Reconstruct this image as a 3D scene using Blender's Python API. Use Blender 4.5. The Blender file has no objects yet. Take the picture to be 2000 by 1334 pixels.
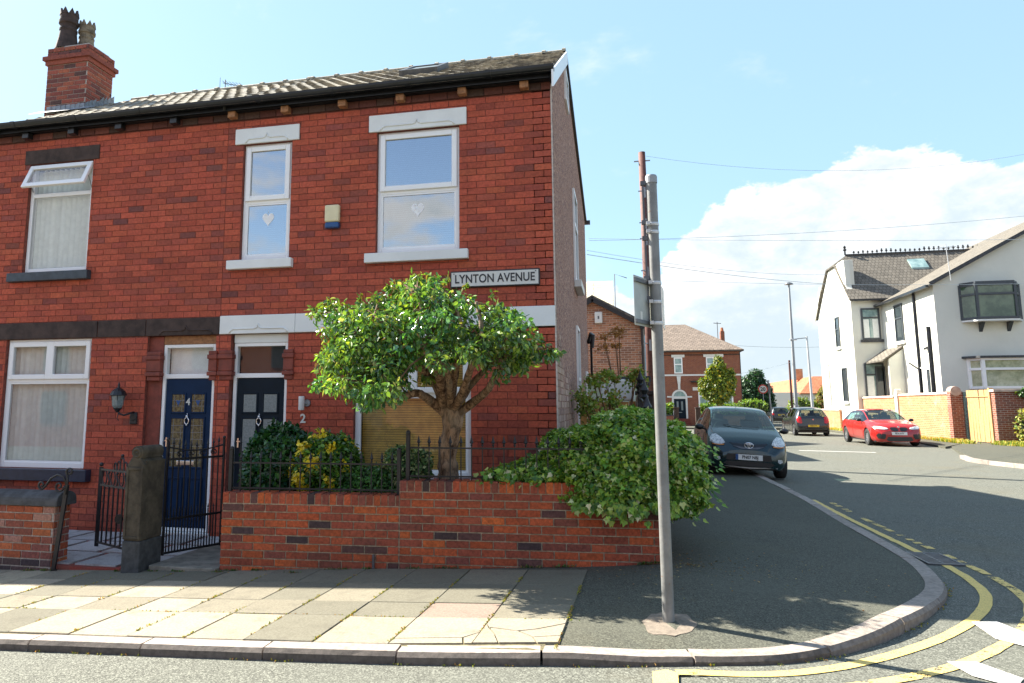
import bpy, math, random
import numpy as np
from mathutils import Vector, Matrix
from mathutils.bvhtree import BVHTree
PI=math.pi; R=math.radians
SC=bpy.context.scene; COL=SC.collection
rnd=random.Random(7)
# ------------------------------------------------------------------ objects
def reg(o,org,parent):
    COL.objects.link(o); o['_org']=0; del o['_org']
    ORG[o.name]=Vector(org)
    if parent is not None:
        o.parent=parent; o.location=Vector(org)-ORG[parent.name]
    else: o.location=Vector(org)
    return o
ORG={}
def tag(o,label=None,cat=None,group=None,kind=None):
    if label: o['label']=label
    if cat: o['category']=cat
    if group: o['group']=group
    if kind: o['kind']=kind
    return o
def thing(name,label,cat,org,group=None):
    o=bpy.data.objects.new(name,None); o.empty_display_size=.1
    reg(o,org,None); return tag(o,label,cat,group)
def part(name,parent,org=None):
    o=bpy.data.objects.new(name,None); o.empty_display_size=.05
    return reg(o,org if org is not None else ORG[parent.name],parent)
def mk(name,verts,faces,mat,parent=None,org=None,cols=None,smooth=False,mats=None,mi=None,bevel=0):
    if org is None: org=ORG[parent.name] if parent is not None else (0,0,0)
    org=Vector(org)
    me=bpy.data.meshes.new(name)
    V=np.asarray(verts,dtype=float)-np.array(org)
    me.from_pydata(V.tolist(),[],faces if isinstance(faces,list) else faces.tolist())
    for m in (mats or [mat]): me.materials.append(m)
    if mi is not None: me.polygons.foreach_set('material_index',mi)
    if cols is not None:
        a=me.color_attributes.new('Col','FLOAT_COLOR','CORNER')
        lt=np.zeros(len(me.polygons),dtype=np.int32); me.polygons.foreach_get('loop_total',lt)
        c=np.repeat(np.asarray(cols,dtype=np.float32)[:,:3],lt,axis=0)
        c=np.hstack([c,np.ones((len(c),1),np.float32)]); a.data.foreach_set('color',c.ravel())
    if smooth: me.polygons.foreach_set('use_smooth',[True]*len(me.polygons))
    me.update()
    o=bpy.data.objects.new(name,me); reg(o,org,parent)
    if bevel:
        b=o.modifiers.new('b','BEVEL'); b.width=bevel; b.segments=2; b.limit_method='ANGLE'; b.angle_limit=R(40)
    return o
class MB:
    def __init__(s): s.v=[]; s.f=[]; s.c=[]
    def add(s,vs,fs,col=None):
        n=len(s.v); s.v+= [tuple(p) for p in vs]; s.f+=[tuple(i+n for i in f) for f in fs]; s.c+=[col or (.5,.5,.5)]*len(fs); return s
    def box(s,x0,x1,y0,y1,z0,z1,col=None):
        vs=[(x,y,z) for z in (z0,z1) for y in (y0,y1) for x in (x0,x1)]
        return s.add(vs,[(0,2,3,1),(4,5,7,6),(0,1,5,4),(2,6,7,3),(0,4,6,2),(1,3,7,5)],col)
    def obox(s,c,ux,uy,uz,col=None):
        c=Vector(c);ux=Vector(ux);uy=Vector(uy);uz=Vector(uz)
        vs=[c+a*ux+b*uy+d*uz for d in (-1,1) for b in (-1,1) for a in (-1,1)]
        return s.add(vs,[(0,2,3,1),(4,5,7,6),(0,1,5,4),(2,6,7,3),(0,4,6,2),(1,3,7,5)],col)
    def beam(s,a,b,w,h,up=(0,0,1),col=None):
        a=Vector(a);b=Vector(b);d=(b-a);L=d.length
        if L<1e-6: return s
        d/=L; up=Vector(up)
        if abs(d.dot(up))>.97: up=Vector((1,0,0))
        r=d.cross(up).normalized(); u=r.cross(d)
        return s.obox((a+b)/2,d*L/2,r*w/2,u*h/2,col)
    def prism(s,poly,ext,col=None):
        n=len(poly); e=Vector(ext); vs=[Vector(p) for p in poly]+[Vector(p)+e for p in poly]
        fs=[tuple(range(n))[::-1],tuple(range(n,2*n))]+[(i,(i+1)%n,n+(i+1)%n,n+i) for i in range(n)]
        return s.add(vs,fs,col)
    def tube(s,path,r,n=8,col=None,cap=True):
        P=[Vector(p) for p in path]; m=len(P)
        rr=r if hasattr(r,'__len__') else [r]*m
        vs=[];prev=None
        for i,p in enumerate(P):
            d=(P[min(i+1,m-1)]-P[max(i-1,0)]).normalized()
            if prev is None:
                a=Vector((0,0,1)) if abs(d.z)<.9 else Vector((1,0,0)); x=d.cross(a).normalized()
            else: x=(prev-d*prev.dot(d)).normalized()
            prev=x; y=d.cross(x)
            for k in range(n):
                t=2*PI*k/n; vs.append(p+(x*math.cos(t)+y*math.sin(t))*rr[i])
        fs=[(i*n+k,i*n+(k+1)%n,(i+1)*n+(k+1)%n,(i+1)*n+k) for i in range(m-1) for k in range(n)]
        if cap: fs+=[tuple(range(n))[::-1],tuple(range((m-1)*n,m*n))]
        return s.add(vs,fs,col)
    def lathe(s,prof,c,n=16,axis='z',col=None,cap=True):
        c=Vector(c);vs=[]
        for r,h in prof:
            for k in range(n):
                t=2*PI*k/n; a,b=r*math.cos(t),r*math.sin(t)
                vs.append(c+Vector({'z':(a,b,h),'y':(a,h,b),'x':(h,a,b)}[axis]))
        m=len(prof)
        fs=[(i*n+k,i*n+(k+1)%n,(i+1)*n+(k+1)%n,(i+1)*n+k) for i in range(m-1) for k in range(n)]
        if cap: fs+=[tuple(range(n))[::-1],tuple(range((m-1)*n,m*n))]
        return s.add(vs,fs,col)
    def ball(s,c,r,n=10,col=None,sz=1):
        prof=[(max(r*math.sin(PI*i/n),1e-4),-r*sz*math.cos(PI*i/n)) for i in range(n+1)]
        return s.lathe(prof,c,n+2,col=col,cap=False)
    def build(s,name,mat,parent=None,org=None,smooth=False,bevel=0,usecol=False):
        return mk(name,s.v,s.f,mat,parent,org,cols=s.c if usecol else None,smooth=smooth,bevel=bevel)
def autosmooth(o,ang=35):
    me=o.data
    me.polygons.foreach_set('use_smooth',[True]*len(me.polygons))
    try: me.set_sharp_from_angle(angle=R(ang))
    except Exception: pass
    return o
# ------------------------------------------------------------------ materials
class NT:
    def __init__(s,name):
        s.m=bpy.data.materials.new(name); s.m.use_nodes=True; s.t=s.m.node_tree; s.t.nodes.clear()
        s.out=s.n('ShaderNodeOutputMaterial')
    def n(s,ty,**k):
        x=s.t.nodes.new(ty)
        for a,b in k.items(): setattr(x,a,b)
        return x
    def l(s,a,b): s.t.links.new(a,b)
    def mixc(s,f,a,b,blend='MIX'):
        x=s.n('ShaderNodeMix',data_type='RGBA',blend_type=blend)
        for sock,v in ((x.inputs[0],f),(x.inputs[6],a),(x.inputs[7],b)): s.set(sock,v)
        return x.outputs[2]
    def set(s,sock,v):
        if hasattr(v,'node'): s.l(v,sock)
        elif hasattr(v,'__len__') and len(v)==3 and sock.type=='RGBA': sock.default_value=(*v,1)
        else: sock.default_value=v
    def math(s,op,a,b=0,c=None,clamp=False):
        x=s.n('ShaderNodeMath',operation=op,use_clamp=clamp); s.set(x.inputs[0],a); s.set(x.inputs[1],b)
        if c is not None: s.set(x.inputs[2],c)
        return x.outputs[0]
    def ramp(s,f,a,b,lo=0,hi=1):
        x=s.n('ShaderNodeMapRange',interpolation_type='SMOOTHSTEP'); s.set(x.inputs[0],f); x.inputs[1].default_value=a; x.inputs[2].default_value=b; x.inputs[3].default_value=lo; x.inputs[4].default_value=hi
        return x.outputs[0]
    def coord(s,kind='Object',scale=1,rot=(0,0,0)):
        c=s.n('ShaderNodeTexCoord'); m=s.n('ShaderNodeMapping'); s.l(c.outputs[kind],m.inputs[0])
        m.inputs['Scale'].default_value=(scale,)*3 if not hasattr(scale,'__len__') else scale; m.inputs['Rotation'].default_value=rot
        return m.outputs[0]
    def noise(s,scale,detail=3,vec=None,rough=.5,dist=0):
        x=s.n('ShaderNodeTexNoise'); x.inputs['Scale'].default_value=scale; x.inputs['Detail'].default_value=detail; x.inputs['Roughness'].default_value=rough; x.inputs['Distortion'].default_value=dist
        s.l(vec if vec is not None else s.coord(),x.inputs['Vector']); return x.outputs[0]
    def voro(s,scale,vec=None,feature='F1',out=0,rand=1):
        x=s.n('ShaderNodeTexVoronoi',feature=feature); x.inputs['Scale'].default_value=scale; x.inputs['Randomness'].default_value=rand
        s.l(vec if vec is not None else s.coord(),x.inputs['Vector']); return x.outputs[out]
    def bump(s,h,strength=.5,dist=.01,nrm=None):
        x=s.n('ShaderNodeBump'); x.inputs['Strength'].default_value=strength; x.inputs['Distance'].default_value=dist; s.l(h,x.inputs['Height'])
        if nrm is not None: s.l(nrm,x.inputs['Normal'])
        return x.outputs[0]
    def prin(s,col,rough=.7,metal=0,spec=.5,nrm=None,**k):
        p=s.n('ShaderNodeBsdfPrincipled'); s.set(p.inputs['Base Color'],col); s.set(p.inputs['Roughness'],rough); s.set(p.inputs['Metallic'],metal); p.inputs['Specular IOR Level'].default_value=spec
        if nrm is not None: s.l(nrm,p.inputs['Normal'])
        for a,b in k.items(): s.set(p.inputs[a.replace('_',' ')],b)
        s.l(p.outputs[0],s.out.inputs[0]); return p
def tinyfix(name,a,b,sc,rough):
    t=NT(name); c=t.mixc(t.ramp(t.noise(sc,4,rough=.7),.35,.65),a,b); t.prin(c,rough,0,.8); return t.m
def simple(name,col,rough=.6,metal=0,var=.15,nscale=12,bump=.15,bdist=.003,spec=.5,dirt=0,**k):
    t=NT(name); n1=t.noise(nscale,5,rough=.6)
    c=t.mixc(t.ramp(n1,.3,.7),tuple(x*(1-var) for x in col),tuple(min(1,x*(1+var)) for x in col))
    if name=='post_grey_paint': c=t.mixc(t.ramp(t.noise(22,5,rough=.75),.62,.68,0,.85),c,(.20,.09,.045)); c=t.mixc(t.ramp(t.noise(5,4,t.coord(scale=(1,1,.3)),.7),.5,.75,0,.5),c,(.40,.40,.38))
    if dirt: c=t.mixc(t.ramp(t.noise(nscale*.25,4,rough=.7),.45,.75,0,dirt),c,(.09,.085,.07))
    nr=t.bump(t.noise(nscale*6,3),bump,bdist) if bump else None
    t.prin(c,rough,metal,spec,nr,**k); return t.m
def attrmat(name,rough=.85,nscale=25,var=.3,bump=.4,bdist=.004,stain=0,spec=.3,big=0,bigcol=(.06,.05,.045),bigscale=1.2,streak=0,spots=0):
    t=NT(name); a=t.n('ShaderNodeAttribute',attribute_name='Col').outputs[0]
    n1=t.noise(nscale,5,rough=.65); g=t.n('ShaderNodeCombineColor'); v=t.ramp(n1,.25,.75,1-var,1+var)
    for i in range(3): t.l(v,g.inputs[i])
    c=t.mixc(1.0,a,g.outputs[0],'MULTIPLY')
    if big: c=t.mixc(t.ramp(t.noise(bigscale,5,rough=.65),.48,.8,0,big),c,bigcol)
    if streak:
        s1=t.noise(3.2,5,t.coord(scale=(1,1,.16)),.7); c=t.mixc(t.ramp(s1,.52,.78,0,streak),c,bigcol); c=t.mixc(t.ramp(t.noise(5,6,rough=.8),.62,.80,0,.22),c,(.42,.30,.25))
    if spots:
        c=t.mixc(t.ramp(t.voro(5.5),.055,.035,0,.6),c,(.07,.065,.055)); c=t.mixc(t.ramp(t.voro(13),.05,.03,0,.4),c,(.05,.05,.045))
    t.prin(c,rough,0,spec,t.bump(t.noise(nscale*3.5,4,rough=.7),bump,bdist)); return t.m
M={}
def mats():
    M['brick']=attrmat('brick',.82,30,.24,.55,.004,big=.40,bigcol=(.09,.035,.028),bigscale=.7,streak=.35)
    M['gardenbrick']=attrmat('garden_brick',.85,38,.38,.9,.006,big=.45,bigcol=(.085,.05,.04),bigscale=2.2,streak=.25)
    M['mortar']=simple('mortar_dark',(.20,.060,.042),.95,var=.3,nscale=20,bump=.5)
    M['mortar_wall']=simple('mortar_wall',(.34,.27,.19),.95,var=.35,nscale=30,bump=.8)
    M['mortar_light']=simple('mortar_light',(.38,.34,.30),.95,var=.3,nscale=30,bump=.8)
    M['stone_paint']=simple('painted_stone',(.76,.78,.76),.6,var=.05,nscale=4,bump=.25,bdist=.004,dirt=.12)
    M['stone_dark']=simple('sooty_stone',(.050,.032,.026),.85,var=.45,nscale=6,bump=.6,bdist=.006)
    M['stone_pier']=simple('weathered_sandstone',(.060,.050,.034),.9,var=.45,nscale=7,bump=.7,bdist=.006)
    M['sill_dark']=simple('sill_paint',(.035,.05,.065),.5,var=.3,nscale=10,dirt=.2)
    M['navy']=simple('navy_sill',(.018,.026,.05),.45,var=.2)
    M['black']=simple('black_paint',(.012,.013,.015),.38,var=.3,nscale=15,bump=.1)
    M['gutter']=simple('gutter_plastic',(.010,.012,.016),.32,var=.4,nscale=5,bump=.08)
    M['iron']=simple('wrought_iron',(.012,.012,.014),.45,var=.4,nscale=30,bump=.3)
    M['upvc']=simple('white_upvc',(.88,.88,.87),.28,var=.02,nscale=3,bump=0,dirt=.04)
    M['white']=simple('white_paint',(.70,.70,.67),.5,var=.06,nscale=6,dirt=.1)
    M['cream']=simple('cream_plastic',(.72,.64,.40),.4,var=.05)
    M['blueplastic']=simple('blue_plastic',(.01,.07,.22),.35,var=.1)
    M['blinds']=simple('blind_fabric',(.80,.82,.78),.8,var=.06,nscale=8,bump=.1)
    M['blindsv']=simple('vertical_blind_fabric',(.80,.84,.78),.8,var=.06)
    M['heart']=simple('white_wicker',(.9,.9,.9),.7,bump=0,var=.02)
    M['blindsgrey']=simple('grey_slat_blind',(.22,.27,.31),.6,var=.1,bump=0)
    M['woodblind']=simple('wooden_slats',(.60,.36,.07),.5,var=.2,nscale=9,bump=.1)
    M['dark']=simple('dark_room',(.02,.02,.022),.9,bump=0)
    M['red_jamb']=simple('red_painted_jamb',(.20,.045,.028),.7,var=.25,nscale=9,bump=.4)
    M['rust_stone']=simple('corbel_stone',(.30,.14,.06),.8,var=.3,nscale=20)
    M['lead']=simple('lead_flashing',(.22,.25,.28),.5,var=.3,nscale=14)
    M['door_navy']=simple('navy_door',(.003,.021,.062),.5,var=.12,nscale=8,bump=.12,spec=.18)
    M['door_black']=simple('black_door',(.004,.012,.022),.5,var=.12,nscale=8,bump=.12,spec=.18)
    M['chrome']=simple('chrome',(.75,.75,.76),.14,1,var=.05,bump=0)
    M['steel']=simple('galvanised_steel',(.30,.31,.32),.50,.35,var=.12,nscale=9,bump=.1)
    M['steel_dark']=simple('dark_steel',(.10,.105,.115),.5,.3,var=.2)
    M['tilemat']=attrmat('roof_tile',.9,22,.4,.8,.006,big=.3,bigcol=(.06,.06,.04),bigscale=2)
    M['kerb']=attrmat('kerb_concrete',.9,26,.28,.5,.004,big=.35,bigcol=(.12,.11,.09),bigscale=3)
    M['slab']=attrmat('paving_slab',.92,60,.22,.8,.005,big=.7,bigcol=(.11,.10,.075),bigscale=4.6,streak=.0,spots=1)
    M['joint']=simple('joint_soil',(.12,.10,.05),.95,var=.5,nscale=20,bump=.8)
    M['yellow']=roadpaint('yellow_paint',(.82,.60,.19))
    M['yellow_worn']=roadpaint('worn_yellow_paint',(.80,.59,.20),.55); M['whitepaint']=roadpaint('white_road_paint',(.72,.70,.66))
    M['wood']=simple('fence_timber',(.42,.20,.05),.7,var=.3,nscale=9,bump=.4)
    M['woodpale']=simple('pale_timber',(.44,.27,.115),.65,var=.18,nscale=14,bump=.3)
    M['creosote']=simple('creosoted_pole',(.10,.035,.028),.75,var=.3,nscale=14,bump=.4)
    M['bark']=bark(); M['twig']=simple('twig_bark',(.13,.07,.035),.85,var=.4,nscale=20,bump=.5)
    M['leaf']=leafmat('leaf',.45,.32); M['leafgloss']=leafmat('leaf_glossy',.24,.30); M['leafdry']=leafmat('leaf_dry',.6,.3)
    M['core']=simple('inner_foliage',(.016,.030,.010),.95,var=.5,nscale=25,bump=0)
    M['soil']=simple('garden_soil',(.06,.045,.03),.95,var=.4,nscale=12,bump=.9,bdist=.02)
    M['render']=simple('painted_render',(.68,.68,.60),.8,var=.05,nscale=1.2,bump=.35,dirt=.12)
    M['sign_white']=simple('sign_enamel',(.66,.66,.61),.4,var=.05,nscale=9,dirt=.2)
    M['letter']=simple('black_lettering',(.02,.02,.022),.5,bump=0)
    M['rubber']=simple('tyre_rubber',(.018,.018,.018),.8,var=.3,nscale=30)
    M['plateW']=simple('white_plate',(.72,.72,.68),.35,bump=0,var=.03)
    M['plateY']=simple('yellow_plate',(.72,.50,.03),.35,bump=0,var=.03)
    M['glass']=glass('window_glass',.07,(1,1,1),1.5); M['glassblue']=glass('coated_window_glass',.46,(.42,.50,.55),1.5)
    M['glasscar']=glass('car_glass',.06,(.45,.62,.60),1.5)
    M['pebble']=pebble(); M['tarmac']=tarmac('pavement_tarmac',(.066,.067,.052),.55); M['road']=tarmac('road_asphalt',(.088,.090,.075),.85)
    M['farbrick']=brickmat('far_brick',(.28,.095,.05),(.20,.06,.04),(.26,.2,.16),.075,.225)
    M['midbrick']=brickmat('mid_brick',(.46,.21,.12),(.14,.07,.055),(.50,.42,.34),.075,.225)
    M['wallbrick']=brickmat('boundary_brick',(.50,.20,.09),(.36,.13,.06),(.5,.36,.24),.08,.23,.35)
    M['darkbrick']=brickmat('old_dark_brick',(.25,.075,.045),(.13,.045,.035),(.42,.36,.3),.08,.23,.22)
    M['fartile']=tilesmat('brown_roof_tiles',(.19,.15,.12)); M['redtile']=tilesmat('red_roof_tiles',(.40,.15,.075)); M['slate']=tilesmat('slate_tiles',(.15,.135,.112),.2)
def roadpaint(name,col,th=.60):
    t=NT(name); n=t.noise(7,8,rough=.75); n2=t.noise(120,3,rough=.7)
    c=t.mixc(t.ramp(n2,.35,.62),col,tuple(x*.72 for x in col))
    p=t.prin(c,.75,0,.3,t.bump(n2,.7,.004))
    tr=t.n('ShaderNodeBsdfTransparent'); mx=t.n('ShaderNodeMixShader')
    f=t.math('ADD',t.math('MULTIPLY',n,.75),t.math('MULTIPLY',n2,.3))
    t.l(t.ramp(f,th,th+.035),mx.inputs[0]); t.l(p.outputs[0],mx.inputs[1]); t.l(tr.outputs[0],mx.inputs[2]); t.l(mx.outputs[0],t.out.inputs[0]); return t.m
def bark():
    t=NT('shaggy_bark'); v=t.coord(scale=(1,1,.28)); n=t.noise(26,6,v,.7,.6); n2=t.noise(6,4,v)
    c=t.mixc(t.ramp(n,.35,.65),(.06,.032,.02),(.42,.27,.17)); c=t.mixc(t.ramp(n2,.45,.7,0,.5),c,(.30,.25,.19))
    t.prin(c,.9,0,.2,t.bump(n,1,.03)); return t.m
def leafmat(name,rough,trans):
    t=NT(name); a=t.n('ShaderNodeAttribute',attribute_name='Col').outputs[0]
    p=t.prin(a,rough,0,.55); tr=t.n('ShaderNodeBsdfTranslucent')
    t.l(t.mixc(1.0,a,(1.25,1.15,.45),'MULTIPLY'),tr.inputs[0]); mx=t.n('ShaderNodeMixShader'); mx.inputs[0].default_value=trans
    t.l(p.outputs[0],mx.inputs[1]); t.l(tr.outputs[0],mx.inputs[2]); t.l(mx.outputs[0],t.out.inputs[0]); return t.m
def glass(name,base,tint,ior):
    t=NT(name); g=t.n('ShaderNodeBsdfGlossy'); g.inputs['Roughness'].default_value=.015
    tr=t.n('ShaderNodeBsdfTransparent'); tr.inputs[0].default_value=(*tint,1)
    w=t.noise(1.3,2); nb=t.bump(w,.06,.01); t.l(nb,g.inputs['Normal'])
    fr=t.n('ShaderNodeLayerWeight'); f=t.math('ADD',t.math('MULTIPLY',t.math('POWER',fr.outputs[1],4.0),1-base),base,clamp=True)
    mx=t.n('ShaderNodeMixShader'); t.l(f,mx.inputs[0]); t.l(tr.outputs[0],mx.inputs[1]); t.l(g.outputs[0],mx.inputs[2]); t.l(mx.outputs[0],t.out.inputs[0]); return t.m
def pebble():
    t=NT('pebbledash'); v=t.voro(42,out=1); sep=t.n('ShaderNodeSeparateColor'); t.l(v,sep.inputs[0])
    c=t.mixc(sep.outputs[0],(.22,.10,.075),(.62,.40,.30)); c=t.mixc(t.ramp(sep.outputs[1],.7,.9),c,(.16,.11,.12))
    c=t.mixc(t.ramp(t.noise(1.1,4),.4,.7,0,.3),c,(.30,.17,.125))
    t.prin(c,.9,0,.25,t.bump(t.voro(42),.8,.02)); return t.m
def tarmac(name,col,light):
    t=NT(name); v=t.voro(125,out=1); sep=t.n('ShaderNodeSeparateColor'); t.l(v,sep.inputs[0])
    c=t.mixc(t.ramp(sep.outputs[0],.35,1,0,light),col,tuple(min(1,x*2.9) for x in col))
    c=t.mixc(t.ramp(sep.outputs[1],.68,.9,0,.8),c,tuple(x*.3 for x in col)); cr=t.n('ShaderNodeTexVoronoi',feature='DISTANCE_TO_EDGE'); cr.inputs['Scale'].default_value=.55; t.l(t.coord(),cr.inputs['Vector']); ck=t.math('ADD',cr.outputs[0],t.math('MULTIPLY',t.noise(9,5,rough=.8),.05)); c=t.mixc(t.ramp(ck,.0255,.022,0,.0) if name!='road_asphalt' else t.ramp(ck,.022,.030,.5,0),c,tuple(x*.35 for x in col)); c=t.mixc(t.ramp(t.noise(1.7,3,rough=.8),.64,.70,0,.35),c,tuple(x*.6 for x in col))
    c=t.mixc(t.ramp(t.noise(.9,6,rough=.65),.35,.7,0,.5),c,tuple(x*1.45 for x in col))
    c=t.mixc(t.ramp(t.noise(.35,5,rough=.7),.5,.7,0,.35),c,(col[0]*1.5,col[1]*1.25,col[2]*.9))
    t.prin(c,.88,0,.25,t.bump(t.voro(125),.30,.004)); return t.m
def brickmat(name,a,b,mo,h,w,wh=0):
    t=NT(name); g=t.n('ShaderNodeNewGeometry'); sp=t.n('ShaderNodeSeparateXYZ'); t.l(g.outputs['Position'],sp.inputs[0])
    nn=t.n('ShaderNodeSeparateXYZ'); t.l(g.outputs['Normal'],nn.inputs[0])
    u=t.math('ADD',t.math('MULTIPLY',sp.outputs[0],t.math('GREATER_THAN',t.math('ABSOLUTE',nn.outputs[1]),.5)),t.math('MULTIPLY',sp.outputs[1],t.math('LESS_THAN',t.math('ABSOLUTE',nn.outputs[1]),.5001)))
    cv=t.n('ShaderNodeCombineXYZ'); t.l(u,cv.inputs[0]); t.l(sp.outputs[2],cv.inputs[1])
    br=t.n('ShaderNodeTexBrick'); t.l(cv.outputs[0],br.inputs[0]); br.inputs['Scale'].default_value=1; br.inputs['Brick Width'].default_value=w; br.inputs['Row Height'].default_value=h; br.inputs['Mortar Size'].default_value=.007; br.inputs['Bias'].default_value=-.2
    br.inputs['Color1'].default_value=(*a,1); br.inputs['Color2'].default_value=(*b,1); br.inputs['Mortar'].default_value=(*mo,1)
    c=t.mixc(t.ramp(t.noise(3,5,g.outputs['Position'],.7),.35,.75,0,.4),br.outputs[0],tuple(x*.7 for x in a))
    if wh: c=t.mixc(t.ramp(t.noise(1.6,6,g.outputs['Position'],.75),.52,.72,0,wh*1.5),c,(.55,.42,.33))
    t.prin(c,.88,0,.25,t.bump(br.outputs[1],.5,-.006)); return t.m
def tilesmat(name,col,w=.3):
    t=NT(name); tc=t.n('ShaderNodeAttribute',attribute_name='uvw').outputs[1]
    br=t.n('ShaderNodeTexBrick'); t.l(tc,br.inputs[0]); br.inputs['Scale'].default_value=1; br.inputs['Brick Width'].default_value=w; br.inputs['Row Height'].default_value=.28; br.inputs['Mortar Size'].default_value=.022; br.inputs['Mortar Smooth'].default_value=.6
    br.inputs['Color1'].default_value=(*[x*1.2 for x in col],1); br.inputs['Color2'].default_value=(*[x*.78 for x in col],1); br.inputs['Mortar'].default_value=(*[x*.4 for x in col],1)
    c=t.mixc(t.ramp(t.noise(2.5,5,tc,.7),.35,.7,0,.45),br.outputs[0],tuple(x*1.35 for x in col))
    t.prin(c,.85,0,.3,t.bump(br.outputs[1],.9,-.03)); return t.m
mats()
M['kerbpath']=simple('path_concrete',(.20,.185,.15),.9,var=.3,nscale=9,bump=.6)
M['stone_coping']=simple('coping_stone',(.055,.058,.062),.8,var=.4,nscale=10,bump=.5)
M['stone_plinth']=simple('pier_plinth',(.050,.054,.056),.85,var=.35,nscale=14,bump=.6)
M['post_paint']=simple('post_grey_paint',(.20,.205,.20),.55,.15,var=.18,nscale=7,bump=.25,dirt=.25)
M['steel_light']=simple('light_steel',(.55,.56,.56),.4,.3,var=.1)
M['steel_light2']=simple('sign_back_grey',(.40,.43,.41),.55,.1,var=.12,nscale=5)
M['bluegrey']=simple('blue_grey_paint',(.22,.36,.44),.5)
M['cable']=simple('cable_sheath',(.38,.44,.47),.6)
M['paletile']=tilesmat('pale_ribbed_tiles',(.50,.45,.34),2.0)
M['palegreen']=simple('pale_green_render',(.50,.58,.44),.8,var=.06)
M['greyframe']=simple('grey_window_frame',(.045,.055,.065),.4,bump=0)
M['paleglass']=tinyfix('pale_reflecting_glass',(.16,.26,.26),(.32,.44,.42),2,.08)
M['bayglass']=tinyfix('bay_glass',(.03,.07,.045),(.10,.16,.10),1.6,.06)
M['baycream']=tinyfix('bay_glass_curtained',(.30,.32,.20),(.50,.50,.34),3,.10)
M['copingpink']=simple('sandstone_coping',(.46,.34,.28),.85,var=.25,nscale=4,bump=.3)
M['kerbpale']=simple('pale_stone',(.52,.46,.36),.85,var=.2)
M['peeling']=simple('peeling_green_paint',(.16,.24,.22),.8,var=.6,nscale=20)
M['drysoil']=simple('dry_verge_soil',(.40,.33,.20),.95,var=.35,nscale=6,bump=.8)
M['redtile2']=simple('terracotta',(.42,.15,.07),.8)
M['render_grey']=simple('grey_pipe',(.55,.55,.52),.6)
M['corner']=simple('corner_render',(.55,.46,.40),.9,var=.2,nscale=30)
M['potstone']=simple('buff_chimney_pot',(.17,.135,.09),.85,var=.5,nscale=9,bump=.5)
# palettes (linear base colours)
FB=[((.42,.088,.049),9),((.435,.093,.050),8),((.39,.083,.048),7),((.345,.076,.048),4.5),((.27,.072,.052),2.2),((.45,.10,.05),1.4),((.20,.066,.056),.7)]
GB=[((.42,.092,.034),5),((.36,.082,.038),6),((.29,.072,.040),5.5),((.21,.064,.044),3),((.11,.052,.045),.9),((.50,.115,.034),1.6),((.065,.042,.042),.5)]
def pick(pal,r=rnd):
    c=r.choices([p[0] for p in pal],[p[1] for p in pal])[0]; k=r.uniform(.85,1.15); return tuple(x*k*r.uniform(.96,1.04) for x in c)
def subtract(rects,h):
    out=[]
    for a,b,c,d in rects:
        if h[1]<=a or h[0]>=b or h[3]<=c or h[2]>=d: out.append((a,b,c,d)); continue
        if a<h[0]: out.append((a,h[0],c,d))
        if b>h[1]: out.append((h[1],b,c,d))
        a2,b2=max(a,h[0]),min(b,h[1])
        if c<h[2]: out.append((a2,b2,c,h[2]))
        if d>h[3]: out.append((a2,b2,h[3],d))
    return out
def bricks(mb,P,U,V,N,u0,u1,v0,v1,holes,ph,pl,pal,joint=.007,proud=.006,r=rnd,soldier=False,jit=.0016,inside=None,head=0):
    P=Vector(P);U=Vector(U);V=Vector(V);N=Vector(N)
    row=0; v=v0
    while v<v1-.004:
        vt=min(v+ph,v1); u=u0-(pl/2 if row%2 and not soldier else 0)
        hd=head and row%head==head-1
        while u<u1-.003:
            L=pl/2 if hd else pl
            a,b=max(u,u0),min(u+L,u1); u+=L
            if b-a<.02: continue
            rs=[(a+joint/2,b-joint/2,v+joint/2,vt-joint/2)]
            for h in holes: rs=subtract(rs,h)
            col=pick(pal,r); pr=proud+r.uniform(-jit,jit)
            for (x0,x1,y0,y1) in rs:
                if x1-x0<.018 or y1-y0<.012: continue
                if inside and not inside((x0+x1)/2,(y0+y1)/2): continue
                e=.0025; j=[r.uniform(-.0012,.0012) for _ in range(8)]
                f=[(x0+e+j[0],y0+e+j[1]),(x1-e+j[2],y0+e+j[3]),(x1-e+j[4],y1-e+j[5]),(x0+e+j[6],y1-e+j[7])]
                bk=[(x0,y0),(x1,y0),(x1,y1),(x0,y1)]
                vs=[P+U*p+V*q-N*.004 for p,q in bk]+[P+U*p+V*q+N*pr for p,q in f]
                mb.add(vs,[(4,5,6,7),(0,1,5,4),(1,2,6,5),(2,3,7,6),(3,0,4,7)],col)
        v+=ph; row+=1
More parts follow.
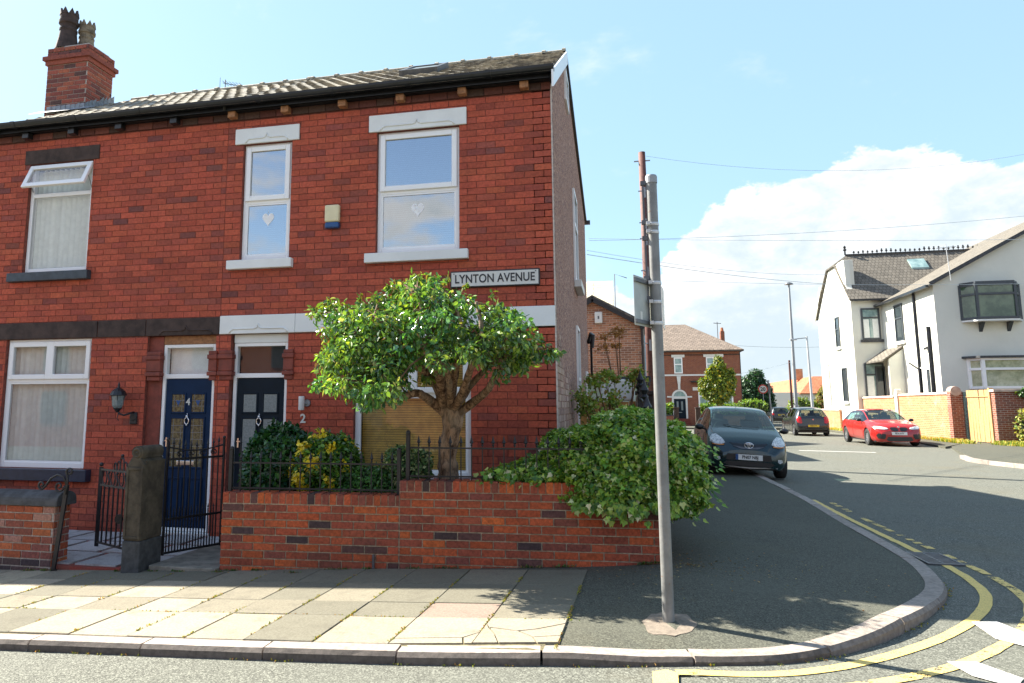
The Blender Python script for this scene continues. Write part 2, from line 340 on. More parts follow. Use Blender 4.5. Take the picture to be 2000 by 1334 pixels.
def wallholes(mb,P,U,V,N,u0,u1,v0,v1,holes,th,rev=None):
    """solid wall of thickness th behind plane (P,U,V) with real openings and their reveals"""
    P=Vector(P);U=Vector(U);V=Vector(V);N=Vector(N)
    us=sorted({u0,u1,*[min(max(h[i],u0),u1) for h in holes for i in (0,1)]}); vs=sorted({v0,v1,*[min(max(h[i],v0),v1) for h in holes for i in (2,3)]})
    def hole(i,j):
        if i<0 or j<0 or i>=len(us)-1 or j>=len(vs)-1: return True
        cu,cv=(us[i]+us[i+1])/2,(vs[j]+vs[j+1])/2
        return any(h[0]<cu<h[1] and h[2]<cv<h[3] for h in holes)
    pt=lambda u,v,d:P+U*u+V*v-N*d
    for i in range(len(us)-1):
        for j in range(len(vs)-1):
            if hole(i,j): continue
            a,b,c,d=us[i],us[i+1],vs[j],vs[j+1]
            mb.add([pt(a,c,0),pt(b,c,0),pt(b,d,0),pt(a,d,0)],[(0,1,2,3)]); mb.add([pt(a,c,th),pt(b,c,th),pt(b,d,th),pt(a,d,th)],[(3,2,1,0)])
            for di,dj,(p,q) in ((-1,0,((a,c),(a,d))),(1,0,((b,d),(b,c))),(0,-1,((b,c),(a,c))),(0,1,((a,d),(b,d)))):
                if hole(i+di,j+dj): mb.add([pt(*p,0),pt(*q,0),pt(*q,th),pt(*p,th)],[(0,1,2,3)])
def addtext(name,txt,size,loc,rot,mat,parent,ext=.002,offset=0,align='CENTER',sx=1,shear=0,spacing=1):
    cu=bpy.data.curves.new(name,'FONT'); cu.body=txt; cu.size=size; cu.extrude=ext; cu.offset=offset; cu.align_x=align; cu.align_y='CENTER'; cu.shear=shear; cu.space_character=spacing
    cu.materials.append(mat); tmp=bpy.data.objects.new('tmp',cu); COL.objects.link(tmp); bpy.context.view_layer.update(); me=bpy.data.meshes.new_from_object(tmp.evaluated_get(bpy.context.evaluated_depsgraph_get())); bpy.data.objects.remove(tmp); o=bpy.data.objects.new(name,me); reg(o,loc,parent); o.rotation_euler=rot; o.scale=(sx,1,1); return o
# ------------------------------------------------------------------ terrain
def slope(x): 
    t=.3-x
    return 0 if t<0 else -.042*min(t,14)-.035*t/(t+.3)
def sst(t): t=max(0,min(1,t)); return t*t*(3-2*t)
def zroad(x,y=0): return slope(x)+.032*sst((.6-x)/1.2)
def zpav(x,y=5):
    # dropped kerb round the bend: the pavement falls towards it
    d=min(y-4.6,2.85-x,((2.85-x)+(y-4.6))*.7-.45); w=sst((x+.5)/1.0)*sst(1-max(0,d)/1.7)*sst((13-y)/4)
    return .10+slope(x)-.064*w
# kerb line: outer top edge
KO=[(-14,4.46),(-4.3,4.46),(-1.6,4.47),(-.6,4.53),(.23,4.64),(.755,4.76),(1.03,4.88),(1.28,5.06),(1.55,5.31),(1.81,5.61),(2.12,6.04),(2.42,6.53),(2.56,6.84),(2.67,7.20),(2.79,7.85),(2.84,8.7),(2.85,9.6),(2.86,11.6),(2.86,15.5),(2.86,58)]
def resample(P,step):
    P=[Vector((*p,0)) for p in P]
    # Catmull-Rom then even steps
    D=[]
    for i in range(len(P)-1):
        a,b,c,d=P[max(i-1,0)],P[i],P[i+1],P[min(i+2,len(P)-1)]
        seg=max(2,int((c-b).length/.05)) if (c-b).length<3 else 2
        for k in range(seg):
            t=k/seg
            if (c-b).length>=3: D.append(b.lerp(c,t)); continue
            m0=(c-a)/((c-a).length or 1)*(c-b).length; m1=(d-b)/((d-b).length or 1)*(c-b).length
            D.append((2*t**3-3*t*t+1)*b+(t**3-2*t*t+t)*m0+(-2*t**3+3*t*t)*c+(t**3-t*t)*m1)
    D.append(P[-1]); out=[D[0]]; acc=0
    for i in range(len(D)-1):
        L=(D[i+1]-D[i]).length
        while acc+L>=step*len(out)-1e-9 and L>0:
            f=(step*len(out)-acc)/L; out.append(D[i].lerp(D[i+1],f))
        acc+=L
    return out
def offs(P,d):
    out=[]
    for i,p in enumerate(P):
        t=(P[min(i+1,len(P)-1)]-P[max(i-1,0)]).normalized(); out.append(p+Vector((-t.y,t.x,0))*d)
    return out
def ribbon(name,P,d0,d1,zf,mat,parent=None,kind='structure',sel=None,jag=0):
    A=offs(P,d0);B=offs(P,d1);v=[];f=[]
    for i,(a,b) in enumerate(zip(A,B)):
        ja=rnd.uniform(-jag,jag);jb=rnd.uniform(-jag,jag)
        v+=[(a.x+ja,a.y+ja*.5,zf(a.x,a.y)),(b.x+jb,b.y+jb*.5,zf(b.x,b.y))]
    for i in range(len(P)-1):
        if sel is None or sel(i,P[i]): f.append((2*i,2*i+1,2*i+3,2*i+2))
    o=mk(name,v,f,mat,parent); tag(o,kind=kind); return o
KP=resample(KO,.10)
# ground sheet out to the horizon (road surface), fine near camera
def grid(xs,ys,zf,name,mat):
    v=[(x,y,zf(x,y)) for y in ys for x in xs]; n=len(xs)
    f=[(j*n+i,j*n+i+1,(j+1)*n+i+1,(j+1)*n+i) for j in range(len(ys)-1) for i in range(n-1)]
    return tag(mk(name,v,f,mat),kind='structure')
xs=[-400,-120,-60,-30,-20]+[ -14+.5*i for i in range(31)]+[1.6,2,3,4,6,8,10,14,20,30,60,120,400]
ys=[-60,-20,-5,0,2,3,4,5,6,8,12,16,20,30,45,60,90,140,250,500]
grid(xs,ys,lambda x,y:zroad(x)-(0 if y<200 else 1),'road',M['road'])
grid([-900,900],[-400,1400],lambda x,y:-1.6,'ground',M['soil'])
# kerb stones: each stone shaded on its own, joints cut
def kerb(name,P,w,h,zf,stone=.92,hf=None):
    mb=MB(); n=len(P); per=max(2,round(stone/.1)); prof=[(0,-.16),(0,h-.026),(.022,h),(w,h),(w,-.05)]
    offl=[offs(P,d) for d,_ in prof]
    i=0
    while i<n-1:
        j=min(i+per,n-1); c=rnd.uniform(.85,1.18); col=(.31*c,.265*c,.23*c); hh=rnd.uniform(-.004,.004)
        vs=[];fs=[];m=len(prof)
        for k in range(i,j+1):
            for q in range(m):
                p=Vector(offl[q][k])
                if k==i: p=p.lerp(Vector(offl[q][k+1]),.07)
                if k==j: p=p.lerp(Vector(offl[q][k-1]),.07)
                vs.append((p.x+rnd.uniform(-.002,.002),p.y+rnd.uniform(-.002,.002),zf(p.x,p.y)+(prof[q][1]+hh if hf is None or q in(0,4) else hf(offl[3][k].x,offl[3][k].y)-zf(p.x,p.y)+prof[q][1]-h+.004+hh)))
        for k in range(j-i):
            for q in range(m-1): a=k*m+q; fs.append((a,a+m,a+m+1,a+1))
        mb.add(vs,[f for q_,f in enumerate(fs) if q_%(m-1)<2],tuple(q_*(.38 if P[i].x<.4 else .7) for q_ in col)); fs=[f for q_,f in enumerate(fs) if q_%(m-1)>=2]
        fs+=[tuple(range(m))[::-1][::-1],tuple(range((j-i)*m,(j-i)*m+m))[::-1]]
        mb.add(vs,fs,col); i=j
    return tag(mb.build(name,M['kerb'],usecol=True),kind='structure')
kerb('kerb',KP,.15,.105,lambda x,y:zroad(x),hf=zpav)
# pavement: strip from kerb inner edge to house line, on a side offset curve
IN=offs(KP,.146)
def build_pavement():
    v=[];f=[];cols=8
    def back(p):
        # matching point behind: front street -> y=10 ; side street -> x=-1.5
        i=p[0]; q=p[1]
        return q
    P=IN; n=len(P)
    # far edge polyline of same length : along y=8.6 to corner (-.75,8.6) then up x=-.75
    far=[]
    for q in P:
        if q.x<-.7 and q.y<5: far.append(Vector((q.x,8.9,0)))
        elif q.y>9.2: far.append(Vector((-1.2,q.y,0)))
        else:
            s=max(0,min(1,((q.x+.7)/3.35+(q.y-4.6)/4.6)/2)); far.append(Vector((-.7-.5*s,8.9+.3*s,0)))
    for q,b in zip(P,far):
        for k in range(cols+1):
            t=k/cols; p=q.lerp(b,t); v.append((p.x,p.y,zpav(p.x,p.y)-.002))
    for i in range(n-1):
        for k in range(cols): a=i*(cols+1)+k; f.append((a,a+cols+1,a+cols+2,a+1))
    return tag(mk('pavement',v,f,M['tarmac']),kind='structure')
build_pavement()
# stone slabs on the front pavement
def slabs():
    mb=MB(); r=random.Random(11); jm=MB()
    y0=4.61; rows=[(4.612,5.22),(5.22,5.62),(5.62,6.22),(6.22,6.80)]
    cols_=[((.30,.262,.195),4),((.205,.185,.136),5),((.155,.145,.108),4),((.235,.175,.138),1)]
    CW=(.30,.262,.195); GY=(.155,.145,.108); BE=(.205,.185,.136); PK=(.235,.175,.138)
    XS=[-.42,-.96,-1.50,-2.02,-2.52,-2.97,-3.42,-3.90,-4.42,-4.95,-5.4]
    while XS[-1]>-13.5: XS.append(XS[-1]-r.uniform(.42,.58))
    CC=[[CW,CW,CW,GY,CW,CW,CW,CW,GY,CW],[BE,PK,GY,GY,BE,BE,CW,BE,CW,BE],[GY,GY,GY,BE,GY,BE,BE,CW,BE,GY],[GY,BE,GY,GY,GY,GY,BE,GY,GY,GY]]
    for ri,(a,b) in enumerate(rows):
        lst=[(XS[i],XS[i+1],CC[ri][i] if i<10 else pick(cols_,r)) for i in range(len(XS)-1)]
        for (xr,xl,c) in lst:
            g=.0035; sh=-.10 # joints lean: rows run slightly skewed
            def P(x,y): y+=max(0,(x+1.6)*.10)*max(0,(5.3-y)/.7); xx=x+(y-4.61)*.045; return (xx,y,zpav(xx,y)+.006+dz)
            dz=r.uniform(-.003,.004); k=r.uniform(.93,1.07); c=tuple(q*k for q in c)
            parts=[[(xl+g,a+g),(xr-g,a+g),(xr-g,b-g),(xl+g,b-g)]]
            if ri==0 and xr>-.5: # broken slab
                m=.006
                parts=[[(xl+g,a+g),(-.80,a+g),(-.86,a+.2),(-.93,a+.36),(xl+g,a+.45)],[(xl+g,a+.46+m),(-.92,a+.37+m),(-.72,a+.28),(-.60,a+.33),(xr-g,b-.12),(xr-g,b-g),(xl+g,b-g)],
                       [(-.79,a+g),(-.56,a+g),(-.60,a+.12),(-.71,a+.265),(-.91,a+.35),(-.85,a+.2)],[(-.55,a+g),(xr-g,a+g),(xr-g,a+.16),(-.59,a+.12)],[(-.59,a+.13),(xr-g,a+.17),(xr-g,b-.14),(-.59,a+.32),(-.70,a+.27)]]
            if ri==0 and -1.0<xr<-.9:
                parts=[[(xl+g,a+g),(-1.02,a+g),(-1.05,a+.12),(xl+g,a+.10)],[(xl+g,a+.11),(-1.05,a+.13),(xr-g,a+.25),(xr-g,b-g),(xl+g,b-g)],[(-1.01,a+g),(xr-g,a+g),(xr-g,a+.24),(-1.04,a+.12)]]
            for pp in parts:
                top=[P(x,y) for x,y in pp]; n=len(top); cx=sum(p[0] for p in top)/n; cy=sum(p[1] for p in top)/n
                ins=[(p[0]+(cx-p[0])*.012,p[1]+(cy-p[1])*.012,p[2]+.004) for p in top]; low=[(p[0],p[1],p[2]-.02) for p in top]
                mb.add(low+top+ins,[tuple(range(2*n,3*n))]+[(i,(i+1)%n,n+(i+1)%n,n+i) for i in range(n)]+[(n+i,n+(i+1)%n,2*n+(i+1)%n,2*n+i) for i in range(n)],c)
    o=mb.build('paving_slabs',M['slab'],usecol=True); tag(o,kind='structure')
    v=[];f=[]
    xs=[-13.5+i*.25 for i in range(53)]; 
    for x in xs: v+=[(min(x,-.42),4.6,zpav(x,4.6)+.002),(min(x,-.42)+.10,6.82,zpav(x,6.8)+.002)]
    for i in range(len(xs)-1): f.append((2*i,2*i+2,2*i+3,2*i+1))
    tag(mk('slab_bedding',v,f,M['joint']),kind='structure')
slabs()
# tarmac strip next to walls is the pavement sheet; concrete collar round the post
cc=MB(); _r=random.Random(2); ring=[(.13,5.08),(.30,5.04),(.42,5.16),(.47,5.33),(.42,5.47),(.28,5.50),(.17,5.47),(.11,5.30)]
D_=[]
for (a,b) in zip(ring,ring[1:]+ring[:1]):
    for t in (0,.33,.66): D_.append((a[0]+(b[0]-a[0])*t+_r.uniform(-.012,.012),a[1]+(b[1]-a[1])*t+_r.uniform(-.014,.014)))
ring=D_; top=[(x,y,zpav(x,y)+.003) for x,y in ring]; n=len(ring); cc.add([(x,y,z-.03) for x,y,z in top]+top,[tuple(range(n,2*n))]+[(i,(i+1)%n,n+(i+1)%n,n+i) for i in range(n)],(.20,.165,.13))
tag(cc.build('pavement_patch',M['kerb'],usecol=True),kind='structure')
# double yellow lines
Y1=[(.24,4.20),(.5,4.27),(.95,4.40),(1.3,4.62),(1.75,5.02),(2.2,5.55),(2.55,6.1),(2.82,6.75),(2.95,7.4),(3.0,8.3),(3.01,9.5),(3.02,11),(3.04,13.3)]
Y1=[(x,y) for x,y in Y1]
# inner line follows the kerb 0.22 m out, outer line 0.42 m out
KS=[p for p in KP if p.x>.2 and p.y<13.2]
zr=lambda x,y:zroad(x)+.005
breaks=random.Random(5)
YI=resample([(.27,4.52),(.8,4.62),(1.15,4.79),(1.46,5.02),(1.82,5.35),(2.14,5.70),(2.44,6.10),(2.68,6.50),(2.86,6.92),(2.97,7.45),(3.01,8.0),(3.01,8.6),(3.0,9.6),(3.0,11.1),(3.03,13.1)],.1)
YO=resample([(.95,4.40),(1.38,4.64),(1.70,4.86),(2.02,5.14),(2.38,5.54),(2.66,5.92),(2.90,6.33),(3.08,6.76),(3.18,7.25),(3.22,7.8),(3.22,8.6),(3.20,9.6),(3.20,11),(3.24,12.8)],.1)
ribbon('yellow_line',YI,-.04,.04,zr,M['yellow'],jag=.006)
gone=set(i for i in range(len(YO)) if i>34 and breaks.random()<.45)
ribbon('yellow_line',YO,-.04,.04,zr,M['yellow_worn'],sel=lambda i,p:i not in gone and i>=0,jag=.008)
b=MB(); b.add([(x,y,zr(x,y)+.002) for x,y in ((.13,4.15),(.26,4.15),(.28,4.50),(.22,4.56),(.14,4.52),(.10,4.35))],[(0,1,2,3,4)]); tag(b.build('yellow_line',M['yellow']),kind='structure')
for q in (((2.38,6.00),(2.56,6.05),(2.62,5.78),(2.50,5.45),(2.36,5.62)),((1.86,5.07),(2.03,5.10),(2.16,4.86),(2.05,4.70),(1.90,4.84))):
    b=MB(); b.add([(x,y,zr(x,y)+.003) for x,y in q],[tuple(range(len(q)))]); tag(b.build('white_marking',M['whitepaint']),kind='structure')
for q in (((6.0,27.0),(8.2,26.4),(8.2,26.6),(6.0,27.2)),((3.6,33),(4.0,33),(4.0,36),(3.6,36)),((2.9,41),(4.4,41),(4.4,41.5),(2.9,41.5))):
    b=MB(); b.add([(x,y,zr(x,y)+.003) for x,y in q],[tuple(range(len(q)))]); tag(b.build('white_marking',M['whitepaint']),kind='structure')
# far pavements (right side of side street, end of street)
def flat(name,poly,z,mat,h=.1):
    n=len(poly); v=[(x,y,z-h) for x,y in poly]+[(x,y,z) for x,y in poly]
    return tag(mk(name,v,[tuple(range(n,2*n))]+[(i,(i+1)%n,n+(i+1)%n,n+i) for i in range(n)],mat),kind='structure')
kr=resample([(60,14.6),(16,16.8),(13,17.4),(11.2,18.3),(10.1,19.6),(9.6,21.3),(9.5,22.6),(9.9,24.3)],.1)
flat('pavement',[(9.95,24.4)]+[(p.x+.05*0,p.y+.02) for p in kr[::-3]][:200]+[(60,33),(13.6,33),(11.6,29.5),(10.6,26.5)],.09,M['tarmac'],.09)
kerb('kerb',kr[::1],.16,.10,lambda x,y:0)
flat('pavement',[(11.4,29.5),(13.5,33),(13.5,49.8),(12.3,49.8),(12.0,34)],.07,M['tarmac'])
flat('pavement',[(2.95,50.4),(60,50.4),(60,54.6),(2.95,54.6)],.1,M['kerb2'] if 'kerb2' in M else M['tarmac'])
k2=resample([(2.0,50.2),(9,50.2),(60,50.2)],.5); 
# drain grate
g=thing('drain_grate','rusty slotted iron drain grate in the gutter beside the kerb of the bend','drain cover',(3.0,8.3,.0))
fr=MB(); gx0,gx1,gy0,gy1=2.86,3.18,8.02,8.60; z=.004
fr.box(gx0,gx0+.02,gy0,gy1,z,z+.012).box(gx1-.02,gx1,gy0,gy1,z,z+.012).box(gx0+.02,gx1-.02,gy0,gy0+.02,z,z+.012).box(gx0+.02,gx1-.02,gy1-.02,gy1,z,z+.012).build('frame',M['steel_dark'],g)
fr=MB()
for i in range(9): yy=gy0+.04+i*.062; fr.box(gx0+.022,gx1-.022,yy,yy+.028,z+.001,z+.01)
fr.box(3.01,3.025,gy0+.022,gy1-.022,z,z+.009).build('bars',M['steel_dark'],g)
fr=MB().box(gx0+.01,gx1-.01,gy0+.01,gy1-.01,z-.002,z-.0005).build('pit',M['black'],g)
# ------------------------------------------------------------------ brick terrace
D=8.5; XC=-.71; XP=-5.15; XL=-13.3
EX,EY,EZ=Vector((1,0,0)),Vector((0,1,0)),Vector((0,0,1))
H2=thing('brick_house','red brick end-of-terrace house with grey painted lintels and black door numbered 2','house',(XC,D,-.2))
H4=thing('brick_house','red brick mid-terrace house with sooty dark stone lintels and navy door numbered 4','house',(-9,D,-.5))
holes2=[(-4.91,-4.19,3.455,5.08),(-2.98,-1.88,3.455,5.08),(-4.98,-4.16,-.5,2.47),(-3.24,-1.74,.66,2.47)]
holes4=[(-8.40,-7.31,3.43,5.07),(-8.56,-7.13,.67,2.47),(-6.24,-5.20,-.6,2.47)]
stone2=[(-5.03,-4.08,5.08,5.30),(-3.09,-1.78,5.08,5.31),(-5.06,-4.12,3.33,3.455),(-3.11,-1.76,3.33,3.455),(-5.14,XC,2.465,2.715),(-3.3,-1.66,.56,.66)]
stone4=[(-8.49,-7.21,5.07,5.285),(-8.58,-7.22,3.30,3.43),(XL,-5.15,2.465,2.70),(-8.75,-7.0,.51,.67)]
for H,hl,st,x0,x1 in ((H2,holes2,stone2,XP,XC),(H4,holes4,stone4,XL,XP)):
    w=MB(); wallholes(w,(0,D,0),EX,EZ,-EY,x0,x1,-.6,5.60,hl,.22); wl=w.build('wall',M['mortar'],H)
    w=MB(); bricks(w,(0,D,0),EX,EZ,-EY,x0,x1-.0,-.6,5.43,hl+st,.0848,.241,FB,joint=.006,r=random.Random(3+int(x0)))
    w.build('brickwork',M['brick'],wl,usecol=True)
# gable wall polygon (plane x=XC)
YB=18.0; RY,RZ=11.3,7.36; EZF=5.52; BZ=6.16
def gable():
    w=MB(); poly=[(XC,D,-.4),(XC,YB,-.4),(XC,YB,BZ),(XC,RY,RZ-.05),(XC,D,EZF)]
    w.prism(poly,(-.24,0,0)); o=w.build('gable_wall',M['pebble'],H2)
    w=MB() # painted coursed brick toe showing as worn courses on lower gable
    r=random.Random(9); bricks(w,(XC,0,0),EY,EZ,EX,D+.0,D+3.4,-.2,2.45,[],.0848,.241,[((.36,.235,.18),3),((.30,.19,.15),2),((.42,.29,.23),2)],proud=.007,r=r,inside=lambda u,v: v<2.3-.25*(u-D)+.25*math.sin(u*5))
    w.build('brickwork',M['brick'],o,usecol=True)
    # rear wall and left end so no light leaks
    w=MB().box(XL,XC-.24,YB-.2,YB,-.4,BZ); w.build('rear_wall',M['pebble'],H2)
    w=MB().box(XL,XL+.2,D+.22,YB-.2,-.4,5.6); w.build('side_wall',M['mortar'],H4)
    w=MB().box(XP-.1,XP+.1,D+.22,YB-.2,-.4,5.5); w.build('party_wall',M['dark'],H2)
gable()
m=MB(); r=random.Random(12); z=-.1
while z<5.45: h=r.uniform(.03,.12); w_=r.uniform(.012,.05); m.add([(XC+.012,D-.002,z),(XC+.012,D+w_,z),(XC+.012,D+r.uniform(.012,.05),z+h),(XC+.012,D-.002,z+h)],[(0,1,2,3)]); m.add([(XC+.012,D-.002,z),(XC+.012,D-.002,z+h),(XC-.004,D-.010,z+h),(XC-.004,D-.010,z)],[(0,1,2,3)]); z+=h
m.build('corner_render_edge',M['corner'],H2)
# roof
SL=(RZ-5.62)/(RY-8.33)
def zroof(y): return 5.62+(y-8.33)*SL if y<RY else RZ+(BZ+.1-RZ)*(y-RY)/(YB-RY)
def rooftiles(H,x0,x1,name='roof',RZ=7.34):
    mb=MB(); r=random.Random(21); base=MB()
    base.add([(x0,8.33,5.60),(x1,8.33,5.60),(x1,RY,RZ-.02),(x0,RY,RZ-.02),(x0,YB+.15,BZ+.08),(x1,YB+.15,BZ+.08)],[(0,1,2,3),(3,2,5,4)])
    base.add([(x0,8.33,5.52),(x1,8.33,5.52),(x1,RY,RZ-.10),(x0,RY,RZ-.10),(x0,YB+.15,BZ),(x1,YB+.15,BZ)],[(3,2,1,0),(4,5,2,3),(0,1,1,0)][:2])
    base.add([(x1,8.33,5.52),(x1,8.33,5.60),(x1,RY,RZ-.02),(x1,RY,RZ-.1),(x1,YB+.15,BZ+.08),(x1,YB+.15,BZ)],[(0,3,2,1),(3,5,4,2)])
    rf=base.build(name,M['slate'],H)
    Ls=math.hypot(RY-8.33,RZ-5.62); d=Vector((0,(RY-8.33)/Ls,(RZ-5.62)/Ls)); nn=Vector((0,-d.z,d.y)); P0=Vector((0,8.33,5.61))
    pitch=.205; wd=.205; rows=int(Ls/pitch)
    for j in range(rows+1):
        x=x0+(wd/2 if j%2 else 0)-wd; a=j*pitch-.03; b=min(a+pitch+.06,Ls-.01)
        while x<x1:
            xa,xb=max(x+.002,x0),min(x+wd-.002,x1); x+=wd
            if xb-xa<.03: continue
            c=r.choice([(.32,.28,.21),(.27,.24,.18),(.21,.19,.155),(.36,.32,.25),(.16,.145,.12),(.29,.265,.21)]); k=r.uniform(.85,1.15); c=tuple(q*k for q in c)
            h=.028+r.uniform(-.004,.006); xm=(xa+xb)/2
            # curved tile: raised roll in the middle
            xsn=[xa,xa+(xb-xa)*.3,xm,xa+(xb-xa)*.7,xb]; hh=[.0,.016,.026,.016,0]
            lo=[P0+EX*q+d*a+nn*(h+e) for q,e in zip(xsn,hh)]; hi=[P0+EX*q+d*b+nn*(.004+e) for q,e in zip(xsn,hh)]; bt=[P0+EX*q+d*a for q in xsn]
            fs=[(i,i+1,6+i,5+i) for i in range(4)]+[(10+i,11+i,i+1,i) for i in range(4)]
            mb.add(lo+hi+bt,fs,c)
    mb.build('tiles',M['tilemat'],rf,usecol=True)
    # ridge tiles with lapped joints
    rb=MB(); x=x0
    while x<x1-.05:
        xe=min(x+.46,x1); k=r.uniform(.8,1.15)
        for (s0,s1,rr) in ((x,xe-.05,.10),(xe-.055,xe,.125)):
            n=7; vs=[]
            for xx in (s0,s1):
                for i in range(n): t=PI*i/(n-1); vs.append((xx,RY-math.cos(t)*rr*1.1,RZ-.03+math.sin(t)*rr*.8))
            rb.add(vs,[(i,i+1,n+i+1,n+i) for i in range(n-1)]+[tuple(range(n))[::-1],tuple(range(n,2*n))],(.34*k,.30*k,.22*k))
        x=xe
    rb.build('ridge_tiles',M['tilemat'],rf,usecol=True)
    return rf
roof2=rooftiles(H2,XP+.0,XC+.03); roof4=rooftiles(H4,-8.90,XP-.002); roof6=rooftiles(H4,XL,-8.904,'roof_lower_section',7.06)
# bargeboard on the gable verge
bb=MB(); 
for (ya,za,yb,zb,w) in ((8.27,5.57,RY,RZ-.02,.20),):
    bb.prism([(XC+.032,ya,za+.02),(XC+.032,yb,zb+.03),(XC+.032,yb,zb-w),(XC+.032,ya,za-w)],(.025,0,0))
bb.build('bargeboard',M['upvc'],H2)
bb=MB().prism([(XC+.03,RY+.002,RZ+.0),(XC+.03,YB+.15,BZ+.09),(XC+.03,YB+.15,BZ+.0),(XC+.03,RY+.002,RZ-.09)],(.02,0,0)); bb.build('verge_trim',M['black'],H2)
MB().box(XC-.1,XC+.13,YB+.15,YB+.27,BZ-.0,BZ+.09).build('rear_gutter',M['gutter'],H2)
# eaves: dark moulded brick course, fascia, gutter with brackets
for H,x0,x1,g in ((H2,XP+.001,XC,'a'),(H4,XL,XP,'b')):
    w=MB(); bricks(w,(0,D-.02,0),EX,EZ,-EY,x0,x1,5.43,5.53,[],.1,.24,[((.11,.04,.03),3),((.16,.055,.04),2),((.07,.04,.03),2)],proud=.012,r=random.Random(2)); w.box(x0,x1,D-.02,D-.001,5.432,5.56,(.07,.03,.025)); w.build('corbel_course',M['brick'],H,usecol=True)
    MB().box(x0,x1,D-.10,D-.025,5.535,5.66).build('fascia',M['black'],H)
    gm=MB(); n=9; vs=[]; segs=[x0+i*(x1-x0)/4 for i in range(5)]
    for xx in (x0,x1+(.06 if H is H2 else 0)):
        for i in range(n): t=PI*i/(n-1); vs.append((xx,D-.17-math.cos(t)*.068,5.665-math.sin(t)*.075))
        for i in range(n): t=PI*(n-1-i)/(n-1); vs.append((xx,D-.17-math.cos(t)*.061,5.665-math.sin(t)*.066))
    m=2*n; gm.add(vs,[(i,(i+1)%m,m+(i+1)%m,m+i) for i in range(m)]+[tuple(range(m))[::-1],tuple(range(m,2*m))])
    for k,xx in enumerate([x0+.5+1.05*i for i in range(int((x1-x0)/1.05))]):
        vs=[]
        for x2 in (xx,xx+.07):
            for i in range(n): t=PI*i/(n-1); vs.append((x2,D-.17-math.cos(t)*.074,5.668-math.sin(t)*.083))
        gm.add(vs,[(i,i+1,n+i+1,n+i) for i in range(n-1)]+[tuple(range(n))[::-1],tuple(range(n,2*n))])
    gm.build('gutter',M['gutter'],H)
for i,x in enumerate([-8.42,-7.63,-6.84,-5.95,-5.05,-4.26,-3.44,-2.64,-1.82,-1.03]):
    H=H4 if x<XP else H2
    MB().box(x-.055,x+.055,D-.13,D-.03,5.44,5.53).build('corbel',M['black'] if x<-5.5 else M['rust_stone'],H,bevel=.008)
# stones
def stone(H,name,x0,x1,z0,z1,mat,proud=.02,orn=False,ox0=None,ox1=None,bev=.008):
    o=MB().box(x0,x1,D-proud,D-.001,z0,z1).build(name,mat,H,bevel=bev)
    if orn:
        a,b=ox0 if ox0 is not None else x0+.16,ox1 if ox1 is not None else x1-.16; m=(a+b)/2; y=D-proud-.002; zb=z0+.012; zt=z0+.065
        P=[(a,y,zb),(a+.02,y,zb+.03),(a+.06,y,zt),(m-.06,y,zt),(m-.02,y,zt+.015),(m,y,zt+.06),(m+.02,y,zt+.015),(m+.06,y,zt),(b-.06,y,zt),(b-.02,y,zb+.03),(b,y,zb)]
        MB().tube(P,.011,6).build('carved_moulding',mat,o,smooth=True)
    return o
SP=M['stone_paint'];SD=M['stone_dark']
stone(H2,'lintel',-5.03,-4.08,5.08,5.30,SP,.03,True); stone(H2,'lintel',-3.09,-1.78,5.08,5.31,SP,.03,True)
stone(H2,'sill',-5.06,-4.12,3.33,3.452,SP,.08); stone(H2,'sill',-3.11,-1.76,3.33,3.452,SP,.08)
stone(H2,'lintel_band',XP+.005,-4.06,2.467,2.713,SP,.03,True,-5.0,-4.16); stone(H2,'lintel_band',-4.057,XC+.002,2.467,2.713,SP,.03,True,-3.1,-1.85)
stone(H2,'sill',-3.32,-1.62,.56,.657,SP,.07)
stone(H4,'lintel',-8.49,-7.21,5.07,5.285,SD,.02); stone(H4,'sill',-8.58,-7.22,3.30,3.427,M['sill_dark'],.09); stone(H4,'sill',-8.80,-7.0,.51,.667,M['navy'],.11)
stone(H4,'lintel_band',XL+.02,-7.05,2.467,2.70,SD,.02); stone(H4,'lintel_band',-7.04,-6.28,2.467,2.70,SD,.017); stone(H4,'lintel_band',-6.27,XP,2.467,2.70,SD,.02,True,-6.05,-5.25)
# ---- windows
def frame_rect(mb,x0,x1,z0,z1,y0,y1,w,wb=None):
    wb=wb or w
    mb.box(x0,x0+w,y0,y1,z0,z1).box(x1-w,x1,y0,y1,z0,z1).box(x0+w,x1-w,y0,y1,z0,z0+wb).box(x0+w,x1-w,y0,y1,z1-w,z1)
def slats_h(win,x0,x1,z0,z1,y,mat,pitch=.028,ang=55):
    m=MB(); z=z0
    while z<z1:
        c,s=math.cos(R(ang))*.013,math.sin(R(ang))*.013; m.add([(x0,y-c,z-s),(x1,y-c,z-s),(x1,y+c,z+s),(x0,y+c,z+s)],[(0,1,2,3)]); z+=pitch
    for xx in (x0+.12,x1-.12): m.box(xx-.002,xx+.002,y-.016,y-.014,z0,z1)
    m.build('blind',mat,win)
def slats_v(win,x0,x1,z0,z1,y,mat,pitch=.088):
    m=MB(); x=x0; r=random.Random(int(x0*100))
    while x<x1:
        a=R(42+r.uniform(-7,7)); c,s=math.cos(a)*.050,math.sin(a)*.050; k=7
        vs=[]
        for z in (z0,z1):
            for i in range(k): t=i/(k-1)*2-1; vs.append((x+c*t,y+s*t+.006*(1-t*t),z))
        m.add(vs,[(i,i+1,k+i+1,k+i) for i in range(k-1)]); x+=pitch
    o=m.build('blind',mat,win,smooth=True)
def backing(win,x0,x1,z0,z1,y=D+.30,mat='dark'):
    MB().box(x0-.1,x1+.1,y,y+.02,z0-.1,z1+.1).build('room_backing',M[mat],win)
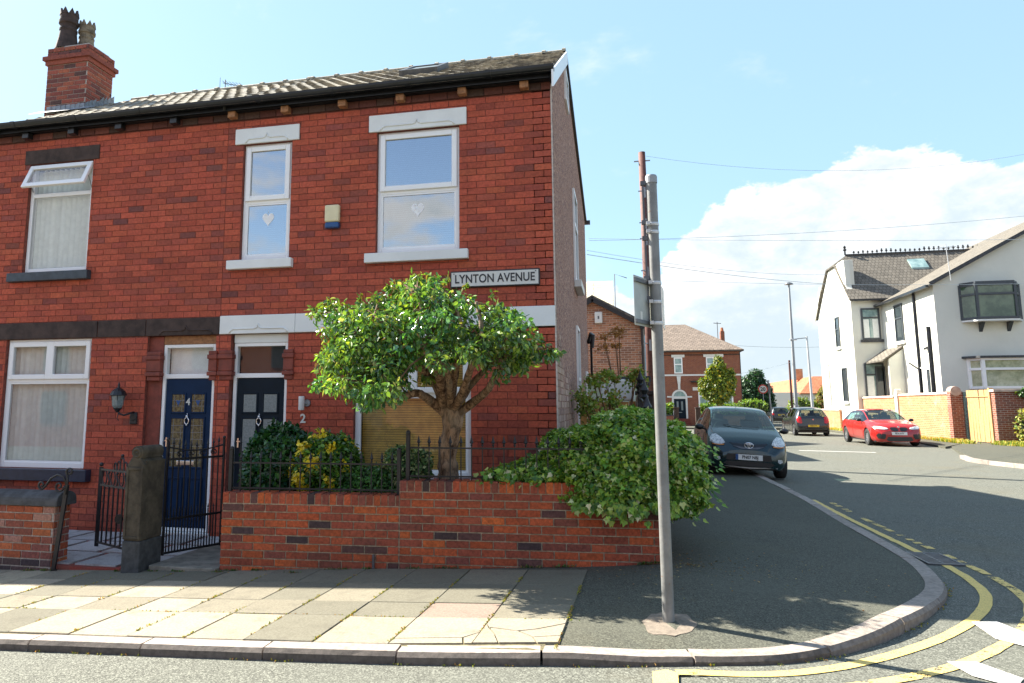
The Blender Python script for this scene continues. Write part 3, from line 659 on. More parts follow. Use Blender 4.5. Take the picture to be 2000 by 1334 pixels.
def window(H,x0,x1,z0,z1,mid,blind,gm='glass',muls=(),fw=.055,sw=.05,label=None):
    y0=D+.045; y1=D+.115
    m=MB(); frame_rect(m,x0+.004,x1-.004,z0+.002,z1-.002,y0,y1,fw,fw+.015)
    m.box(x0+fw,x1-fw,y0+.004,y1,mid-.03,mid+.03)
    win=m.build('window',M['upvc'],H,bevel=.006)
    cells=[]; xs=[x0+fw]+list(muls)+[x1-fw]
    for i in range(len(xs)-1): cells.append((xs[i]+(.012 if i else 0),xs[i+1]-(.012 if i<len(xs)-2 else 0)))
    for xx in muls: MB().box(xx-.025,xx+.025,y0+.006,y1-.004,mid+.03,z1-fw).build('mullion',M['upvc'],win)
    for a,b in cells: # opening top sashes stand proud
        s=MB(); frame_rect(s,a-.02,b+.02,mid+.012,z1-fw+.022,y0-.025,y0+.03,sw+.02,sw+.02); so=s.build('top_sash',M['upvc'],win,bevel=.008)
        g=MB().box(a-.02+sw+.02,b+.02-sw-.02,y0+.002,y0+.008,mid+.012+sw+.02,z1-fw+.022-sw-.02); g.build('upper_pane',M[gm],win)
    s=MB(); frame_rect(s,x0+fw,x1-fw,z0+fw+.015,mid-.03,y0+.008,y0+.04,.022); s.build('glazing_bead',M['upvc'],win)
    MB().box(x0+fw+.02,x1-fw-.02,y0+.020,y0+.026,z0+fw+.03,mid-.05).build('lower_pane',M[gm],win)
    bz0,bz1=z0+fw+.02,z1-fw
    if blind=='h': slats_h(win,x0+fw+.01,x1-fw-.01,bz0,bz1,D+.17,M['blindsgrey'])
    if blind=='v': slats_v(win,x0+fw+.03,x1-fw-.02,bz0,bz1,D+.16,M['blindsv'])
    if blind=='w': slats_h(win,x0+fw+.01,x1-fw-.01,bz0,bz1,D+.15,M['woodblind'],.030,80)
    backing(win,x0,x1,z0,z1,D+.26)
    return win
def heart(win,x,z,y,s):
    m=MB(); pts=[]
    for i in range(28):
        t=2*PI*i/28; hx=16*math.sin(t)**3; hz=13*math.cos(t)-5*math.cos(2*t)-2*math.cos(3*t)-math.cos(4*t); pts.append((x+hx*s/32,y,z+hz*s/27))
    pts2=[(x+(p[0]-x)*.86,y,z+(p[2]-z)*.86) for p in pts]
    n=28; m.add(pts+pts2,[(i,(i+1)%n,n+(i+1)%n,n+i) for i in range(n)])
    r=random.Random(4)
    for _ in range(70):
        a,b=r.uniform(-.42,.42)*s,r.uniform(-.40,.36)*s
        hx,hz=a/s*2.2,b/s*2.4
        if (hx*hx+hz*hz-.55)**3-hx*hx*hz**3*1.2>0: continue
        q=r.uniform(.03,.055)*s; t=r.uniform(0,PI); m.beam((x+a-q*math.cos(t),y,z+b-q*math.sin(t)),(x+a+q*math.cos(t),y,z+b+q*math.sin(t)),.003,.006,(0,1,0))
        m.tube([(x+a+q*math.cos(u),y,z+b+q*math.sin(u)) for u in [i*PI/3 for i in range(7)]],.0022,4,cap=False)
    m.beam((x,y,z+s*.40),(x,y,z+s*.68),.002,.002)
    m.add(pts2,[tuple(range(n))])
    h=m.build('hanging_heart',M['heart'],win)
    return h
w=window(H2,-4.91,-4.19,3.455,5.08,4.27,'h','glassblue'); heart(w,-4.54,4.03,D+.062,.17)
w=window(H2,-2.98,-1.88,3.455,5.08,4.27,'h','glassblue'); heart(w,-2.44,4.03,D+.062,.17)
w=window(H2,-3.24,-1.74,.66,2.467,1.67,'w',muls=(-2.49,))
w=window(H4,-8.56,-7.13,.67,2.467,1.885,'v',muls=(-7.83,),fw=.06)
# upper window of no.4 with the top hopper pushed open
def hopper():
    x0,x1,z0,z1,mid=-8.40,-7.31,3.43,5.07,4.60; fw=.055; y0=D+.045;y1=D+.115
    m=MB(); frame_rect(m,x0+.004,x1-.004,z0+.002,z1-.002,y0,y1,fw,.07); m.box(x0+fw,x1-fw,y0+.004,y1,mid-.03,mid+.03); win=m.build('window',M['upvc'],H4,bevel=.006)
    MB().box(x0+fw+.0,x1-fw-.0,y0+.020,y0+.026,z0+.08,mid-.03).build('lower_pane',M['glass'],win)
    L=.40; a=R(24); u=Vector((0,-math.sin(a),-math.cos(a))); nrm=Vector((0,-math.cos(a),math.sin(a))); top=Vector((0,y0-.012,5.035))
    def q(x,t,n): return Vector((x,0,0))+top+u*t+nrm*n
    s=MB(); sw=.07
    def ob(xa,xb,ta,tb,na,nb): s.add([q(x,t,n) for n in (na,nb) for t in (ta,tb) for x in (xa,xb)],[(0,2,3,1),(4,5,7,6),(0,1,5,4),(2,6,7,3),(0,4,6,2),(1,3,7,5)])
    xa,xb=x0+.01,x1-.01
    ob(xa,xa+sw,0,L,0,.04);ob(xb-sw,xb,0,L,0,.04);ob(xa+sw,xb-sw,0,sw,0,.04);ob(xa+sw,xb-sw,L-sw,L,0,.04); s.build('open_top_sash',M['upvc'],win,bevel=.006)
    s=MB(); s.add([q(x,t,n) for n in (.015,.021) for t in (sw,L-sw) for x in (xa+sw,xb-sw)],[(0,2,3,1),(4,5,7,6),(0,1,5,4),(2,6,7,3),(0,4,6,2),(1,3,7,5)]); s.build('upper_pane',M['glass'],win)
    s=MB(); s.beam(q(xb-.03,L*.5,0),(xb-.03,y0,mid+.06),.012,.006); s.beam(q(xa+.03,L*.5,0),(xa+.03,y0,mid+.06),.012,.006); s.build('stay',M['steel'],win)
    slats_v(win,x0+fw+.03,x1-fw-.02,z0+.08,z1-.06,D+.16,M['blindsv'],.088); backing(win,x0,x1,z0,z1)
hopper()
# ---- doors
def door(H,x0,x1,z0,ztr,ztop,mat,kind):
    y0=D+.06
    m=MB(); frame_rect(m,x0,x1,z0,ztop,y0,y0+.08,.045,.04); m.box(x0+.045,x1-.045,y0+.003,y0+.08,ztr-.03,ztr+.03); fr=m.build('door_frame',M['upvc'],H,bevel=.005)
    MB().box(x0+.045,x1-.045,y0+.03,y0+.036,ztr+.03,ztop-.045).build('transom_pane',M['glass'],fr)
    MB().box(x0+.03,x1-.03,y0+.12,y0+.13,ztr,ztop).build('transom_backing',M['blinds'] if kind==4 else M['dark'],fr)
    a,b=x0+.05,x1-.05; c,d=z0+.045,ztr-.035
    dr=MB().box(a,b,y0+.02,y0+.06,c,d).build('door',mat,H,bevel=.004)
    W=b-a; pw=W*.27; pads=[a+W*.15,b-W*.15-pw]; yf=y0+.02
    hts=[(d-.44,d-.21,1),(d-1.16,d-.53,1),(c+.12,c+.62,0)]
    for px in pads:
        for (pz0,pz1,gl) in hts:
            m=MB(); e=.024; frame_rect(m,px-e,px+pw+e,pz0-e,pz1+e,yf-.012,yf,e); m.build('panel_moulding',mat,dr,bevel=.006)
            if gl:
                p=MB().box(px+.001,px+pw-.001,yf-.004,yf-.001,pz0+.001,pz1-.001).build('door_pane',M['leaded'] if kind==4 else M['frosted'],dr)
                if kind==4:
                    m=MB()
                    for k in range(1,3 if pz1-pz0<.4 else 7): zz=pz0+(pz1-pz0)*k/(3 if pz1-pz0<.4 else 7); m.box(px+.001,px+pw-.001,yf-.006,yf-.0045,zz-.002,zz+.002)
                    m.box(px+pw*.18,px+pw*.2,yf-.006,yf-.0045,pz0,pz1).box(px+pw*.8,px+pw*.82,yf-.006,yf-.0045,pz0,pz1)
                    m.build('lead_strips',M['lead'],dr)
                    if pz1-pz0<.4: 
                        cx,cz=px+pw/2,(pz0+pz1)/2; MB().add([(cx-.035,yf-.007,cz+.03),(cx,yf-.007,cz-.035),(cx+.035,yf-.007,cz+.03),(cx+.015,yf-.007,cz+.04),(cx,yf-.007,cz+.03),(cx-.015,yf-.007,cz+.04)],[(0,1,2,3,4,5)]).build('blue_glass_heart',M['blueplastic'],dr)
            else: MB().box(px+.03,px+pw-.03,yf-.008,yf-.0005,pz0+.03,pz1-.03).build('raised_panel',mat,dr,bevel=.006)
    cx=(a+b)/2; kz=d-.56
    k=MB(); k.tube([(cx+.032*math.sin(t),yf-.022,kz+.045*math.cos(t)) for t in [i*2*PI/14 for i in range(15)]],.008,6,cap=False); k.ball((cx,yf-.016,kz+.06),.02,8); k.ball((cx,yf-.018,kz-.055),.012,6); k.ball((cx,yf-.01,kz+.09),.01,6); k.build('knocker',M['chrome'],dr,smooth=True)
    lp=MB().box(cx-.13,cx+.13,yf-.014,yf-.0005,c+.80,c+.86).build('letter_plate',M['chrome'],dr,bevel=.004)
    k=MB(); k.box(a+.035,a+.055,yf-.010,yf,c+1.04,c+1.16); k.beam((a+.048,yf-.035,c+1.12),(a+.12,yf-.035,c+1.12),.012,.012); k.beam((a+.048,yf,c+1.12),(a+.048,yf-.04,c+1.12),.014,.014); k.build('handle',M['chrome'],dr)
    if kind==4: addtext('house_number','4',.13,(cx,yf-.006,d-.31),(PI/2,0,0),M['sign_white'],dr,.003,.002)
    return dr
def tinyglass(name,a,b,sc,rough):
    t=NT(name); c=t.mixc(t.ramp(t.noise(sc,4,rough=.7),.35,.65),a,b); t.prin(c,rough,0,.8); return t.m
M['leaded']=tinyglass('leaded_door_glass',(.03,.03,.022),(.17,.145,.06),26,.2); M['frosted']=tinyglass('frosted_door_glass',(.13,.17,.18),(.22,.26,.26),40,.35)
door(H4,-6.02,-5.23,-.10,1.92,2.35,M['door_navy'],4)
door(H2,-4.96,-4.18,-.10,1.92,2.35,M['door_black'],2)
MB().box(-4.96,-4.18,D+.05,D+.1,2.352,2.465).build('door_head_panel',M['stone_paint'],H2,bevel=.004)
MB().box(-6.02,-5.23,D+.05,D+.1,2.352,2.465).build('door_head_panel',M['rust_stone'],H4,bevel=.004)
MB().box(-6.1,-5.18,D-.02,D+.10,-.35,-.104).build('doorstep',M['stone_paint'],H4,bevel=.006)
MB().box(-5.02,-4.12,D-.02,D+.10,-.35,-.104).build('doorstep',M['stone_dark'],H2,bevel=.006)
MB().box(-6.238,-6.025,D+.05,D+.12,-.4,2.46).build('painted_jamb',M['red_jamb'],H4)
for H,xa,xb in ((H4,-6.235,-6.0),(H4,-5.30,-5.155),(H2,-5.148,-4.93),(H2,-4.22,-4.06)):
    m=MB(); m.box(xa,xb,D-.05,D+.055,2.14,2.20).box(xa+.012,xb-.012,D-.035,D+.05,2.20,2.25).box(xa+.01,xb-.01,D-.032,D+.052,1.98,2.14).box(xa+.0,xb-.0,D-.045,D+.053,1.92,1.975).box(xa+.02,xb-.02,D-.02,D+.05,1.86,1.92)
    m.build('door_corbel',M['red_jamb'],H,bevel=.01)
# skylight + chimney + aerial
def on_roof(x,y,h=0): nv=Vector((0,-(RZ-5.62),RY-8.33)).normalized(); return Vector((x,y,zroof(y)))+nv*h
m=MB()
for xa,xb,ya,yb in ((-3.05,-2.98,9.65,10.35),(-2.52,-2.45,9.65,10.35),(-2.98,-2.52,9.65,9.72),(-2.98,-2.52,10.28,10.35)):
    m.add([on_roof(x,y,h) for h in (.0,.10) for y in (ya,yb) for x in (xa,xb)],[(0,2,3,1),(4,5,7,6),(0,1,5,4),(2,6,7,3),(0,4,6,2),(1,3,7,5)])
sk=m.build('skylight',M['steel_dark'],H2,bevel=.006)
m=MB(); m.add([on_roof(x,y,h) for h in (.06,.08) for y in (9.72,10.28) for x in (-2.98,-2.52)],[(0,2,3,1),(4,5,7,6),(0,1,5,4),(2,6,7,3),(0,4,6,2),(1,3,7,5)]); m.build('pane',M['frosted'],sk)
# chimney: front face x -9.86..-9.12 at y 10.25, deep 1.5
cx0,cx1,cy0,cy1=-9.85,-9.0,10.16,10.80; CP=[((.30,.085,.055),5),((.24,.07,.05),4),((.17,.06,.05),2),((.10,.05,.045),1),((.36,.11,.06),2)]
m=MB().box(cx0+.005,cx1-.005,cy0+.005,cy1-.005,6.0,7.93); ch=m.build('chimney',M['mortar_light'],roof4)
def stack(m,x0,x1,y0,y1,z0,z1,r):
    bricks(m,(0,y0,0),EX,EZ,-EY,x0,x1,z0,z1,[],.083,.235,CP,.011,.004,r); bricks(m,(x1,0,0),EY,EZ,EX,y0,y1,z0,z1,[],.083,.235,CP,.011,.004,r)
    bricks(m,(0,y1,0),-EX,EZ,EY,-x1,-x0,z0,z1,[],.083,.235,CP,.011,.004,r); bricks(m,(x0,0,0),-EY,EZ,-EX,-y1,-y0,z0,z1,[],.083,.235,CP,.011,.004,r)
r=random.Random(77); m=MB(); stack(m,cx0,cx1,cy0,cy1,6.1,7.60,r)
m.box(cx0-.03,cx1+.03,cy0-.03,cy1+.03,7.603,7.68,CP[0][0]); m.box(cx0-.065,cx1+.065,cy0-.065,cy1+.065,7.683,7.755,CP[1][0]); stack(m,cx0-.012,cx1+.012,cy0-.012,cy1+.012,7.76,7.93,r)
m.build('chimney_brickwork',M['gardenbrick'],roof4,usecol=True)
m=MB(); m.box(cx0+.05,cx1-.05,cy0+.05,cy1-.05,7.93,7.985); 
m.build('mortar_flaunching',M['mortar_light'],roof4,bevel=.015)
def pot(cx,cy,s,mat,hh):
    prof=[(.20,0),(.19,.05),(.18,.10),(.155,.22),(.14,.34),(.15,.36),(.15,.39),(.135,.41),(.14,.46),(.165,.48),(.165,.53),(.15,.54),(.15,.64),(.11,.64),(.11,.3)]
    m=MB().lathe([(a*s,b*s*hh) for a,b in prof],(cx,cy,7.97),20,cap=False)
    for k in range(8): # crown points
        t=2*PI*k/8+.2; c,sn=math.cos(t),math.sin(t); rr=.135*s; b=Vector((cx+rr*c,cy+rr*sn,7.97+.63*s*hh)); tv=Vector((-sn,c,0)); ov=Vector((c,sn,0))*.018*s
        m.prism([b-tv*.055*s-ov,b+tv*.055*s-ov,b+Vector((0,0,.12*s))-ov],ov*2)
    return m.build('chimney_pot',mat,roof4,smooth=False)
pot(-9.67,10.38,1.02,M['stone_dark'],1.06); pot(-9.46,10.60,.90,M['potstone'],.98)
m=MB(); r=random.Random(5)
for i in range(8):
    y=cy0-.02+i*.09; z=zroof(y); m.add([(cx1+.004,y,z-.05),(cx1+.004,y+.1,z+.0),(cx1+.012,y+.09,z+.16+r.uniform(0,.07)),(cx1+.012,y+.01,z+.10+r.uniform(0,.05))],[(0,1,2,3)])
    if i<9: m.add([(cx1-.1*i,cy0-.010,zroof(cy0)-.02),(cx1-.1*i-.09,cy0-.010,zroof(cy0)-.02),(cx1-.1*i-.09,cy0-.014,zroof(cy0)+.12),(cx1-.1*i,cy0-.014,zroof(cy0)+.13)],[(0,1,2,3)])
m.add([(cx0-.05,cy0-.3,zroof(cy0-.3)+.055),(cx1+.25,cy0-.3,zroof(cy0-.3)+.055),(cx1+.25,cy0,zroof(cy0)+.055),(cx0-.05,cy0,zroof(cy0)+.055)],[(0,1,2,3)])
m.build('flashing',M['lead'],roof4)
a=thing('tv_aerial','thin television aerial poking up behind the roof ridge','aerial',(-7.15,11.6,7.2))
m=MB(); m.tube([(-7.15,11.6,7.2),(-7.15,11.6,7.72)],.009,6).build('mast',M['steel_dark'],a)
m=MB(); m.beam((-7.2,11.6,7.66),(-6.75,11.65,7.55),.01,.01)
for k in range(6): x=-7.15+.07*k; m.beam((x,11.5,7.65-.016*k),(x,11.72,7.65-.016*k),.006,.006)
m.beam((-7.2,11.5,7.5),(-7.2,11.5,7.72),.006,.006); m.build('antenna_rods',M['steel_dark'],a)
# gable windows and bits (project from the pebbledash)
def gwin(y0,y1,z0,z1,sill=True):
    m=MB(); x=XC+.002
    m.box(x,x+.035,y0,y0+.06,z0,z1).box(x,x+.035,y1-.06,y1,z0,z1).box(x,x+.035,y0+.06,y1-.06,z1-.06,z1).box(x,x+.035,y0+.06,y1-.06,z0,z0+.06).box(x,x+.03,y0+.06,y1-.06,(z0+z1)/2+.2,(z0+z1)/2+.26)
    w=m.build('window',M['upvc'],H2); MB().box(x,x+.012,y0+.06,y1-.06,z0+.06,z1-.06).build('pane',M['glassdark'],w)
    if sill: MB().box(x,x+.13,y0-.06,y1+.06,z0-.13,z0-.002).build('sill',M['white'],w,bevel=.008)
M['glassdark']=simple('dark_glass',(.03,.04,.045),.08,bump=0)
gwin(11.1,11.75,6.45,7.0,False); gwin(12.7,13.7,3.75,5.45); gwin(12.8,13.6,.6,2.95,False); gwin(16.3,17.0,1.0,2.3,False)
m=MB(); m.tube([(XC+.03,17.6,3.05),(XC+.10,17.4,3.25),(XC+.16,17.3,3.2),(XC+.13,17.3,2.9)],.045,8); m.tube([(XC+.1,17.5,3.2),(XC+.08,18.02,2.2)],.03,8); m.build('soil_pipe',M['gutter'],H2)
# ---- things fixed to the walls
b=thing('alarm_box','cream burglar alarm box with blue base between the two upper windows','alarm box',(-3.565,D-.09,3.82))
MB().box(-3.665,-3.465,D-.085,D-.008,3.895,4.125).build('cover',M['cream'],b,bevel=.022); MB().box(-3.66,-3.47,D-.08,D-.009,3.815,3.893).build('strobe_base',M['blueplastic'],b,bevel=.018)
s=thing('street_sign','white enamel street nameplate reading LYNTON AVENUE in black on red brick','street sign',(-1.435,D-.02,2.97))
MB().box(-1.99,-.88,D-.034,D-.008,2.965,3.175).build('plate_rim',M['letter'],s,bevel=.01); pl=MB().box(-1.972,-.898,D-.038,D-.034,2.983,3.157).build('plate',M['sign_white'],s)
addtext('lettering','LYNTON AVENUE',.148,(-1.435,D-.040,3.068),(PI/2,0,0),M['letter'],pl,.001,.0024,spacing=1.02,sx=.815)
for x in (-1.94,-.93): MB().lathe([(.008,0),(.008,.004)],(x,D-.044,3.14),8,'y').build('screw',M['steel_dark'],s)
n=addtext('house_number','2',.155,(-3.915,D-.018,1.36),(PI/2,0,0),M['sign_white'],H2,.005,.004)
l=thing('wall_light','small steel cylinder wall light beside the black door','wall light',(-3.905,D-.06,1.47)); MB().lathe([(.035,1.47),(.037,1.475),(.037,1.64),(.035,1.645)],(-3.915,D-.075,0),16).build('shade',M['white'],l,smooth=True)
MB().lathe([(.045,0),(.045,.02)],(-3.865,D-.028,1.56),14,'y').beam((-3.865,D-.03,1.56),(-3.915,D-.075,1.56),.02,.02).build('bracket',M['steel'],l)
l=thing('lantern','black carriage lantern on a scrolled bracket beside the navy door','lantern',(-6.45,D-.18,1.27))
lx,ly=-6.52,D-.17
m=MB().lathe([(.012,1.50),(.05,1.49),(.075,1.53),(.09,1.655),(.095,1.665)],(lx,ly,0),6,cap=False); m.build('glass_body',M['frosted'],l)
m=MB(); 
for k in range(6): t=2*PI*k/6; m.tube([(lx+.052*math.cos(t),ly+.052*math.sin(t),1.49),(lx+.094*math.cos(t),ly+.094*math.sin(t),1.665)],.006,4)
m.lathe([(.10,1.66),(.11,1.665),(.085,1.72),(.045,1.755),(.02,1.765),(.012,1.79),(.016,1.80),(.004,1.84)],(lx,ly,0),12); m.lathe([(.015,1.44),(.03,1.46),(.055,1.49),(.055,1.495)],(lx,ly,0),10); m.build('cap',M['iron'],l)
m=MB(); m.tube([(lx,ly,1.46),(lx+.03,ly+.01,1.42),(lx+.08,ly+.03,1.40),(lx+.13,ly+.1,1.43),(lx+.14,D-.02,1.44)],.013,8); m.tube([(lx+.02,ly,1.43),(lx+.0,ly,1.36),(lx+.03,ly,1.33)],.006,6); m.build('arm',M['iron'],l,smooth=True)
MB().lathe([(.055,-.02),(.06,0),(.055,.015)],(lx+.14,D-.016,1.38),14,'y').box(lx+.085,lx+.195,D-.03,D-.008,1.28,1.44).build('back_plate',M['iron'],l,bevel=.01)
b=thing('doorbell','small grey doorbell button on the white door frame','doorbell',(-4.12,D-.03,1.17)); MB().box(-4.135,-4.095,D-.03,D-.008,1.12,1.22).build('case',M['steel'],b,bevel=.005); MB().ball((-4.115,D-.03,1.19),.012,8).build('button',M['white'],b)
# ------------------------------------------------------------------ survey helper: photograph bearing -> real point on a plane
def _R(y,p):
    f=Vector((-math.sin(y)*math.cos(p),math.cos(y)*math.cos(p),math.sin(p))); r=Vector((math.cos(y),math.sin(y),0)); return r,r.cross(f),f
_r,_u,_f=_R(.2310,.1360)
def ray(x,y): return _f+_r*((x-879)/1391)-_u*((y-603)/1391)
def atY(x,y,Y): d=ray(x,y); return Vector((0,0,1.52))+d*(Y/d.y)
def atX(x,y,X): d=ray(x,y); return Vector((0,0,1.52))+d*(X/d.x)
# ------------------------------------------------------------------ front garden walls
A=Vector((-3.93,6.665,0)); B=Vector((.39,7.03,0)); WU=(B-A).normalized(); WN=Vector((WU.y,-WU.x,0)); WL=(B-A).length
us=(-2.11+3.93)/WU.x
gw=thing('garden_wall','low red brick garden wall with upright brick coping that steps up towards the street corner','wall',A+Vector((0,0,-.2)))
def wbox(m,u0,u1,d0,d1,z0,z1,col=None):
    P=lambda u,d,z:A+WU*u-WN*d+Vector((0,0,z))
    m.add([P(u,d,z) for z in (z0,z1) for d in (d0,d1) for u in (u0,u1)],[(0,2,3,1),(4,5,7,6),(0,1,5,4),(2,6,7,3),(0,4,6,2),(1,3,7,5)],col)
m=MB(); wbox(m,.004,us,.006,.215,-.4,.548); wbox(m,us,WL-.004,.006,.215,-.4,.688)
m.box(.22,.386,7.2,13.5,-.3,.70)
m.build('core',M['mortar_wall'],gw)
m=MB(); r=random.Random(31)
bricks(m,A,WU,EZ,WN,0,us,-.275,.550,[],.075,.228,GB,.011,.004,r,jit=.003); bricks(m,A,WU,EZ,WN,us+.0,WL,-.275,.695,[],.0749,.228,GB,.011,.004,r,jit=.003)
bricks(m,A,WN*-1,EZ,-WU,0,.215,-.275,.55,[],.075,.107,GB,.011,.004,r); bricks(m,B,Vector((0,1,0)),EZ,Vector((1,0,0)),0,6.4,-.275,.695,[],.0749,.228,GB,.011,.004,r)
bricks(m,A+WU*us,WN*-1,EZ,-WU,0,.215,.552,.70,[],.0749,.107,GB,.011,.004,r)
for (a,b,z0,z1) in ((0,us-.0,.553,.657),(us,WL,.695,.80)):
    u=a
    while u<b-.03:
        w=min(.0745,b-u); h=r.uniform(-.003,.003); wbox(m,u+.005,u+w-.005,-.002+r.uniform(-.003,.003),.22,z0+.004,z1+h,pick(GB,r)); u+=w
gb=m.build('brickwork',M['gardenbrick'],gw,usecol=True)
m=MB(); wbox(m,.004,us,.004,.214,.54,.648); wbox(m,us,WL-.004,.004,.214,.68,.79); m.build('coping_mortar',M['mortar_wall'],gw)
m=MB(); P=A+WU*1.58+WN*.02; m.beam(P+Vector((0,0,-.06)),P+Vector((0,0,.10)),.022,.02).build('vent_pipe',M['steel_dark'],gw)
# soil bed behind wall, paths
m=MB(); m.add([(A.x+.02,6.88,.30),(.30,7.2,.34),(.30,8.48,.36),(A.x+.02,8.48,.32),(A.x+.02,6.88,-.2),(A.x+.02,8.48,-.2)],[(0,1,2,3),(4,0,3,5)]); tag(m.build('garden_bed',M['soil']),kind='structure')
m=MB().box(-4.69,-3.94,6.60,8.48,-.30,-.075); tag(m.build('path',M['kerbpath'] if 'kerbpath' in M else M['kerb'],bevel=.01,usecol=True),kind='structure')
m=MB(); r=random.Random(3); m.box(-9.5,-4.695,6.62,8.48,-.33,-.135,(.26,.055,.04))
y=6.66
for j in range(3):
    x=-9.4+.2*j
    while x<-5.0:
        w=r.uniform(.42,.6); m.box(x+.02,x+w-.02,y+.02,y+.56,-.134,-.118,(.40+r.uniform(-.05,.05),)*3); x+=w+.03
    y+=.60
tag(m.build('patio',M['slab'],usecol=True),kind='structure')
# neighbour's low wall with half round coping
lw=thing('garden_wall','old brick front wall with rounded dark coping stone below the large ground-floor window','wall',(-5.8,6.6,-.25))
lx1=-5.86; m=MB().box(-12,lx1-.005,6.606,6.83,-.4,.463); m.build('core',M['mortar_light'],lw)
LB=[((.33,.085,.040),4),((.26,.085,.058),3),((.36,.19,.14),2.4),((.40,.12,.05),1.5),((.22,.075,.06),1.5)]
DB=[((.10,.06,.06),1),((.07,.05,.055),1),((.13,.07,.065),1)]
m=MB(); r=random.Random(8); bricks(m,(0,6.6,0),EX,EZ,-EY,-11.9,lx1,-.08,.465,[],.078,.236,LB,.012,.004,r,jit=.004); bricks(m,(0,6.6,0),EX,EZ,-EY,-11.9,lx1,-.315,-.08,[],.078,.236,DB,.012,.004,r,jit=.004)
bricks(m,(lx1,0,0),EY,EZ,EX,6.6,6.835,-.315,.465,[],.078,.118,LB,.012,.004,r); m.build('brickwork',M['gardenbrick'],lw,usecol=True)
n=10; prof=[(6.57,.467)]+[(6.715-math.cos(PI*i/n)*.145,.52+math.sin(PI*i/n)*.10) for i in range(n+1)]+[(6.86,.467)]
x=lx1+.05; 
while x>-11.5:
    c=MB().prism([(x,y,z) for y,z in prof],(-.88,0,0)); c.build('coping_stone',M['stone_coping'] if 'stone_coping' in M else M['sill_dark'],lw,bevel=.008); x-=.89
# stone gate pier
pr=thing('gate_pier','weathered dark sandstone gate pier with a carved round boss between the two iron gates','gate pier',(-4.81,6.5,-.2))
X0,X1,Y0,Y1=-4.93,-4.735,6.50,6.86
m=MB().box(X0-.006,X1+.006,Y0-.006,Y1,-.3,.17); m.build('plinth',M['stone_plinth'] if 'stone_plinth' in M else M['stone_dark'],pr,bevel=.012)
m=MB().prism([(X0,Y0,.17),(X1,Y0,.17),(X1,Y0,.93),(X1-.045,Y0,1.0),(X0+.045,Y0,1.0),(X0,Y0,.93)],(0,Y1-Y0,0)); 
sh=m.build('shaft',M['stone_pier'],pr,bevel=.014)
xc=(X0+X1)/2
m=MB(); m.lathe([(.066,0),(.066,.345)],(xc+.01,Y0+.005,1.05),18,'y'); m.box(X0+.05,X1-.03,Y0+.01,Y1-.01,.995,1.05); m.box(X1-.03,X1+.006,Y0+.04,Y1-.015,.93,.965).build('roll_top',M['stone_pier'],pr,smooth=False)
m=MB(); m.lathe([(.052,0),(.048,-.016),(.036,-.02),(.030,-.008),(.018,-.008),(.012,-.02),(.004,-.022)],(xc+.01,Y0+.004,1.045),18,'y',cap=False).build('carved_boss',M['stone_pier'],pr,smooth=True)
m=MB(); frame_rect(m,X0+.0,X1-.0,.19,.90,Y0-.012,Y0-.0005,.028); m.build('raised_border',M['stone_pier'],pr,bevel=.005)
# iron gates
def spear(m,x,y,z,s=1):
    m.lathe([(.006*s,0),(.013*s,.012*s),(.006*s,.022*s),(.019*s,.038*s),(.012*s,.06*s),(.002*s,.105*s)],(x,y,z),6)
def along(a,b,t): return Vector(a).lerp(Vector(b),t)
def scroll(c,rad,turns,a0,u,w,sgn=1,n=22):
    out=[]
    for i in range(n+1):
        t=i/n; a=a0+sgn*turns*2*PI*t; rr=rad*(1-.82*t); out.append(Vector(c)+Vector(u)*math.cos(a)*rr+Vector(w)*math.sin(a)*rr)
    return out
g=thing('iron_gate','small black wrought iron gate with ring panel and crown top, left of the stone pier','gate',(-4.98,6.88,-.05))
a=(-4.99,6.86,0); b=(-5.88,7.30,0); z0=-.02
m=MB()
for t,wd in ((.0,.022),(1.0,.045)): p=along(a,b,t); m.beam(p+Vector((0,0,z0-.05)),p+Vector((0,0,.82)),wd,.016,(0,1,0)); m.ball(p+Vector((0,0,.85)),.024,8)
for z in (z0,.62,.795): m.beam(along(a,b,0)+Vector((0,0,z)),along(a,b,1)+Vector((0,0,z)),.014,.022)
m.build('gate_frame',M['iron'],g)
for k in range(1,9):
    p=along(a,b,k/9); MB().beam(p+Vector((0,0,z0)),p+Vector((0,0,.62)),.014,.014).build('bar',M['iron'],g)
m=MB(); du=(Vector(b)-Vector(a)).normalized()
for k in range(5):
    c=along(a,b,.1+.2*k)+Vector((0,0,.708)); m.tube([c+du*.05*math.cos(t)+EZ*.082*math.sin(t) for t in [i*2*PI/14 for i in range(15)]],.008,5,cap=False)
    if k<4:
        c=along(a,b,.2+.2*k)+Vector((0,0,.708)); m.tube([c+EZ*.08,c+du*.012+EZ*.03,c-du*.0,c-du*.012-EZ*.03,c-EZ*.08],.01,5); m.ball(c+EZ*.06,.016,6)
for k,(h,w_) in enumerate(((.08,.035),(.10,.045),(.15,.05),(.10,.045),(.08,.035))):
    c=along(a,b,.34+.08*k)+Vector((0,0,.80+h/2)); m.tube([c+du*w_*.8*math.cos(t)+EZ*h*.55*math.sin(t) for t in [i*2*PI/12 for i in range(13)]],.008,5,cap=False)
c=along(a,b,.5)+Vector((0,0,.97)); m.ball(c,.018,8); m.ball(c-EZ*.03,.012,6); c=along(a,b,.5)+Vector((0,0,.28)); m.lathe([(.05,-.01),(.055,0),(.05,.01)],c,12,'y')
m.build('ornament',M['iron'],g)
g=thing('iron_gate','taller black wrought iron gate with spear tops standing open in front of the navy door','gate',(-4.70,6.95,-.05))
a=(-4.715,6.96,0); b=(-4.56,7.66,0)
a=(-4.80,6.98,0); b=(-4.50,7.62,0)
m=MB(); du=(Vector(b)-Vector(a)).normalized()
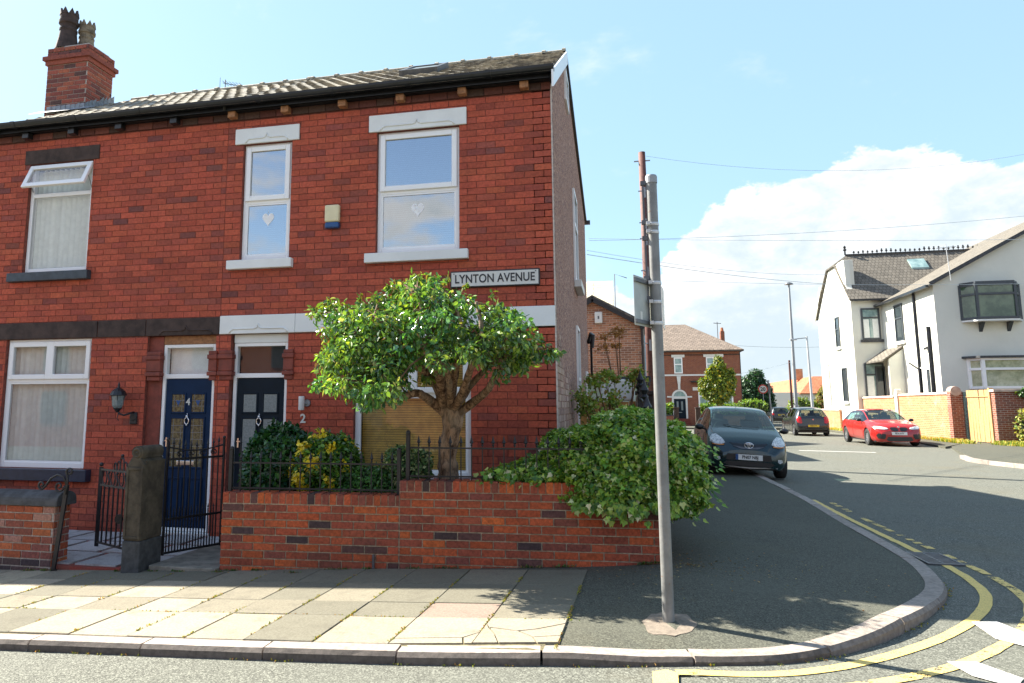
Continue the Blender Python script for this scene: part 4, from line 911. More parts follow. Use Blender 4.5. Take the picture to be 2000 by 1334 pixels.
for t in (0,1): p=along(a,b,t); m.beam(p+Vector((0,0,-.06)),p+Vector((0,0,1.14)),.022,.022,(0,1,0)); m.ball(p+Vector((0,0,1.16)),.02,8)
for z in (-.04,.31,.945): m.beam(along(a,b,0)+Vector((0,0,z)),along(a,b,1)+Vector((0,0,z)),.012,.024)
m.tube([along(a,b,t)+Vector((0,0,1.08-.05*math.sin(PI*t))) for t in [i/10 for i in range(11)]],.009,6); m.build('gate_frame',M['iron'],g)
for k in range(1,10):
    t=k/10; p=along(a,b,t); mm=MB(); mm.beam(p+Vector((0,0,-.04)),p+Vector((0,0,1.11-.05*math.sin(PI*t))),.012,.012); spear(mm,p.x,p.y,1.10-.05*math.sin(PI*t),.9); mm.build('bar',M['iron'],g)
    if k<10: 
        p=along(a,b,t-.05); mm=MB(); mm.beam(p+Vector((0,0,-.04)),p+Vector((0,0,.38)),.010,.010); spear(mm,p.x,p.y,.37,.6); mm.build('dog_bar',M['iron'],g)
m=MB()
for k in range(4):
    c=along(a,b,.2+.2*k)+Vector((0,0,1.0)); m.tube(scroll(c,.042,1.1,0,du,EZ,1),.006,5); m.tube(scroll(c+du*.02,.035,1.1,PI,du,EZ,-1),.006,5)
m.build('ornament',M['iron'],g)
g=thing('path_railing','short black spear-topped railing at the foot of the wall between the two front doors','railing',(-4.25,7.75,-.08))
a=(-4.42,7.86,0); b=(-4.18,8.05,0); m=MB()
for k in range(3): p=along(a,b,k/2); m.beam(p+Vector((0,0,-.10)),p+Vector((0,0,1.06)),.016,.016); spear(m,p.x,p.y,1.05,1)
for z in (.3,.98): m.beam(Vector(a)+EZ*z,Vector(b)+EZ*z,.012,.02)
m.build('bars',M['iron'],g)
sc=thing('scroll_bracket','black wrought iron post with curled scroll arm at the end of the neighbour wall','bracket',(-5.77,6.56,-.2))
m=MB(); m.beam((-5.80,6.575,-.20),(-5.70,6.575,.70),.045,.02,(0,1,0)); m.beam((-5.86,6.575,-.2),(-5.76,6.575,-.17),.02,.02); m.build('post',M['iron'],sc)
m=MB(); y=6.565
m.tube([(-5.70,y,.60),(-5.69,y,.72),(-5.70,y,.80)]+scroll((-5.67,y,.83),.045,1.0,PI,EX,EZ,-1),.012,6)
m.tube([(-5.70,y,.70),(-5.74,y,.78),(-5.82,y,.80),(-5.90,y,.76),(-5.96,y,.68),(-6.0,y,.645)]+scroll((-6.01,y,.69),.045,1.1,-PI/2,EX,EZ,-1),.012,6)
m.tube([(-5.70,y,.66)]+scroll((-5.79,y,.68),.06,1.3,0,EX,EZ,-1),.011,6); m.build('scrolls',M['iron'],sc,smooth=True)
# railings on the wall
def railing(label,u0,u1,zb,h,back=.11,sp=.106,posts=()):
    P=lambda u,z:A+WU*u-WN*back+EZ*z
    g=thing('iron_railing',label,'railing',P(u0,zb)); m=MB()
    for z in (zb+.035,zb+h*.72): m.beam(P(u0,z),P(u1,z),.008,.016)
    m.build('rails',M['iron'],g)
    for u in posts: mm=MB(); mm.beam(P(u,zb-.01),P(u,zb+h+.02),.036,.036); mm.ball(P(u,zb+h+.03),.024,8); mm.build('post',M['iron'],g)
    u=u0+sp
    while u<u1-.03:
        if all(abs(u-q)>.05 for q in posts): mm=MB(); mm.beam(P(u,zb+.0),P(u,zb+h*.8),.010,.010); p=P(u,zb+h*.76); spear(mm,p.x,p.y,p.z,1); mm.build('spear_bar',M['iron'],g)
        u+=sp
railing('black spear-topped railing on the lower wall in front of the round bushes',.03,us-.03,.657,.40,posts=(.03,us-.03))
railing('black spear-topped railing on the raised wall in front of the tree trunk',us+.06,WL-.05,.80,.43,posts=(us+.06,))
g=thing('iron_railing','dark ornamental railing with fleur finials rising out of the ivy','railing',(.33,7.6,.7)); m=MB()
for y,zt in ((8.2,1.42),(8.9,1.62),(10.4,1.80),(11.2,1.72)):
    m.beam((.30,y,.70),(.30,y,zt),.035,.035); m.lathe([(.02,0),(.05,.03),(.025,.06),(.055,.11),(.03,.16),(.005,.24)],(.30,y,zt-.02),8)
for (y0,za,y1,zb_) in ((8.2,1.33,8.9,1.55),(8.9,1.55,10.4,1.62),(10.4,1.62,11.2,1.64),(8.2,.95,11.2,1.15)): m.beam((.30,y0,za),(.30,y1,zb_),.02,.03)
m.build('bars',M['iron'],g)
g=thing('gate_pier','dark stone pier with ball finial behind the ivy beside the side fence','gate pier',(.47,13.4,0)); MB().box(.33,.60,13.3,13.55,-.1,1.72).build('shaft',M['stone_dark'],g,bevel=.02)
MB().box(.29,.64,13.26,13.59,1.722,1.79).build('cap',M['stone_dark'],g,bevel=.01); MB().lathe([(.05,0),(.035,.03),(.09,.09),(.10,.14),(.07,.20),(.015,.25)],(.465,13.42,1.79),12).build('ball_finial',M['stone_dark'],g,smooth=True)
# ------------------------------------------------------------------ post with sign back
p=thing('sign_post','tall grey steel street sign post with worn paint standing on the pavement corner','post',(.285,5.34,.09))
m=MB().lathe([(.040,.0),(.039,3.18)],(.285,5.34,0),20,cap=True); autosmooth(m.build('tube',M['post_paint'] if 'post_paint' in M else M['steel'],p))
MB().lathe([(.043,3.165),(.043,3.215),(.038,3.225)],(.285,5.34,0),20).build('cap',M['steel'],p)
m=MB()
for z in (2.85,2.79,2.27,2.41,2.115): m.lathe([(.0415,z-.012),(.0435,z),(.0415,z+.012)],(.285,5.34,0),20,cap=False); m.box(.235,.262,5.27,5.31,z-.012,z+.012)
m.build('clamp',M['steel_light'] if 'steel_light' in M else M['steel'],p)
m=MB().beam((.232,5.34,2.1),(.222,5.34,3.18),.012,.014); 
for z in (3.17,2.87,2.75,2.45,2.3): m.box(.205,.245,5.325,5.355,z-.015,z+.015)
m.build('cable_strap',M['steel_dark'],p)
sg=thing('road_sign','grey back of a small square road sign clamped to the sign post','road sign',(.19,5.12,2.2))
pa,pb=Vector((.262,5.41,0)),Vector((.124,5.12,0)); du=(pb-pa).normalized(); nn=Vector((-du.y,du.x,0))
m=MB().obox((pa+pb)/2+EZ*2.265,du*.155,nn*.002,EZ*.178); m.build('plate',M['steel_light2'] if 'steel_light2' in M else M['steel'],sg)
m=MB(); 
for z in (2.41,2.115): m.beam(pa+EZ*z+nn*.012,pb+EZ*z+nn*.012,.014,.026)
m.build('channel',M['steel_dark'],sg); MB().obox(pb.lerp(pa,.35)+EZ*2.16+nn*.0035,du*.018,nn*.001,EZ*.03).build('sticker',M['sign_white'],sg)
sg=thing('road_sign','second small sign plate fixed edge-on to the right side of the sign post','road sign',(.35,5.3,2.2))
MB().obox((.342,5.47,2.24),Vector((.012,.10,0)),Vector((.002,0,0)),(0,0,.15)).build('plate',M['sign_white'],sg)
# telegraph pole, cables
tp=thing('telegraph_pole','tall brown creosoted wooden telegraph pole behind the ivy','telegraph pole',(.87,20,0))
MB().tube([(.90,20,-.2),(.87,20,4),(.84,20,8.6)],[.15,.125,.095],14).build('pole',M['creosote'],tp,smooth=True)
m=MB()
for z in (8.35,): m.beam((.62,20,z),(1.06,20,z),.03,.03)
for z in (7.45,6.55,6.1,5.2,3.2): m.beam((.70,19.9,z),(1.02,19.9,z),.025,.03); m.box(.84,.90,19.86,19.9,z-.2,z+.1)
m.build('steps_and_brackets',M['steel'],tp)
lc=thing('lamp_column','pale blue grey lamp column behind the telegraph pole','lamp column',(1.04,30,0)); MB().tube([(1.04,30,0),(1.04,30,4.9)],[.11,.08],10).build('column',M['bluegrey'] if 'bluegrey' in M else M['steel'],lc)
def cable(label,a,b,sag,r=.009):
    r*=.62
    a=Vector(a);b=Vector(b); o=MB().tube([a.lerp(b,i/16)-EZ*sag*4*(i/16)*(1-i/16) for i in range(17)],r,5).build('overhead_cable',M['cable'] if 'cable' in M else M['steel_dark'],None,org=a); tag(o,label,'cable','overhead telephone and power cables')
T=Vector((.85,20,8.35))
cable('uppermost thin overhead cable rising to the right across the sky',atY(1262,305,20),atY(2060,290,24),.55,.007)
cable('overhead cable climbing gently to the right edge above the white house',atY(1150,470,20),atY(2060,416,24),.15)
cable('nearly level overhead cable crossing the clouds above the white house ridge',atY(1150,466,22),atY(2060,467,22),.05)
cable('overhead cable sloping down from the gable towards the white house roof',atX(1146,497,-.7),atY(1640,556,34),.12,.014)
cable('fainter cable just above the one sloping to the white house',atX(1146,489,-.7),atY(1650,535,34),.25)
cable('overhead cable passing in front of the white gable under its roof verge',atY(1300,548,26),atY(2060,553,28),.10)
cable('low distant cable strung past the far lamp columns',atY(1400,672,70),atY(1700,672,70),.3,.03)
cable('low cable running from the far brown pole to the left',atY(1551,706,75),atY(1290,740,75),.5,.02)
# ------------------------------------------------------------------ foliage
SHAPES={ # 2-D outlines (u across, v along) and faces; folded along the mid rib
 'oval':([(0,0),(-.32,.3),(-.30,.65),(0,1),(.30,.65),(.32,.3)],[(0,3,2,1),(0,5,4,3)]),
 'long':([(0,0),(-.15,.35),(-.12,.7),(0,1),(.12,.7),(.15,.35)],[(0,3,2,1),(0,5,4,3)]),
 'ivy':([(0,0),(-.30,-.06),(-.52,.32),(-.26,.48),(0,1),(.26,.48),(.52,.32),(.30,-.06)],[(0,4,3,2,1),(0,7,6,5,4)]),
 'dia':([(0,0),(-.3,.5),(0,1),(.3,.5)],[(0,2,1),(0,3,2)])}
def leaves(name,P,DIR,NRM,size,cols,mat,parent,shape='oval',fold=.25,org=None,curl=.12):
    P=np.asarray(P,float);DIR=np.asarray(DIR,float);NRM=np.asarray(NRM,float);n=len(P)
    DIR/=np.linalg.norm(DIR,axis=1,keepdims=True)+1e-9
    S=np.cross(DIR,NRM); S/=np.linalg.norm(S,axis=1,keepdims=True)+1e-9; N=np.cross(S,DIR)
    pts,fs=SHAPES[shape]; size=np.asarray(size).reshape(-1,1)
    V=np.stack([P+S*size*u+DIR*size*v+N*size*(abs(u)*fold-curl*v*v) for u,v in pts],1).reshape(-1,3)
    k=len(pts); F=[]; 
    for f in fs: F.append(np.arange(n)[:,None]*k+np.array(f)[None,:])
    faces=[tuple(x) for fa in zip(*[f.tolist() for f in F]) for x in fa]
    C=np.repeat(np.asarray(cols,float),len(fs),axis=0)
    return mk(name,V,faces,mat,parent,org,cols=C)
def rand_unit(R_,n): v=R_.normal(size=(n,3)); return v/np.linalg.norm(v,axis=1,keepdims=True)
def leafcols(R_,n,pal,w): idx=R_.choice(len(pal),n,p=np.array(w)/sum(w)); c=np.array(pal)[idx]; return c*R_.uniform(.75,1.3,(n,1))*R_.uniform(.93,1.07,(n,3))
def blob(R_,c,rad,n,shell=.55,flat=None):
    u=rand_unit(R_,n); r=R_.uniform(shell,1,(n,1))**.7; r=r*(1+.10*np.sin(u[:,:1]*9+c[0]*20)*np.sin(u[:,2:3]*8+c[2]*11)+.07*np.sin(u[:,1:2]*17+u[:,:1]*13)); P=np.array(c)+u*r*np.array(rad); return P,u
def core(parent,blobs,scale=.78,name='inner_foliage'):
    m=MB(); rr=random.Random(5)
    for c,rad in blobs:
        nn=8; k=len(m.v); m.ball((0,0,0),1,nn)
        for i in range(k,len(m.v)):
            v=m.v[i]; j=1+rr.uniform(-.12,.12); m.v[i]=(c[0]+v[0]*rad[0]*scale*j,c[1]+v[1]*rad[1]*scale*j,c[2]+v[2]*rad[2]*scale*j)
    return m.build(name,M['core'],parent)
def bush(name,label,cat,base,blobs,dens,size,pal,w,mat,shape='oval',seed=1,coreS=.8,outward=.6,up=.3,grp=None,corename='inner_foliage',yellow=None):
    R_=np.random.default_rng(seed); t=thing(name,label,cat,base,grp); PP=[];UU=[]
    for c,rad in blobs:
        area=(rad[0]*rad[1]+rad[0]*rad[2]+rad[1]*rad[2])/3*4*PI; n=int(area*dens); P,u=blob(R_,c,rad,n,.72); PP.append(P);UU.append(u)
    P=np.vstack(PP);U=np.vstack(UU); keep=np.ones(len(P),bool)
    for c,rad in blobs: # drop leaves buried in other blobs
        d=((P-np.array(c))/np.array(rad)); keep&=(np.linalg.norm(d,axis=1)>.70)
    P=P[keep];U=U[keep];n=len(P)
    cols=leafcols(R_,n,pal,w)
    if yellow is not None: cols=yellow(P,cols,R_)
    D=rand_unit(R_,n)*.9+U*outward*.5+np.array([0,0,-.25]); N=U*outward+np.array([0,0,up])+rand_unit(R_,n)*.45
    leaves('foliage',P,D,N,R_.uniform(.55,1.4,n)*size,cols,mat,t,shape)
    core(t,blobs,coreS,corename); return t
# --- the tree
def tree():
    R_=np.random.default_rng(12)
    t=thing('tree','gnarled tree with shaggy bark and drooping glossy leaves in front of the ground-floor window','tree',(-1.84,7.62,.32))
    def P(x,y,Y): return atY(x,y,Y)
    r=random.Random(9)
    def limb(pts,r0,r1,name='limb',n=12,lump=.0):
        pts=[Vector(p) for p in pts]; Q=[]
        for i in range(len(pts)-1):
            a,b,c,d=pts[max(i-1,0)],pts[i],pts[i+1],pts[min(i+2,len(pts)-1)]
            for k in range(6):
                s=k/6; Q.append(.5*((2*b)+(-a+c)*s+(2*a-5*b+4*c-d)*s*s+(-a+3*b-3*c+d)*s**3))
        Q.append(pts[-1]); m=len(Q); rad=[(r0+(r1-r0)*i/(m-1))*(1+lump*r.uniform(-1,1)) for i in range(m)]
        mb=MB().tube(Q,rad,n); 
        if lump: mb.v=[tuple(Vector(v)+Vector((r.uniform(-1,1),r.uniform(-1,1),0))*lump*.12) for v in mb.v]
        return mb,Q
    mb,_=limb([P(872,960,7.38),P(876,930,7.38),P(874,880,7.36),P(884,830,7.33),P(882,790,7.30)],.106,.102,lump=.14,n=22)
    # fluted trunk
    tr=mb.build('trunk',M['bark'],t,smooth=True); sub=tr.modifiers.new('s','SUBSURF'); sub.levels=sub.render_levels=1
    L=[([P(875,815,7.31),P(850,790,7.22),P(815,768,6.90),P(775,778,6.74),P(730,770,6.56),P(690,745,6.36)],.06,.025),
       ([P(893,810,7.30),P(925,785,7.22),P(955,758,6.80),P(985,700,6.50),P(1020,660,6.49)],.055,.02),
       ([P(888,800,7.30),P(905,760,6.89),P(925,700,6.50),P(940,640,6.51),P(930,590,6.59)],.05,.018),
       ([P(868,800,7.35),P(860,740,6.92),P(850,690,6.59),P(830,620,6.59),P(815,570,6.65)],.075,.018),
       ([P(866,790,7.32),P(845,740,6.99),P(790,700,6.64),P(720,670,6.53),P(670,630,6.53)],.06,.016),
       ([P(880,795,7.24),P(870,720,6.52),P(800,660,6.40),P(730,620,6.41)],.045,.014),
       ([P(890,795,7.33),P(930,740,7.13),P(990,690,6.63),P(1060,680,6.52)],.045,.014),
       ([P(880,790,7.32),P(890,720,6.93),P(900,640,6.68),P(880,580,6.75)],.05,.015)]
    ends=[]
    for pts,a,b in L: mb,Q=limb(pts,a*.92,b*.9,n=9,lump=.05); mb.build('branch',M['bark'],t,smooth=True); ends.append(Q)
    # crown clumps sampled inside the outline of the crown
    top=[(618,640),(626,604),(660,585),(700,578),(760,565),(790,548),(815,538),(850,545),(900,555),(950,575),(1000,605),(1030,640),(1055,662),(1080,686)]
    bot=[(1080,698),(1045,710),(1010,735),(975,752),(930,735),(880,720),(845,745),(800,760),(760,790),(720,795),(680,780),(640,772),(615,740),(612,700)]
    poly=top+bot
    def inside(x,y):
        c=False;j=len(poly)-1
        for i in range(len(poly)):
            (xi,yi),(xj,yj)=poly[i],poly[j]
            if (yi>y)!=(yj>y) and x<(xj-xi)*(y-yi)/(yj-yi)+xi: c=not c
            j=i
        return c
    clumps=[]; tries=0
    while len(clumps)<160 and tries<9000:
        tries+=1; x,y=r.uniform(612,1092),r.uniform(538,795)
        rad=r.uniform(.08,.18); pr=rad*180
        if not all(inside(x+dx*pr*.8,y+dy*pr*.8) for dx,dy in ((1,0),(-1,0),(0,1),(0,-1))): continue
        if x<690 and 640<y<700 and r.random()<.45: continue

        if y>700 and 800<x<960 and r.random()<.75: continue
        half=.52*math.sqrt(max(.10,1-((x-850)/265)**2)); Yc=6.98-.5*(y-540)/220+r.uniform(-1,1)*half
        q=P(x,y,Yc); 
        if any((q-c).length<.13 for c,_ in clumps): continue
        clumps.append((q,rad))
    for x,y,Yc,rad in ((1078,690,6.61,.09),(1050,683,6.62,.12),(622,612,6.79,.10),(626,752,6.47,.09),(812,548,6.93,.10),(770,562,6.90,.08),(636,700,6.59,.09),(1000,622,6.76,.12),(715,785,6.39,.10),(1020,705,6.58,.12),(650,600,6.81,.12),(850,552,6.92,.1)): clumps.append((P(x,y,Yc),rad))
    PP=[];CC=[];NN=[];DD=[];SS=[]; tw=MB()
    pal=[(.10,.215,.045),(.165,.30,.04),(.065,.155,.05),(.26,.37,.05),(.15,.26,.13),(.38,.42,.12),(.32,.16,.06)]; w=[5,5,3.4,2.6,3,.8,.3]
    for c,rad in clumps:
        n=int(44+900*rad*rad*4); tone=R_.uniform(.75,1.4)*np.where(R_.uniform()<.35,np.array([.72,.93,1.12]),np.array([1.0,1.0,1.0]))*(1.0 if c.x<-1.5 else .8); u=rand_unit(R_,n); rr=R_.uniform(.25,1,(n,1)); p=np.array(c)+u*rr*rad*np.array([1.15,1.1,.95]); PP.append(p)  # clumps on the right darker: crown's shaded side put into the leaf colour
        cols=leafcols(R_,n,pal,w)*tone; CC.append(cols); NN.append(u*.6+rand_unit(R_,n)*.8+np.array([0,0,.35])); DD.append(u*.45+rand_unit(R_,n)*.62+np.array([0,0,-.5])); SS.append(R_.uniform(.032,.068,n))
        q=min((qq for Q in ends for qq in Q[6:]),key=lambda z:(z-c).length)
        mid=q.lerp(c,.5)+Vector((r.uniform(-.04,.04),r.uniform(-.04,.04),.05)); tw.tube([q,mid,c],[.011,.008,.004],5)
        for _ in range(3):
            e=c+Vector(rand_unit(R_,1)[0])*rad*.9; tw.tube([c,e],[.004,.002],4)
    # free shoots at the crown top and sides
    for x,y,dx,dy in ((815,548,-4,-14),(785,560,-14,-16),(835,545,4,-12),(870,552,6,-16),(905,562,8,-10),(704,585,0,-14),(625,605,-16,-6),(1085,690,10,-4),(1000,610,8,-8),(640,600,-6,-12),(955,582,8,-12),(760,566,-6,-14),(620,745,-8,6)):
        a=P(x,y,6.8); b=P(x+dx,y+dy,6.78); tw.tube([a,b],[.004,.002],4); n=14; s=R_.uniform(0,1.05,n)[:,None]
        PP.append(np.array(a)*(1-s)+np.array(b)*s); CC.append(leafcols(R_,n,[(.17,.24,.03),(.22,.20,.05),(.10,.2,.03)],[2,1,2])); NN.append(rand_unit(R_,n)); DD.append(rand_unit(R_,n)*.6+np.array([0,0,-.5])); SS.append(R_.uniform(.035,.065,n))
    Pn=np.vstack(PP); n=len(Pn); ok=Pn[:,1]<8.42
    D_=np.vstack(DD);N_=np.vstack(NN);C_=np.vstack(CC);S_=np.concatenate(SS)
    sel=ok&(np.arange(n)%2==0); leaves('foliage',Pn[sel],D_[sel],N_[sel],S_[sel],C_[sel],M['leafgloss'],t,'oval',.3)
    sel=ok&(np.arange(n)%2==1); leaves('foliage',Pn[sel],D_[sel],N_[sel],S_[sel]*1.25,C_[sel],M['leafgloss'],t,'long',.3)
    tw.build('twigs',M['twig'],t)
tree()
# --- ivy mound over the wall corner
IV=[(.06,.16,.025),(.12,.27,.035),(.21,.38,.04),(.46,.54,.18),(.32,.46,.06),(.62,.64,.38)]; IW=[4,5.5,5,1.8,3.4,.8]
ib=[((-.28,7.42,.90),(.62,.50,.33)),((.10,7.45,1.05),(.60,.62,.42)),((.36,7.55,.94),(.44,.72,.42)),((-.80,7.30,.82),(.42,.34,.17)),((-.05,7.12,.78),(.60,.34,.25)),((.46,7.30,.74),(.34,.40,.27)),
    ((.20,8.3,1.00),(.58,.8,.42)),((.30,9.5,.95),(.50,.9,.38)),((-.42,7.9,1.0),(.42,.6,.30)),((-1.08,7.15,.84),(.22,.2,.08)),((.10,7.8,1.28),(.36,.40,.22)),((.56,7.9,.74),(.28,.6,.30))]
t=bush('ivy_bush','huge mound of variegated green ivy spilling over the brick wall at the street corner','shrub',(.1,7.5,.3),ib,4400,.042,IV,IW,M['leaf'],'ivy',3,.80,1.0,.5)
# trailing fringe and sprigs
R_=np.random.default_rng(8); PP=[];DD=[];NN=[]
for _ in range(75):
    x=R_.uniform(-.45,.55); y=7.10-.30*math.sqrt(max(0,1-((x-.05)/.7)**2))+R_.uniform(-.02,.06); z=.68-.06*math.sqrt(max(0,1-((x-.05)/.65)**2))+R_.normal()*.04; L=R_.uniform(.0,.12)**1.3
    for k in range(4): PP.append((x+R_.normal()*.015,y+R_.normal()*.015,z-L*k/3)); DD.append((R_.normal()*.4,-.3,-1)); NN.append((R_.normal()*.3,-1,.3))
for _ in range(26):
    x=R_.uniform(-1.35,-.7); z=.83+R_.uniform(-.04,.10)*(x+1.5)
    for k in range(4): PP.append((x+R_.normal()*.03,6.95+R_.normal()*.06,z+R_.normal()*.03)); DD.append((-.8,R_.normal()*.4,R_.normal()*.4)); NN.append((R_.normal()*.3,-.6,.6))
for _ in range(40):
    a=R_.uniform(0,1); x=.52+.28*math.sin(a*PI); y=7.0+a*1.2; z=R_.uniform(.5,1.2)
    for k in range(4): PP.append((x+.06*k*R_.uniform(.3,1),y+R_.normal()*.04,z+R_.normal()*.03-.02*k)); DD.append((.8,R_.normal()*.4,-.3)); NN.append((.5,-.4,.6))
n=len(PP); leaves('foliage',PP,DD,NN,R_.uniform(.035,.07,n),leafcols(R_,n,IV,IW),M['leaf'],t,'ivy')
# --- round bushes behind the railing
bush('laurel_bush','dense dark green rounded laurel bush in front of the black door','bush',(-3.72,7.45,.32),[((-3.74,7.5,.86),(.36,.34,.44)),((-3.62,7.45,1.0),(.28,.3,.30)),((-3.9,7.5,.74),(.22,.3,.40))],2600,.060,[(.018,.075,.025),(.032,.115,.03),(.055,.16,.04),(.02,.08,.035)],[4,4,2,3],M['leafgloss'],'oval',21,.84)
def yel(P,c,R_):
    k=np.sin(P[:,0]*19+2)*np.sin(P[:,2]*17+P[:,1]*9)+R_.normal(size=len(P))*.25-(P[:,0]+3.12)*1.6; y=k>.42; c[y]=np.array([.80,.66,.05])*R_.uniform(.7,1.25,(y.sum(),1)); return c
bush('euonymus_bush','round bush with patches of bright yellow leaves between the laurel and the window','bush',(-3.15,7.4,.32),[((-3.16,7.42,.93),(.33,.32,.30)),((-2.98,7.42,.88),(.22,.28,.32)),((-3.3,7.36,.85),(.22,.26,.25)),((-3.05,7.45,.62),(.28,.3,.3))],3000,.045,[(.04,.12,.025),(.07,.19,.03),(.15,.28,.035)],[3,4,2],M['leafgloss'],'oval',22,.80,yellow=yel)
bush('variegated_bush','small cream-edged variegated shrub left of the tree trunk','bush',(-2.2,7.4,.32),[((-2.2,7.42,.82),(.25,.26,.27)),((-2.32,7.4,.95),(.13,.16,.15)),((-2.08,7.42,.90),(.13,.18,.17))],3000,.036,[(.08,.18,.06),(.48,.54,.28),(.14,.26,.09),(.04,.09,.035)],[4,2.4,3,2],M['leaf'],'oval',23,.72)
bush('low_green_bush','low bright green bush under the window behind the railing','bush',(-2.6,7.35,.32),[((-2.58,7.32,.70),(.25,.24,.20)),((-2.42,7.32,.66),(.18,.2,.17)),((-2.78,7.32,.62),(.16,.2,.14))],3200,.034,[(.05,.17,.035),(.10,.26,.05),(.035,.10,.03)],[3,3,2],M['leaf'],'oval',24,.75)
# climbing rose / sparse shrub beside the gable
def sparse(name,label,cat,base,boxes,n,size,pal,w,seed,shape='oval',stems=10,mat='leaf'):
    R_=np.random.default_rng(seed); t=thing(name,label,cat,base); P=[]
    cl=[(np.array([R_.uniform(a,b) for a,b in bx]),R_.uniform(.1,.25)) for bx in boxes for _ in range(stems)]
    for c,rd in cl: P.append(c+rand_unit(R_,n)*R_.uniform(.1,1,(n,1))*rd*np.array([1,1,.6]))
    P=np.vstack(P); k=len(P); leaves('foliage',P,rand_unit(R_,k),rand_unit(R_,k)+np.array([0,0,.6]),R_.uniform(.6,1.3,k)*size,leafcols(R_,k,pal,w),M[mat],t,shape)
    m=MB()
    for c,rd in cl: m.tube([Vector(base)+Vector((R_.normal()*.1,R_.normal()*.1,0)),Vector(base).lerp(Vector(c),.5)+Vector((R_.normal()*.08,R_.normal()*.08,.1)),Vector(c)],[.018,.012,.006],5)
    m.build('stems',M['twig'],t); return t
sparse('climbing_shrub','straggly olive green climber with thin stems between the gable and the wooden fence','shrub',(-.05,12.0,.2),[((-.45,.35),(11.4,12.6),(1.85,2.08)),((-.5,.0),(11.2,12.2),(1.5,2.0)),((-.55,-.35),(10.5,11.5),(1.3,1.9))],90,.06,[(.16,.25,.04),(.28,.34,.06),(.34,.20,.07)],[4,3,1],41,stems=7)
sparse('dead_branch_shrub','dry orange-brown sprig standing above the green climber against the brick gable','shrub',(.0,15,.2),[((-.3,.15),(14.8,15.3),(2.5,3.1))],60,.06,[(.34,.16,.05),(.42,.22,.08)],[1,1],42,stems=6,mat='leafdry')
# weeds: joints, kerb foot, wall foot
def weeds(name,pts,pal,w,seed,size=.02,lab=None):
    R_=np.random.default_rng(seed); P=[];
    for (x,y,z,s) in pts: P.append((x+R_.normal()*s,y+R_.normal()*s*.5,z))
    k=len(P); D=rand_unit(R_,k)*.6+np.array([0,0,.8]); o=leaves(name,P,D,rand_unit(R_,k),R_.uniform(.5,1.4,k)*size,leafcols(R_,k,pal,w),M['leafdry'],None,'dia',org=(0,0,0)); tag(o,kind='stuff'); return o
R_=np.random.default_rng(99); pts=[]
for xj in (-.42,-.96,-1.50,-2.02,-2.52,-2.97,-3.42,-3.90,-4.42,-4.95,-5.4):
    dens=R_.uniform(1.0,3.2) if xj<-.9 else 3.4
    for _ in range(int(150*dens)): 
        y=R_.uniform(4.61,6.5); x=xj+(y-4.61)*.045-.002
        if math.sin(y*9+xj*7)+.6*math.sin(y*31)<.1: continue
        pts.append((x,y,zpav(x,y)+.008,.005))
for _ in range(260): x=R_.uniform(-6,-.6); y=5.22; 
for x0 in np.arange(-6.5,-.5,.31):
    if R_.uniform()<.5: continue
    for _ in range(22): x=x0+R_.uniform(0,.3); pts.append((x,5.22,zpav(x,5.2)+.004,.004))
for i in range(0,len(KS)*5):
    p=KS[int(R_.integers(0,len(KS)))]; 
for P_,d in ((KP,-.012),):
    O=offs(P_,d)
    for _ in range(5200):
        q=O[int(R_.integers(0,len(O)))]
        if q.y>12 or math.sin(q.x*5.1+q.y*3)+math.sin(q.x*17)<.1: continue
        pts.append((q.x,q.y,zroad(q.x)+.002,.016))
weeds('moss_and_litter',pts,[(.34,.30,.05),(.22,.25,.04),(.36,.20,.07),(.12,.16,.03)],[3,3,2.2,2],5,.015)
pts=[]
for _ in range(900):
    u=R_.uniform(0,WL); 
    if math.sin(u*6.3)+math.sin(u*17)<.25: continue
    p=A+WU*u+WN*.02; pts.append((p.x,p.y,zpav(p.x,p.y),.012))
for x0 in (-6.6,-6.1,-5.9,-5.0,-4.62,-4.35,-3.9,-3.1): 
    for _ in range(40): pts.append((x0+R_.normal()*.03,6.58,zpav(x0,6.6),.02))
weeds('wall_foot_weeds',pts,[(.05,.12,.02),(.10,.17,.03),(.16,.12,.06),(.25,.17,.08)],[3,3,2,2],6,.028)
pts=[] # leaf litter under the ivy and tree
for _ in range(420):
    a=R_.uniform(0,2*PI); rr=abs(R_.normal())*.9; x=.55+rr*math.cos(a); y=7.0+rr*math.sin(a)*.7
    if y<4.7 or y>8.6 or x<.45-.0 and y>6.9: continue
    pts.append((x,y,zpav(x,y)+.003,.01))
R_2=np.random.default_rng(1); k=len(pts); P=np.array([p[:3] for p in pts]); D=rand_unit(R_2,k); D[:,2]*=.15; N=rand_unit(R_2,k)*.3+np.array([0,0,1])
tag(leaves('fallen_leaves',P,D,N,R_2.uniform(.012,.03,k),leafcols(R_2,k,[(.28,.14,.05),(.20,.18,.06),(.34,.26,.12)],[2,2,2]),M['leafdry'],None,'dia',org=(0,0,0)),kind='stuff')
